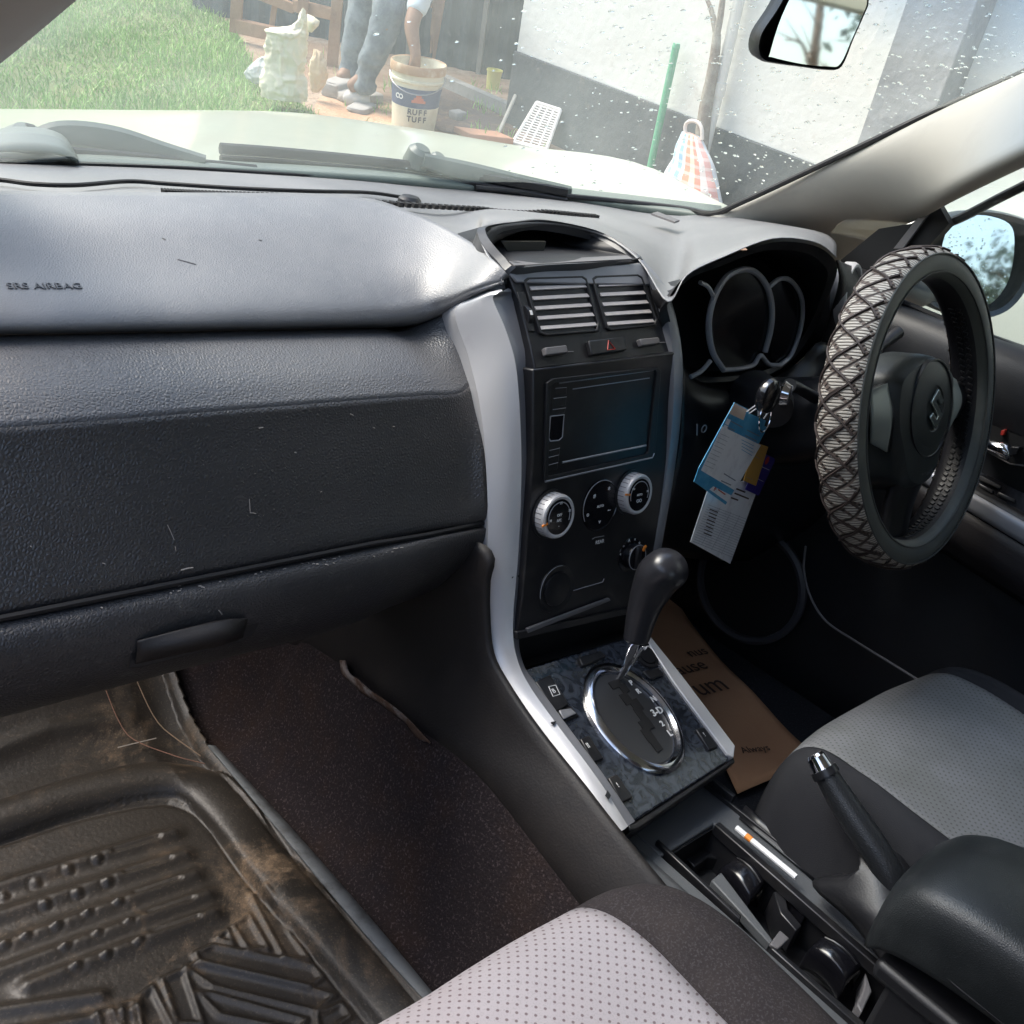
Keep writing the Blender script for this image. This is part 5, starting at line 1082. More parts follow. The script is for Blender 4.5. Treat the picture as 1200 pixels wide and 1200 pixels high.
# ================================================================ rear-view mirror
rv = [(884, 58), (888, 38), (905, 12), (925, -20), (950, -40), (1010, -30), (1016, 0), (1010, 18), (998, 45), (984, 78), (968, 82), (935, 78), (905, 74), (890, 70)]
RC = Q(950, 30, x=.02); rn = V((-.55, -1, -.10)).normalized()
RPL = PL(RC, V((1, -.55, 0)), V((0, -.03, 1)))
ro = cat(pl(RPL, rv, 0), 4, True); rc_ = sum(ro, V())/len(ro); dn = -RPL.n
g = G(); g.grid([[p+(rc_-p)*.10 - dn*.002 for p in ro], [p-dn*.006+(rc_-p)*.03 for p in ro], ro, [p+dn*.02+(rc_-p)*.06 for p in ro], [p+dn*.035+(rc_-p)*.35 for p in ro], [p+dn*.038+(rc_-p)*.95 for p in ro]], close_u=True)
rvm = g.obj('rear_view_mirror', BLK, car, label='rear-view mirror in a black frame, reflecting sky and a bare branch')
rg = [(900, 66), (898, 62), (912, 18), (935, -25), (955, -34), (1005, -25), (1011, 0), (1006, 17), (994, 44), (980, 74), (966, 77), (935, 74)]
g2 = G(); gq = cat(pl(RPL, rg, 0), 4, True); g2.v = [p-dn*.0075 for p in gq]; g2.f = [tuple(range(len(gq)))]; g2.obj('mirror_glass', MG, rvm, smooth=False)
g = G(); g.tube([RC+V((0, .03, .03)), RC+V((0, .06, .10)), RC+V((0, .07, .16))], .008, 10); g.obj('mirror_stem', BLK, rvm)
# ================================================================ loose things in the cabin
# kraft paper mat
kp_ = [(752, 640), (790, 700), (838, 765), (880, 812), (905, 836), (926, 857), (908, 868), (905, 918), (862, 931), (840, 870), (812, 822), (778, 768), (745, 705)]
KPL = PL((.35, 0, .502), X1, (0, 1, 0))
pts = [KPL.hit(a, b) for a, b in kp_]
for p in pts: p.z += max(0, p.y-.5)**1.25*.9
kz = KPL
kx = [(735, 560), (790, 700), (838, 765), (880, 812), (926, 857)]
right = [Q(a, b, z=.503) for a, b in ((790, 700), (838, 765), (880, 812), (926, 857), (965, 892))]; left = [Q(a, b, z=.503) for a, b in ((720, 690), (770, 770), (810, 830), (840, 885), (864, 931))]
rrx = [Q(760, 640, z=.503)]+right; llx = [Q(690, 620, z=.503)]+left
rws = []
for a, b in zip(llx, rrx):
    rws.append([V((p.x, p.y, .5035+max(0, p.y-.5)**1.25*.9+.004*sin(p.y*23+t*4))) for t in (0, .33, .66, 1) for p in (a.lerp(b, t),)])
g = G(); g.sgrid(rws, 4, 5); km = g.obj('paper_floor_mat', KRAFT, None, frame='car', base=Q(860, 860, z=.503), thick=.0012, label='brown kraft paper mat with dark printing on the driver footwell carpet', cat_='paper mat')
ex_ = (Q(862, 800, z=.506)-Q(835, 803, z=.506)); 
def ktext(s, px, py, sz, dirp):
    p = Q(px, py, z=.506); q_ = Q(px+dirp[0]*10, py+dirp[1]*10, z=.506); e = (q_-p).normalized(); p.z += .004+max(0, p.y-.5)**1.25*.9; text('printing', s, p, e, V((-e.y, e.x, 0)), sz, INK, km, .0002)
ktext('um', 830, 806, .060, (1, -.25)); ktext('ause', 808, 784, .042, (1, -.25)); ktext('Always', 884, 880, .020, (1, -.12)); ktext('nus', 816, 766, .034, (1, -.2))
# pen lying in the channel
a, b = LT.hit(863, 970, .012), LT.hit(933, 1028, .012); d_ = (b-a).normalized()
g = G(); g.tube([a, b], .0034, 10); pen = g.obj('white_stick', WHT, None, frame='car', base=a, label='thin white stick with an orange band lying beside the console tray', cat_='stick')
g = G(); g.tube([a+d_*.014, a+d_*.022], .0037, 10); g.obj('orange_band', ORG, pen)
# antenna puck with its cable on the dash
pc = DS.hit(479, 240, .004); g = G(); g.lathe(pc+V((0, 0, -.004)), (0, -.05, 1), [(0, .013), (.014, .012), (.019, .008), (.020, 0), (.020, -.004)], 28, ex=(1, .3, 0), sq=.75)
pk = g.obj('antenna_puck', BLK, None, frame='car', base=pc, label='small black antenna puck with a thin cable on top of the dashboard', cat_='antenna')
g = G(); cb_ = cat([DS.hit(a, b, .003) for a, b in ((-60, 214), (0, 218), (40, 223), (90, 224), (150, 219), (200, 222), (280, 227), (360, 230), (430, 231), (470, 236))], 6); g.tube([p+V((0, 0, .003)) for p in cb_], .0024, 6); g.obj('cable', VOID, pk)
# key with tags
kc = K(900, 464, .085)
g = G(); g.sgrid([[kc+V((x*.021*s, -.006*(1-abs(t))-0.004*s, t*.022)) for x in (-1, -.7, 0, .7, 1)] for t, s in ((-1, .5), (-.7, .9), (0, 1.), (.7, .9), (1, .5))], 4, 4)
g = G(); g.lathe(kc, (0, -1, .1), [(0, .009), (.012, .0085), (.018, .005), (.0195, 0), (.018, -.005), (.010, -.008), (0, -.008)], 28, sq=1.1); key = g.obj('ignition_key', mat('key_gloss', (.010, .010, .012), .12, coat=.6), None, frame='car', base=kc, label='black car key fob standing in the ignition beside the column', cat_='key')
g = G(); g.lathe(K(918, 462, .09), (.3, -1, .1), [(0, .010), (.010, .008), (.013, 0), (.008, -.006)], 20, sq=1.3); g.obj('second_fob', CHR, key)
g = G(); g.tube([kc+(V((1, 0, 0))*cos(a)*.012+V((0, .2, 1))*sin(a)*.017)+V((-.004, -.008, -.024)) for a in [2*pi*k/20 for k in range(21)]], .0009, 6); g.obj('key_ring', CHR, key)
def z5(px, py): return (px/4.8+740, py/4.8+430)
TG = {}
def tag(name, corners, yd, m, lab, lift=0):
    q_ = [K(*z5(a, b), yd+(.006 if i in (2, 3) else 0)) for i, (a, b) in enumerate(corners)]
    P_ = PL(q_[0], V((1, .12+lift, -.5)), V((.35, .10, .9)))
    q_ = [P_.hit(*z5(a, b)) for a, b in corners]
    g = G(); g.prism(q_, -P_.n*.0007); o_ = g.obj(name, m, None, frame='car', base=q_[0], label=lab, cat_='tag', smooth=False, group='paper tags hanging from the key'); return o_, P_, q_
PAPER = mat('tag_paper', (.85, .86, .90), .6, var=(40, (.60, .60, .66), .5, .8)); CYAN = mat('tag_blue', (.05, .30, .55), .5, var=(60, (.12, .42, .65), .4, .7)); PUR = mat('tag_purple', (.035, .02, .22), .5); MUS = mat('tag_ochre', (.50, .28, .06), .6); INKB = mat('ink_grey', (.22, .24, .30), .7)
def bars(o_, P_, lines, m=INKB, th=2.2, h=.0006):
    g = G()
    for x0, y0, x1, y1 in lines:
        a, b = P_.hit(*z5(x0, y0), h), P_.hit(*z5(x1, y1), h); g.box((a+b)/2, ((b-a).length, th*.00022, .0002), b-a, P_.n.cross(b-a))
    return g.obj('print_lines', m, o_)
o_, P_, q_ = tag('hanging_tag', [(735, 480), (812, 518), (715, 725), (640, 690)], .125, PUR, 'dark purple tag with a red dot, rearmost of the tags hanging from the key')
g = G(); g.lathe(P_.hit(*z5(763, 527), .0004), P_.n, [(.0058, 0), (.0055, .0003), (0, .0004)], 24); g.obj('red_dot', RED, o_)
bars(o_, P_, [(730, 560, 775, 580), (712, 630, 742, 645)], WHT, 3)
o_, P_, q_ = tag('hanging_tag', [(700, 425), (770, 450), (700, 670), (630, 640)], .119, MUS, 'mustard yellow tag hanging behind the blue and white one'); bars(o_, P_, [(690, 500, 720, 515), (650, 620, 680, 634)], INKB)
o2_, P2_, q2_ = tag('hanging_tag', [(430, 690), (640, 640), (708, 690), (556, 1108), (332, 985)], .112, PAPER, 'lowest white tag printed with a table of rows, hanging from the key')
ln = []
for k in range(17):
    t = k/16; xL, yL = 432-t*88, 775+t*205; xR, yR = 655-t*88, 860+t*210; ln.append((xL, yL, xR, yR))
bars(o2_, P2_, ln, INKB, 1.6); bars(o2_, P2_, [(500, 790, 395, 1000), (560, 815, 450, 1030), (610, 835, 505, 1055)], INKB, 1.2)
bars(o2_, P2_, [(440+k%3*2-k*5, 800+k*19, 485-k*5, 818+k*19) for k in range(8)], INK, 6); bars(o2_, P2_, [(590, 685, 640, 705), (580, 710, 660, 742), (560, 735, 600, 750)], INK, 9)
o3_, P3_, q3_ = tag('hanging_tag', [(580, 200), (655, 238), (665, 262), (780, 312), (575, 700), (530, 775), (352, 645), (378, 570)], .104, CYAN, 'blue and white service tag in front, hanging highest from the key')
def sub(nm, q_, m, h): g = G(); g.prism([P3_.hit(*z5(a, b), h) for a, b in q_], -P3_.n*.0003); return g.obj(nm, m, o3_, smooth=False)
sub('white_field', [(512, 335), (728, 440), (582, 695), (392, 582)], PAPER, .0005); sub('white_footer', [(440, 690), (462, 672), (560, 722), (542, 762)], PAPER, .0005); sub('top_corner', [(582, 205), (650, 240), (630, 300), (550, 262)], mat('tag_cream', (.62, .50, .42), .6), .0005); sub('light_square', [(540, 290), (560, 298), (545, 330), (528, 320)], PAPER, .0006); sub('light_square', [(525, 325), (545, 335), (535, 358), (515, 348)], PAPER, .0006)
bars(o3_, P3_, [(500-k*11, 375+k*22, 550-k*11, 398+k*22) for k in range(9)], INKB, 1.6, .0009); bars(o3_, P3_, [(620, 410+k*18, 690-k*4, 445+k*18) for k in range(4)], CYAN, 3, .0009); bars(o3_, P3_, [(650, 355, 720, 390), (640, 385, 705, 418), (560, 305, 625, 340), (540, 340, 580, 358), (520, 600, 585, 640), (505, 640, 560, 665)], INKB, 6, .0009)
g = G(); a = P3_.hit(*z5(470, 688), .0009); g.tube([a+(P3_.ex*cos(t)+P3_.ey*sin(t))*.0022 for t in [k*.5 for k in range(10)]], .0005, 5); g.obj('footer_mark', RED, o3_); bars(o3_, P3_, [(488, 690, 528, 718)], RED, 7, .0009)
g = G()
for a, b in (((700, 215), (650, 250)), ((705, 232), (662, 262)), ((712, 240), (712, 275)), ((720, 240), (722, 280)), ((780, 240), (745, 290))): g.tube([K(*z5(*a), .09), K(*z5(*b), .103)], .0009, 5)
g.obj('tag_strings', MATS['tag_paper'], key)
# ================================================================ the yard outside (world frame, level ground)
def Wz(px, py, z=0.): return Q(px, py, z=z, w=True)
def Wd(px, py, dist):
    d = (M3@ray(px, py)).normalized(); h = math.hypot(d.x, d.y); return CARM@CP+d*(dist/h)
SOIL = mat('reddish_soil', (.30, .20, .135), .95, grain=(30, 1, 'noise'), var=[(1.6, (.40, .33, .26), .45, .7), (14, (.20, .12, .08), .5, .75)])
g = G(); g.grid([[V((x, y, 0)) for x in (-120, -30, -8, -2, 1, 3, 6, 12, 30, 120)] for y in (-120, -30, -8, -2, 1, 3, 5, 7, 12, 30, 120)])
g.obj('ground', SOIL, None, kind='structure', label='bare reddish soil of the yard', base=(0, 0, 0))
GR0 = mat('lawn_soil', (.10, .14, .05), .95, var=(3, (.16, .18, .07), .4, .7))
def inside(x, y, poly):
    c = False; n_ = len(poly)
    for i in range(n_):
        x1, y1 = poly[i]; x2, y2 = poly[(i+1) % n_]
        if (y1 > y) != (y2 > y) and x < (x2-x1)*(y-y1)/(y2-y1)+x1: c = not c
    return c
gb = [Wz(*p) for p in ((392, 152), (372, 138), (350, 122), (322, 104), (300, 92), (292, 70), (284, 52), (276, 36))]
gpoly = [(-14, 2.0), (0.2, 2.0), (1.4, 2.7)]+[(p.x, p.y) for p in gb]+[(2.9, 7.6), (3.1, 14), (-14, 14)]
g = G(); g.v = [V((x, y, .012)) for x, y in gpoly]; g.f = [tuple(range(len(gpoly)))]
g.obj('lawn', GR0, None, kind='structure', label='lawn in front of the car', base=(0, 5, .012), smooth=False)
rnd = random.Random(11)
def grassmat(m, n, l, b, tc):
    t = n.new('ShaderNodeTexNoise'); t.inputs['Scale'].default_value = 1.3; t.inputs['Detail'].default_value = 5; l.new(tc.outputs['Object'], t.inputs['Vector'])
    k = n.new('ShaderNodeMapRange'); k.inputs['From Min'].default_value = .38; k.inputs['From Max'].default_value = .64; l.new(t.outputs['Fac'], k.inputs['Value'])
    t2 = n.new('ShaderNodeTexNoise'); t2.inputs['Scale'].default_value = 45; l.new(tc.outputs['Object'], t2.inputs['Vector'])
    k2 = n.new('ShaderNodeMapRange'); k2.inputs['From Min'].default_value = .45; k2.inputs['From Max'].default_value = .72; l.new(t2.outputs['Fac'], k2.inputs['Value'])
    c1 = mixc(n, l, k.outputs[0], (.15, .34, .06), (.30, .52, .13)); l.new(mixc(n, l, k2.outputs[0], c1, (.50, .60, .30)), b.inputs['Base Color'])
GRS = mat('grass_blades', rough=.7, spec=.3, extra=grassmat)
vs_, fs_ = [], []
def blade(x, y, h, lean, wd):
    a = rnd.random()*2*pi; dx, dy = cos(a)*wd, sin(a)*wd; b = rnd.random()*2*pi; lx, ly = cos(b)*lean, sin(b)*lean; k = len(vs_)
    vs_.extend([(x-dx, y-dy, 0), (x+dx, y+dy, 0), (x+dx*.7+lx*.4, y+dy*.7+ly*.4, h*.6), (x-dx*.7+lx*.4, y-dy*.7+ly*.4, h*.6), (x+lx, y+ly, h)])
    fs_.append((k, k+1, k+2, k+3)); fs_.append((k+3, k+2, k+4))
N_ = 0
while N_ < 62000:
    x, y = rnd.uniform(-2.2, 3.1), 2.6+6.4*rnd.random()**1.1
    if x < -1.2+(y-2.6)*.1-1 or not inside(x, y, gpoly): 
        if rnd.random() < .995: continue
    tuft = .6+.8*(sin(x*3.1+1)*sin(y*2.7)+1)/2
    blade(x, y, rnd.uniform(.035, .085)*tuft, rnd.uniform(.01, .06), rnd.uniform(.0022, .0042)); N_ += 1
for _ in range(1400):
    p = Wz(rnd.uniform(425, 640), rnd.uniform(92, 190)); 
    if sin(p.x*9)*sin(p.y*7) > .55: blade(p.x, p.y, rnd.uniform(.03, .09), .03, .003)
me = bpy.data.meshes.new('grass'); me.from_pydata(vs_, [], fs_); me.update(); me.materials.append(GRS)
o_ = bpy.data.objects.new('grass', me); COL.objects.link(o_); _set(o_, 'fresh green grass of the lawn seen over the bonnet', 'grass', kind='stuff')
# ---- white house wall with dark plinth
c0 = V((3.26, 4.02, 0)); c1 = V((3.56, -9.0, 0)); wd_ = (c1-c0).normalized(); wn_ = V((wd_.y, -wd_.x, 0)); wn_ = wn_ if wn_.x < 0 else -wn_
WALL = mat('whitewash', (.70, .71, .68), .85, grain=(25, .25, 'noise'), var=[(1.2, (.62, .63, .60), .45, .75), (9, (.52, .50, .46), .62, .8)])
PLIN = mat('plinth_paint', (.075, .085, .095), .8, grain=(30, .5, 'noise'), var=[(2.2, (.12, .13, .135), .45, .7), (12, (.16, .15, .14), .6, .75)])
hs = thing('house', c0, 'white rendered house with a dark grey painted plinth beside the car', 'house', frame='world')
def wbox(a, b, z0, z1, th, name, m, par, off=0, bevel=0.003, label=None):
    d = (b-a).normalized(); n_ = V((d.y, -d.x, 0)); n_ = n_ if n_.x < 0 or (abs(n_.x) < .3 and n_.y > 0) else -n_
    g = G(); g.prism([a+n_*off+V((0, 0, z0)), b+n_*off+V((0, 0, z0)), b+n_*off+V((0, 0, z1)), a+n_*off+V((0, 0, z1))], -n_*th); return g.obj(name, m, par, bevel=bevel, label=label)
wbox(c0, c1, .40, 3.6, .25, 'wall', WALL, hs, 0); wbox(c0+wd_*-.01, c1, -.05, .40, .24, 'plinth', PLIN, hs, .012)
g = G(); a = c0+V((.25, .0, 0)); g.box(c0+V((2.2, -.10, 2.0)), (3.9, .2, 3.2)); g.obj('wall', WALL, hs); g = G(); g.box(c0+V((2.2, -.09, .18)), (3.94, .22, .44)); g.obj('plinth', PLIN, hs)
g = G(); g.prism([c0+V((-.35, .3, 3.6)), c1+V((-.35, 0, 3.6)), c1+V((3.5, 0, 4.6)), c0+V((3.5, .3, 4.6))], (0, 0, .08)); g.obj('roof', mat('roof_sheet', (.25, .2, .17), .6), hs)
WPLN = PL(c0+wn_*.02, wd_, (0, 0, 1))
def onwall(px, py, h=0.):
    d = M3@ray(px, py); o = CARM@CP; n_ = wn_; p0 = c0+wn_*h; return o+d*((p0-o).dot(n_)/d.dot(n_))
# downpipe, pillar
g = G(); g.tube([onwall(a, b, .05) for a, b in ((822, 190), (834, 140), (850, 72), (866, 0), (885, -90))], .028, 12); dp = g.obj('drainpipe', mat('white_pipe', (.70, .70, .66), .4), None, base=onwall(822, 190, .05), label='slim white drainpipe running up the white house wall', cat_='drainpipe')
g = G(); g.tube([onwall(842, 104, .05)+V((0, 0, -.03)), onwall(842, 104, .05)+V((0, 0, .03))], .036, 12); g.obj('pipe_joint', MATS['white_pipe'], dp)
PIL_ = mat('grey_pillar_render', (.22, .23, .24), .8, grain=(20, .4, 'noise'), var=(3, (.34, .35, .36), .4, .7))
pa = onwall(1060, 150, .0); pa.z = 0
g = G(); pb_ = onwall(1115, 30, 0); pb_ = V((pb_.x, pb_.y, 0)); g.prism([pb_+wd_*-.14+wn_*.16, pb_+wd_*.14+wn_*.16, pb_+wd_*.14-wn_*.02, pb_+wd_*-.14-wn_*.02], (0, 0, 3.5)); g.obj('pillar', PIL_, hs, bevel=.006, label='grey rendered pillar against the white wall')
# ---- dark shed behind
SHED = mat('dark_sheet_metal', (.035, .055, .07), .6, .2, var=[(2.5, (.10, .13, .15), .45, .7), (22, (.16, .19, .21), .62, .8)])
sA = Wz(225, 12); sB = Wz(598, 104)+V((.25, .1, 0)); sh = thing('shed', sA, 'dark blue-grey sheet metal shed standing behind the white house corner', 'shed', frame='world')
sd_ = (sB-sA).normalized(); sn = V((-sd_.y, sd_.x, 0)); sn = -sn if sn.y > 0 else sn
sn = -sn if sn.dot(CP-sA) < 0 else sn
g = G(); L_ = (sB-sA).length; n_ = int(L_/.035)
rows = [[sA+sd_*(L_*i/n_)+sn*(.012*(1 if (i//2) % 2 else -1))+V((0, 0, z)) for i in range(n_+1)] for z in (0, 1.3, 2.7)]; g.grid(rows); g.obj('sheet_wall', SHED, sh, smooth=False, thick=.002)
g = G(); e = -sn; g.prism([sA+V((0, 0, 2.7))-e*.3, sB+V((0, 0, 2.7))-e*.3, sB+e*2.6+V((0, 0, 2.2)), sA+e*2.6+V((0, 0, 2.2))], (0, 0, .05)); g.obj('roof', MATS['roof_sheet'], sh)
g = G(); g.box((sA+sB)/2+e*2.4+V((0, 0, 1.1)), (L_, .05, 2.2), sd_, e); g.obj('back_wall', SHED, sh)
g = G()
for t, w_ in ((.52, .03), (.66, .05), (.86, .03)): g.box(sA+sd_*L_*t+sn*.03+V((0, 0, 1.3)), (w_, .03, 2.6), sd_, sn)
g.obj('upright', mat('grey_timber', (.20, .20, .19), .85), sh)
# timber trestle frame in front of the shed
TIM = mat('raw_timber', (.40, .24, .15), .8, grain=(60, .5, 'noise'), var=(8, (.28, .16, .10), .45, .7))
tb = Wz(276, 38); tf = thing('timber_frame', tb, 'rough brown timber frame of posts and rails leaning by the shed', 'timber frame', frame='world')
def beam(p, q_, w_, name='rail'):
    g = G(); d = (q_-p); g.box((p+q_)/2, (d.length, w_, w_*.6), d, V((.6, .8, 0)).cross(d).cross(d)*-1 if False else d.cross(V((.6, .8, .05)))); return g.obj(name, TIM, tf, bevel=.003)
def T_(px, py, dist=7.3): return Wd(px, py, dist)
beam(T_(276, 38), T_(284, -120), .075, 'post'); beam(T_(389, 78, 6.9), T_(402, -80, 6.9), .07, 'post'); beam(T_(318, 33, 7.2), T_(323, 0, 7.2), .035, 'post'); beam(T_(354, 16, 7.0), T_(362, -60, 7.0), .07, 'post')
beam(T_(278, 30), T_(332, 42, 7.1), .085); beam(T_(300, -8, 7.2), T_(345, 10, 7.1), .06); beam(T_(345, 6, 7.1), T_(397, 18, 6.9), .07); beam(T_(330, -30, 7.2), T_(400, -8, 6.9), .05)
# ---- kerb / step along the shed and dark soil patch
g = G(); a, b = Wz(505, 95), Wz(592, 134); d = (b-a).normalized(); g.box((a+b)/2+V((0, 0, .035)), ((b-a).length*1.1, .07, .07), d, V((-d.y, d.x, 0))); g.obj('kerb', mat('kerb_concrete', (.34, .33, .31), .9, grain=(40, .6, 'noise'), var=(7, (.22, .2, .18), .5, .7)), None, kind='structure', label='low concrete kerb', base=(a+b)/2)
def patch(px, name, m, z, lab): 
    q_ = [Wz(*p) for p in smooth_px(px, 4, True)]; g = G(); g.v = [V((p.x, p.y, z)) for p in q_]; g.f = [tuple(range(len(q_)))]; g.obj(name, m, None, kind='structure', base=q_[0], smooth=False, label=lab)
patch([(505, 98), (590, 138), (602, 160), (560, 160), (505, 150), (495, 120)], 'dirt_patch', mat('dark_dirt', (.14, .10, .085), .95, grain=(40, 1, 'noise'), var=(9, (.24, .15, .10), .5, .7)), .006, 'dark damp dirt by the kerb')
patch([(380, 112), (440, 118), (480, 135), (490, 160), (400, 160), (370, 140)], 'clay_path', mat('orange_clay', (.44, .27, .17), .95, grain=(50, 1, 'noise'), var=(6, (.52, .38, .27), .45, .7)), .006, 'trodden orange clay')
# ---- bucket
bc_ = Wz(484, 151); bk_ = thing('paint_bucket', bc_, 'open cream paint bucket with a dark blue band beside the bent-over person', 'bucket', frame='world')
BUC = mat('bucket_cream', (.68, .64, .50), .5, var=(9, (.50, .42, .30), .5, .75)); BND = mat('bucket_band', (.05, .075, .16), .45)
zx = V((0, 0, 1)); H_ = .345
g = G(); g.lathe(bc_, zx, [(0, .01), (.112, .01), (.118, 0), (.122, .05), (.132, .18), (.137, .255), (.146, .262), (.146, .272), (.140, .275), (.141, .300), (.149, .304), (.150, .316), (.143, .318), (.144, .338), (.149, .345), (.143, .346), (.139, .33), (.118, .02), (0, .02)], 48); g.obj('bucket_body', BUC, bk_)
g = G(); g.lathe(bc_, zx, [(.1285, .135), (.1375, .235)], 48); g.obj('blue_band', BND, bk_)
g = G(); g.lathe(bc_, zx, [(.1495, .303), (.1512, .312), (.1508, .345), (.1475, .350), (.141, .346)], 48); g.obj('stained_rim', mat('rim_brown', (.42, .26, .15), .6, var=(14, (.62, .52, .38), .45, .7)), bk_)
vdir = (CP-bc_); vdir.z = 0; vdir.normalize(); sdir = zx.cross(vdir)
def btext(s, z, sz, m, th0=0.):
    for i, ch in enumerate(s):
        if ch == ' ': continue
        r_ = .1225+z*.064+.0012; th = th0+(i-(len(s)-1)/2)*sz*.72/r_; nd_ = vdir*cos(th)+sdir*sin(th); text('lettering', ch, bc_+nd_*r_+zx*z, zx.cross(nd_), zx, sz, m, bk_, .0006, bold=.001)
DKI = mat('print_dark', (.04, .04, .06), .6)
btext('RUFF', .118, .040, DKI, .12); btext('TUFF', .080, .040, DKI, .12); btext('CO', .185, .035, WHT, -.72)
g = G()
for k in range(3): 
    th = .12; nd_ = vdir*cos(th)+sdir*sin(th); g.box(bc_+nd_*(.1225+.17*.064+.0015+.0005*k)+zx*(.175+.012*k), (.075-.022*k, .014, .001), zx.cross(nd_), zx)
g.obj('red_label', mat('label_red', (.5, .12, .06), .5), bk_)
g = G(); g.tube([bc_+zx*.285+sdir*.15*cos(a)+(vdir*.9-zx*.5).normalized()*.155*sin(a) for a in [pi*k/16 for k in range(17)]], .003, 6); g.obj('wire_handle', MATS['edge_metal'], bk_)
# ---- sacks
def noise3(p, s):
    from mathutils import noise
    return noise.noise(p*s)
def sack(secs, dist, depth, m, lab, amp=.015, lean=0):
    """secs: list of (py, left px, right px); each becomes a wrinkled ring at that height"""
    base = Wd((secs[-1][1]+secs[-1][2])/2, secs[-1][0], dist); rows = []
    vd = (CP-base); vd.z = 0; vd.normalize()
    up = secs[::-1]
    rr = []
    for py, a, b in up:
        A, B = Wd(a, py, dist), Wd(b, py, dist); rr.append(((A+B)/2, (B-A)/2))
    C_ = cat([x[0] for x in rr], 9); D_ = cat([x[1] for x in rr], 9); n_ = 120
    for i, (c, h) in enumerate(zip(C_, D_)):
        c = V((c.x, c.y, max(c.z, .0))); h = V((h.x, h.y, 0)); hd = h.length; hx = h.normalized(); row = []
        for k in range(n_):
            a = 2*pi*k/n_; p = c+hx*cos(a)*hd+vd*sin(a)*min(hd*depth, .22)
            nr = (p-c).normalized() if (p-c).length > 1e-5 else V((0, 0, 1))
            w_ = noise3(p+V((3.1, 0, 0)), 5)*amp+abs(noise3(V((p.x, p.y, p.z*2.2)), 11))*amp*.8-abs(noise3(V((p.x*1.6+9, p.y*1.6, p.z*.8)), 19))*amp*.9-abs(noise3(V((p.x*2+p.z*.5, p.y*2, p.z*1.1)), 8))*amp*1.6-abs(noise3(V((p.x*.8, p.y*.8, p.z*2.2)), 22))*amp*.35
            q_ = p+nr*w_; q_.z = max(q_.z, .003); row.append(q_)
        rows.append(row)
    g = G(); g.grid(rows, close_u=True); k = len(rows)-1; g.f.append(tuple(range(n_))[::-1]); g.f.append(tuple(k*n_+i for i in range(n_)))
    base.z = 0; return g.obj('sack', m, None, base=base, label=lab, cat_='sack', ang=60, group='sacks standing at the edge of the lawn')
SKW = mat('sack_weave_cream', (.74, .68, .52), .75, grain=(140, .4, 'noise'), var=[(7, (.60, .48, .32), .55, .75)])
SKG = mat('sack_weave_grey', (.50, .52, .50), .75, grain=(140, .4, 'noise'), var=(6, (.34, .38, .38), .45, .7)); SKO = mat('sack_weave_tan', (.64, .50, .34), .75, grain=(140, .4, 'noise'), var=(8, (.48, .33, .2), .5, .7))
def zs(px, py): return (px/6+250, py/6)
def S6(l): return [(py/6, a/6+250, b/6+250) for py, a, b in l]
sack(S6([(56, 610, 650), (75, 585, 668), (120, 575, 690), (165, 560, 700), (200, 500, 692), (222, 372, 680), (260, 366, 672), (330, 358, 668), (420, 360, 655), (500, 350, 640), (560, 325, 665), (640, 318, 668), (690, 330, 662)]), 5.65, .62, SKW, 'tall crumpled cream sack with its top pulled up to a point')
sack(S6([(345, 690, 745), (375, 680, 780), (440, 676, 805), (520, 676, 812), (600, 680, 780), (650, 690, 740)]), 5.95, .8, SKO, 'smaller tan sack leaning behind the tall one on its right')
sack(S6([(400, 330, 372), (440, 270, 420), (480, 230, 430), (520, 212, 430), (555, 220, 430), (580, 260, 420)]), 6.0, .9, SKG, 'low grey sack slumped behind the tall one on its left')
# flap standing out at the top of the tall sack
g = G(); fp = [[T_(660/6+250, 100/6, 5.62), T_(700/6+250, 118/6, 5.60), T_(745/6+250, 150/6, 5.62)], [T_(665/6+250, 150/6, 5.58), T_(705/6+250, 170/6, 5.55), T_(735/6+250, 180/6, 5.60)], [T_(668/6+250, 220/6, 5.62), T_(690/6+250, 225/6, 5.60), T_(700/6+250, 215/6, 5.62)]]
g.sgrid(fp, 4, 4)
tall = [o for o in COL.objects if o.name == 'sack'][0]; g.obj('sack_flap', SKW, tall, thick=.003)
# ---- stones, plank, cup, sticks
def stone(px, py, w_, h_, d_, m, lab, rot, name='stone', ct='stone', group=None, z=0):
    c = Wz(px, py); c.z = z; me_ = bmesh.new(); bmesh.ops.create_icosphere(me_, subdivisions=3, radius=1)
    g = G()
    for v_ in me_.verts:
        p = v_.co.copy(); p = V([math.copysign(abs(t)**.34, t) for t in p]); p *= 1+.10*noise3(p+V((px, 0, 0)), 1.6); p = V((p.x*w_, p.y*d_, (p.z+1)*h_/2)); p.rotate(Quaternion((0, 0, 1), rot)); g.v.append(c+p)
    g.f = [tuple(v_.index for v_ in f_.verts) for f_ in me_.faces]; me_.free()
    return g.obj(name, m, None, base=c, label=lab, cat_=ct, group=group)
STN = mat('pale_stone', (.36, .34, .32), .9, grain=(30, .6, 'noise'), var=(10, (.30, .27, .25), .5, .7))
stone(397, 112, .11, .09, .07, STN, 'pale block beside the right-hand sack', .5, group='stones by the sacks')
stone(422, 120, .13, .06, .08, STN, 'flat pale stone in front of the jeans leg', .1, group='stones by the sacks')
stone(424, 130, .10, .035, .06, STN, 'thin slab lying lowest, nearest the bonnet', .6, group='stones by the sacks')
stone(536, 140, .045, .05, .04, STN, 'small round stone on the dark dirt right of the bucket', .2)
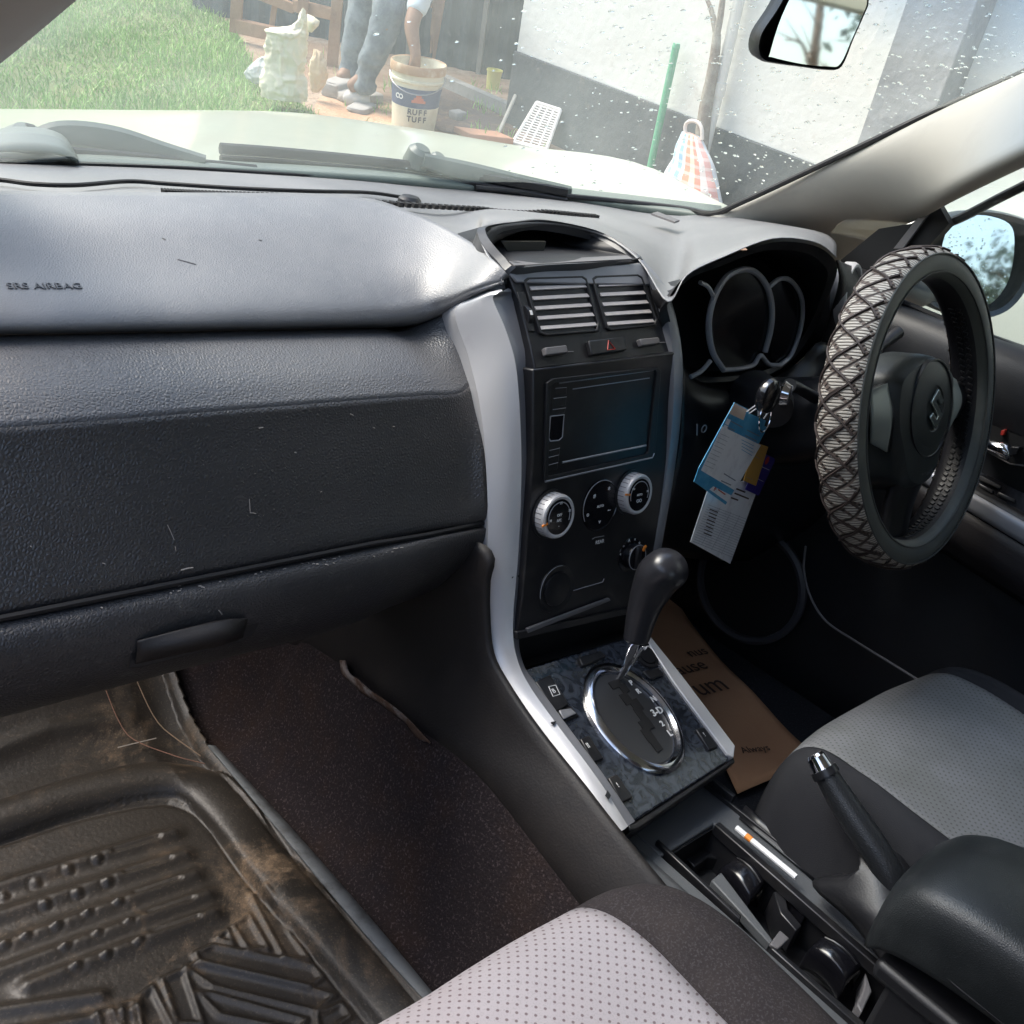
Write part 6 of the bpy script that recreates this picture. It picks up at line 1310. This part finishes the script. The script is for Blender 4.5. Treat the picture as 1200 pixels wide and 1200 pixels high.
g = G(); a, b = Wz(540, 160), Wz(592, 166); g.box((a+b)/2+V((0, 0, .02)), ((b-a).length, .14, .04), b-a, (0, 1, 0)); g.obj('brick_slab', mat('brick_red', (.48, .26, .17), .9, grain=(40, .5, 'noise')), None, base=a, bevel=.004, label='orange-red slab lying flat between the bucket and the grate', cat_='slab')
g = G(); a, b = Wz(584, 158), onwall(604, 112, .02); g.tube([a+V((0, 0, .01)), b], .011, 8); g.obj('leaning_stick', mat('bleached_wood', (.52, .48, .42), .8), None, base=a, label='bleached stick leaning against the corner of the house', cat_='stick')
cc = Wz(577, 104); 
YEL = mat('yellow_plastic', (.62, .60, .18), .45); g = G(); g.lathe(cc, zx, [(0, .004), (.040, .004), (.042, 0), (.046, .05), (.050, .105), (.054, .112), (.054, .120), (.049, .120), (.040, .01), (0, .01)], 28); yc = g.obj('yellow_tub', YEL, None, base=cc, label='small yellow plastic tub by the dark shed wall', cat_='tub'); g = G(); g.lathe(cc, zx, [(.0438, .03), (.0478, .08)], 28); g.obj('tub_label', mat('tub_orange', (.6, .38, .12), .5), yc)
# ---- white grate leaning on the plinth
gq_ = [onwall(629, 120, .02), onwall(657, 129, .02)]; gl0, gl1 = Wz(601, 167, .01), Wz(640, 177, .01)
cA, cB, cC, cD = gq_[0], gq_[1], gl1, gl0
gt = thing('plastic_grate', cD, 'white slatted plastic grate leaning against the dark plinth', 'grate', frame='world')
g = G()
for p, q_ in ((cA, cB), (cB, cC), (cC, cD), (cD, cA)): g.tube([p, q_], .010, 6)
WPL_ = mat('white_plastic', (.72, .70, .68), .5, var=(20, (.55, .52, .50), .5, .7)); g.obj('grate_frame', WPL_, gt)
g = G()
for k in range(1, 4): g.tube([cA.lerp(cB, k/4), cD.lerp(cC, k/4)], .006, 5)
for k in range(1, 17): g.tube([cA.lerp(cD, k/17), cB.lerp(cC, k/17)], .0048, 5)
g.obj('grate_slats', WPL_, gt)
# ---- green pole, branch post, striped bag
g = G(); a, b = onwall(760, 206, .06), onwall(792, 56, .06); 
GP_ = mat('green_pole_paint', (.10, .38, .22), .5, var=(15, (.2, .42, .3), .5, .7)); g.tube([a, b], .019, 12); gpo = g.obj('green_pole', GP_, None, base=a, label='slim green pole standing against the house wall', cat_='pole')
g = G(); g.tube([b, b+(b-a).normalized()*.02], [.021, .017], 12); g.obj('pole_cap', GP_, gpo)
BRK = mat('grey_bark', (.22, .18, .15), .9, grain=(50, .8, 'noise'), var=(9, (.34, .33, .28), .45, .65))
tr = [onwall(a, b, .10) for a, b in ((818, 215), (822, 165), (828, 120), (834, 90), (838, 62), (840, 40))]
g = G(); g.tube(cat(tr, 4), [.040-.001*i for i in range(len(cat(tr, 4)))], 12); st_ = g.obj('sapling', BRK, None, base=tr[0], label='dry forked tree stem rising in front of the white wall', cat_='sapling')
g = G(); q_ = [onwall(a, b, .10) for a, b in ((840, 44), (836, 22), (833, 10), (828, -2))]; g.tube(cat(q_, 3), [.016-.0008*i for i in range(10)], 8); g.obj('fork', BRK, st_)
g = G(); q_ = [onwall(a, b, .10) for a, b in ((839, 44), (844, 20), (848, -10), (853, -60), (850, -120))]; g.tube(cat(q_, 3), [.018-.0008*i for i in range(13)], 8); g.obj('fork', BRK, st_)
def plaid(m, n, l, b, tc):
    sp_ = n.new('ShaderNodeSeparateXYZ'); l.new(tc.outputs['UV'], sp_.inputs[0])
    r = n.new('ShaderNodeValToRGB'); cr__ = r.color_ramp; cr__.interpolation = 'CONSTANT'
    cols = [(0, (.62, .66, .70)), (.12, (.30, .48, .66)), (.22, (.66, .70, .72)), (.32, (.25, .42, .60)), (.42, (.62, .62, .62)), (.50, (.70, .28, .18)), (.62, (.72, .55, .42)), (.72, (.66, .25, .18)), (.82, (.66, .58, .55)), (.92, (.62, .35, .32))]
    for i, (p, c) in enumerate(cols):
        e_ = cr__.elements[0] if i == 0 else cr__.elements.new(p); e_.position = p; e_.color = (*c, 1)
    l.new(sp_.outputs[0], r.inputs[0])
    k = math_(n, l, 'PINGPONG', math_(n, l, 'MULTIPLY', sp_.outputs[1], 9), .5); mr = n.new('ShaderNodeMapRange'); mr.inputs['From Min'].default_value = .3; mr.inputs['From Max'].default_value = .35; l.new(k, mr.inputs['Value'])
    l.new(mixc(n, l, math_(n, l, 'MULTIPLY', mr.outputs[0], .35), r.outputs[0], (.75, .75, .74)), b.inputs['Base Color'])
PLAID = mat('striped_weave', (.6, .5, .5), .7, extra=plaid)
bs_ = [(158, 800, 822), (170, 796, 828), (185, 790, 836), (200, 784, 842), (215, 778, 846), (228, 774, 848), (240, 776, 846)]
g = G(); n_ = 40; uv = []
C_ = cat([(onwall(a, p, .22)+onwall(b, p, .22))/2 for p, a, b in bs_], 3); D_ = cat([(onwall(b, p, .22)-onwall(a, p, .22))/2 for p, a, b in bs_], 3)
for i, (c, h) in enumerate(zip(C_, D_)):
    t = i/(len(C_)-1)
    for k in range(n_):
        a = 2*pi*k/n_; p = c+V((h.x, h.y, 0))*cos(a)+wn_*sin(a)*(.03+.09*t); p += (p-c).normalized()*noise3(p, 14)*.014; p.z = max(p.z, .01); g.v.append(p); uv.append(((cos(a)+1)/2 if sin(a) > 0 else (1-cos(a))/2, t))
m_ = len(C_)
for i in range(m_-1):
    for k in range(n_): g.f.append((i*n_+k, i*n_+(k+1) % n_, (i+1)*n_+(k+1) % n_, (i+1)*n_+k))
g.f.append(tuple(range(n_))); g.f.append(tuple((m_-1)*n_+k for k in range(n_))[::-1]); g.uv = uv
bag = g.obj('striped_bag', PLAID, None, base=C_[-1], label='blue, white and red striped woven shopping bag standing by the dry stem', cat_='bag', ang=60)
g = G(); q_ = [onwall(a, b, .22) for a, b in ((804, 162), (803, 148), (808, 142), (817, 143), (822, 150), (823, 164))]; g.tube(cat(q_, 4), .009, 8); g.obj('bag_handle', mat('bag_strap', (.66, .60, .56), .7), bag)
# ---- person bending over the bucket
ank = Wz(430, 104); rt = V((.78, -.62, 0)); fw = V((.62, .78, 0)); Z_ = V((0, 0, 1))
pb = ank
def pp(r_, f_, z): return V((pb.x, pb.y, 0))+rt*r_+fw*f_+Z_*z
J = {}
hand = Wd(486, 80, 5.75); elb = Wd(481, 30, 5.82)
nodes = [  # name, position, radius (x, y), parent
 ('pel', pp(.02, .08, .92), .155, None), ('waist', pp(.20, .08, 1.02), .135, 'pel'), ('chest', pp(.40, .06, 1.10), .15, 'waist'), ('neck', pp(.58, .05, 1.10), .06, 'chest'), ('head0', pp(.64, .04, 1.08), .075, 'neck'), ('head', pp(.72, .03, 1.02), .095, 'head0'), ('head2', pp(.78, .03, .96), .07, 'head'),
 ('hipR', pp(.04, -.03, .84), .105, 'pel'), ('kneeR', Wd(458, 12, 5.95), .072, 'hipR'), ('calfR', Wd(444, 50, 5.95), .064, 'kneeR'), ('ankR', Wd(428, 92, 5.95), .052, 'calfR'), ('toeR', Wd(408, 100, 5.95)+V((0, 0, -.02)), .038, 'ankR'),
 ('hipL', pp(.0, .20, .84), .105, 'pel'), ('kneeL', Wd(425, 10, 6.3), .075, 'hipL'), ('ankL', Wd(410, 82, 6.3), .055, 'kneeL'), ('toeL', Wd(398, 90, 6.2)+V((0, 0, -.02)), .038, 'ankL'),
 ('shR', pp(.44, -.10, 1.10), .065, 'chest'), ('elR', elb, .046, 'shR'), ('wrR', hand+Z_*.07, .030, 'elR'), ('haR', hand, .036, 'wrR'),
 ('shL', pp(.46, .22, 1.10), .065, 'chest'), ('elL', pp(.44, .26, .80), .046, 'shL'), ('wrL', pp(.40, .16, .58), .030, 'elL'), ('haL', pp(.39, .12, .52), .034, 'wrL')]
def skin(name, names, m, parent=None, scale=1., fingers=None, label=None, cat_=None):
    idx_ = {n: i for i, n in enumerate(names)}; D_ = {n[0]: n for n in nodes}; vs2 = [D_[n][1] for n in names]; es = [(idx_[D_[n][3]], idx_[n]) for n in names if D_[n][3] in idx_]
    base = BASE[parent.name] if parent else V((pb.x, pb.y, 0)); me_ = bpy.data.meshes.new(name); me_.from_pydata([v-base for v in vs2], es, []); o_ = bpy.data.objects.new(name, me_); COL.objects.link(o_)
    md = o_.modifiers.new('s', 'SKIN'); 
    for i, n in enumerate(names):
        sv_ = me_.skin_vertices[0].data[i]; r_ = D_[n][2]*scale; sv_.radius = (r_, r_); sv_.use_root = (i == 0)
    md.use_smooth_shade = True; s_ = o_.modifiers.new('u', 'SUBSURF'); s_.levels = 3; s_.render_levels = 3
    dg = bpy.context.evaluated_depsgraph_get(); me2 = bpy.data.meshes.new_from_object(o_.evaluated_get(dg)); o_.modifiers.clear(); o_.data = me2; me2.name = name; me2.materials.clear(); me2.materials.append(m)
    if parent: o_.parent = parent
    else: o_.location = base
    BASE[o_.name] = base; FR[o_.name] = 'world'; _set(o_, label, cat_)
    return o_
SKIN = mat('skin_brown', (.26, .15, .10), .55, var=(12, (.32, .20, .14), .5, .7))
alln = [n[0] for n in nodes]
hb_ = fw*.012
fing = []
for k, (dx, ln_) in enumerate(((-.022, .052), (-.008, .062), (.008, .058), (.021, .046))):
    fing.append((rt*dx, ln_))
for k, (off, ln_) in enumerate(fing):
    for sfx, hh in (('R', hand), ('L', nodes[-1][1])):
        nodes.append(('f%d%s1' % (k, sfx), hh+off-Z_*.035, .0095, 'ha'+sfx)); nodes.append(('f%d%s2' % (k, sfx), hh+off-Z_*(.035+ln_*.55)-fw*.006, .0085, 'f%d%s1' % (k, sfx))); nodes.append(('f%d%s3' % (k, sfx), hh+off-Z_*(.035+ln_)-fw*.018, .0075, 'f%d%s2' % (k, sfx)))
        alln += ['f%d%s%d' % (k, sfx, j) for j in (1, 2, 3)]
for sfx, hh in (('R', hand), ('L', nodes[23][1])):
    nodes.append(('t%s1' % sfx, hh-rt*.036-Z_*.008, .010, 'ha'+sfx)); nodes.append(('t%s2' % sfx, hh-rt*.046-Z_*.036, .009, 't%s1' % sfx)); alln += ['t%s1' % sfx, 't%s2' % sfx]
per = skin('person', alln, SKIN, label='person in faded jeans and pale shirt bending with one hand in the bucket', cat_='person')
JEAN = mat('faded_denim', (.10, .125, .15), .85, grain=(120, .5, 'noise'), var=[(9, (.22, .25, .27), .42, .66)]); SHIRT = mat('pale_shirt', (.50, .58, .64), .8, grain=(60, .5, 'noise'), var=(6, (.62, .66, .68), .4, .7))
def cloth(o_, a):
    me_ = o_.data
    for v_ in me_.vertices:
        p = v_.co; v_.co = p+v_.normal*(noise3(V((p.x, p.y, p.z*1.6)), 6)*a-abs(noise3(V((p.x*1.2+5, p.y*1.2+p.z*.8, p.z*1.1)), 15))*a*1.2)
for sd in 'RL':
    an_ = [x for x in nodes if x[0] == 'ank'+sd][0]; nodes.append(('cuff'+sd, an_[1]+V((0, 0, -.095)), .074, 'ank'+sd))
cloth(skin('jeans', ['pel', 'hipR', 'kneeR', 'calfR', 'ankR', 'cuffR', 'hipL', 'kneeL', 'ankL', 'cuffL'], JEAN, per, 1.34), .014)
nodes.append(('slR', nodes[16][1].lerp(elb, .93), .058, 'shR')); nodes.append(('slL', nodes[20][1].lerp(nodes[21][1], .8), .058, 'shL'))
cloth(skin('shirt', ['chest', 'waist', 'neck', 'shR', 'slR', 'shL', 'slL'], SHIRT, per, 1.14) if False else skin('shirt', ['waist', 'chest', 'shR', 'slR', 'shL', 'slL'], SHIRT, per, 1.15), .012)
hd_ = [n for n in nodes if n[0] == 'head'][0][1]
g = G(); g.lathe(hd_, (rt*.55+Z_*-.35+V((0, 0, .9))).normalized()*1., [(.099, -.01), (.101, .03), (.090, .065), (.06, .09), (.0, .102)], 24); g.obj('hair', VOID, per)
g = G()
for s in (-1, 1): g.lathe(hd_+rt*.085+fw*.032*s-Z_*.02, rt, [(.012, 0), (.008, .006), (0, .008)], 10)
g.obj('eyes', WHT, per)
g = G()
for n in ('R', 'L'):
    a = [x for x in nodes if x[0] == 'ank'+n][0][1]; t_ = [x for x in nodes if x[0] == 'toe'+n][0][1]; a = V((a.x, a.y, .05)); t_ = V((t_.x, t_.y, .035)); g = G(); g.tube([a-(t_-a)*.35, a, a.lerp(t_, .6), t_, t_+(t_-a)*.25], [.03, .048, .048, .044, .02], 14, squash=.8); g.obj('shoe', mat('pale_shoe', (.55, .53, .50), .6) if 'pale_shoe' not in MATS else MATS['pale_shoe'], per)
# ---- second parked car beside, seen through the driver window
oc = thing('parked_car', (2.35, -1.2, 0), 'white car parked between this one and the house, seen through the driver window', 'car', frame='world')
WP_ = mat('white_car_paint', (.48, .52, .47), .25, coat=.8)
def sect(y, w_, zb, zt, sh_): return [V((2.35+x*w_, y, zb+(zt-zb)*z)) for x, z in ((-1, 0), (-1.03, .3), (-1.02, .62), (-.95, .92), (-.7, 1.0), (0, 1.0+sh_), (.7, 1.0), (.95, .92), (1.02, .62), (1.03, .3), (1, 0))]
g = G(); g.sgrid([sect(y, w_, .25, zt, s) for y, w_, zt, s in ((1.05, .35, .55, .0), (.98, .60, .70, .01), (.80, .68, .78, .02), (.3, .72, .86, .03), (-.2, .74, .92, .03), (-1.5, .75, .94, .02), (-2.8, .74, .94, .02), (-3.2, .6, .80, .0))], 4, 5); g.obj('body', WP_, oc)
g = G(); g.sgrid([[V((2.35+x*.62*w_, y, z)) for x in (-1, -.9, 0, .9, 1)] for y, z, w_ in ((-.25, .93, 1.05), (-.80, 1.36, .9), (-1.6, 1.42, .88), (-2.4, 1.36, .88), (-2.9, .94, 1.))], 4, 4); g.obj('roof', WP_, oc)
g = G()
for s in (-1, 1): g.prism([V((2.35+s*.665, -.35, .96)), V((2.35+s*.575, -.88, 1.32)), V((2.35+s*.565, -2.3, 1.32)), V((2.35+s*.65, -2.75, .96))], (s*.006, 0, 0))
g.obj('side_windows', GLS, oc)
for yy_ in (.35, -2.35):
    for s in (-1, 1):
        g = G(); g.lathe((2.35+s*.66, yy_, .30), (s, 0, 0), [(.30, -.10), (.30, .06), (.27, .10), (.2, .09)], 32); w_ = g.obj('wheel', RUB, oc); g = G(); g.lathe((2.35+s*.66, yy_, .30), (s, 0, 0), [(.2, .085), (.18, .06), (.05, .09), (0, .09)], 24); g.obj('rim', CHR, w_)
g = G(); g.tube(cat([V((2.35-.75, .05, .3)), V((2.35-.755, .02, .6)), V((2.35-.70, -.05, .86)), V((2.35-.45, -.15, .93))], 6), .004, 5); g.obj('panel_gap', VOID, oc)
# ---- trees behind (seen only in the mirrors)
LEAF = mat('tree_leaves', (.016, .036, .020), .6, var=(1.2, (.028, .055, .028), .4, .7)); TRK = mat('tree_bark', (.12, .09, .06), .9, grain=(20, .8, 'noise'))
def tree(x, y, h, r, lab, seed, bare=False):
    rn_ = random.Random(seed); t = thing('broadleaf_tree', (x, y, 0), lab, 'tree', 'trees behind the car', frame='world')
    g = G(); tips = []
    tp = cat([V((x, y, 0)), V((x+rn_.uniform(-.2, .2), y, h*.3)), V((x+rn_.uniform(-.3, .3), y, h*.65)), V((x, y+.1, h*.95))], 5); g.tube(tp, [r*.10*(1-.8*i/len(tp)) for i in range(len(tp))], 8)
    for k in range(16):
        s_ = tp[rn_.randint(5, len(tp)-1)]; a = rn_.random()*2*pi; e_ = s_+V((cos(a)*r*rn_.uniform(.5, 1), sin(a)*r*rn_.uniform(.5, 1), rn_.uniform(.1, .5)*r)); m1 = s_.lerp(e_, .5)+V((0, 0, rn_.uniform(-.1, .25)*r)); q_ = cat([s_, m1, e_], 4); g.tube(q_, [r*.035*(1-.8*i/len(q_)) for i in range(len(q_))], 5); tips += [m1, e_]
        for _ in range(2):
            a2 = a+rn_.uniform(-1, 1); e2 = m1+V((cos(a2), sin(a2), rn_.uniform(0, .8)))*r*.45; g.tube([m1, e2], [r*.015, r*.005], 4); tips.append(e2)
    g.obj('trunk', TRK, t)
    if bare: return
    vs3, fs3 = [], []
    for _ in range(7500):
        c = rn_.choice(tips); d = V((rn_.gauss(0, 1), rn_.gauss(0, 1), rn_.gauss(0, .8)))*r*.20; p = c+d; s_ = rn_.uniform(.05, .11)
        a = V((rn_.gauss(0, 1), rn_.gauss(0, 1), rn_.gauss(0, 1))).normalized(); b_ = a.cross(V((rn_.gauss(0, 1), rn_.gauss(0, 1), 1))).normalized(); k = len(vs3); vs3 += [p-a*s_, p+b_*s_*.5, p+a*s_, p-b_*s_*.5]; fs3.append((k, k+1, k+2, k+3))
    g = G(); g.v = vs3; g.f = fs3; g.obj('crown', LEAF, t, smooth=False)
tree(1.5, -12, 2.7, 1.1, 'nearer leafy tree behind the parked cars, seen in the door mirror', 1); tree(4.4, -16, 3.7, 1.5, 'taller tree behind the house end, seen in the door mirror', 2); tree(-4.5, -13, 5.5, 2.0, 'tree behind the car on the passenger side', 3); tree(.2, -11, 5.0, .8, 'bare tree whose branches show in the rear-view mirror', 4, True)
# ---- raindrops on the windscreen
g = G(); rnd = random.Random(21); cnt = 0
while cnt < 820:
    u_x = rnd.random(); px = 590+610*u_x**.7 if rnd.random() < .985 else rnd.uniform(440, 620); py = rnd.uniform(-15, 235)
    if px > 850 and py > 250-(px-850)*.46: continue
    h, n_ = on_ws(px, py)
    if h is None: continue
    if n_.y < 0: n_ = -n_
    s_ = rnd.choice((.0013, .0016, .0020, .0025, .0031, .0037))*rnd.uniform(.8, 1.1); a = rnd.uniform(-.3, .3)
    ex_ = (cr*cos(a)+cu*(.25+sin(a))).normalized(); g.lathe(h+n_*.004, n_, [(0, 0), (s_, 0), (s_*.92, s_*.25), (s_*.5, s_*.5), (0, s_*.55)], 8, ex=ex_, sq=.42); cnt += 1
g.obj('raindrops', DROP, None, frame='car', base=(0, .4, 1.4), label='raindrops scattered over the windscreen, thickest on the driver side', cat_='raindrops', kind='stuff')
# ---- unseen leafy screen added beside and behind the car to block sky light
hg = thing('light_blocker', (-3.4, -1.0, 0), 'unseen leafy screen added on the passenger side to block sky light', 'light_blocker', frame='world')
g = G(); rn_ = random.Random(5)
g.box((-3.7, -2.0, 1.4), (.7, 9, 2.8)); g.box((-1.5, -6.2, .8), (5, .7, 1.6)); g.obj('blocker_core', mat('blocker_core', (.012, .02, .008), .9), hg)
vs3, fs3 = [], []
for _ in range(9000):
    p = V((-3.3+rn_.gauss(0, .05), rn_.uniform(-6.5, 2.5), rn_.uniform(0, 2.9))) if rn_.random() < .7 else V((rn_.uniform(-4, 1), -5.8+rn_.gauss(0, .05), rn_.uniform(0, 1.7)))
    s_ = rn_.uniform(.03, .06); a = V((rn_.gauss(0, 1), rn_.gauss(0, 1), rn_.gauss(0, 1))).normalized(); b_ = a.cross(V((rn_.gauss(0, 1), rn_.gauss(0, 1), 1))).normalized(); k = len(vs3); vs3 += [p-a*s_, p+b_*s_*.5, p+a*s_, p-b_*s_*.5]; fs3.append((k, k+1, k+2, k+3))
g = G(); g.v = vs3; g.f = fs3; g.obj('blocker_leaves', LEAF, hg, smooth=False)
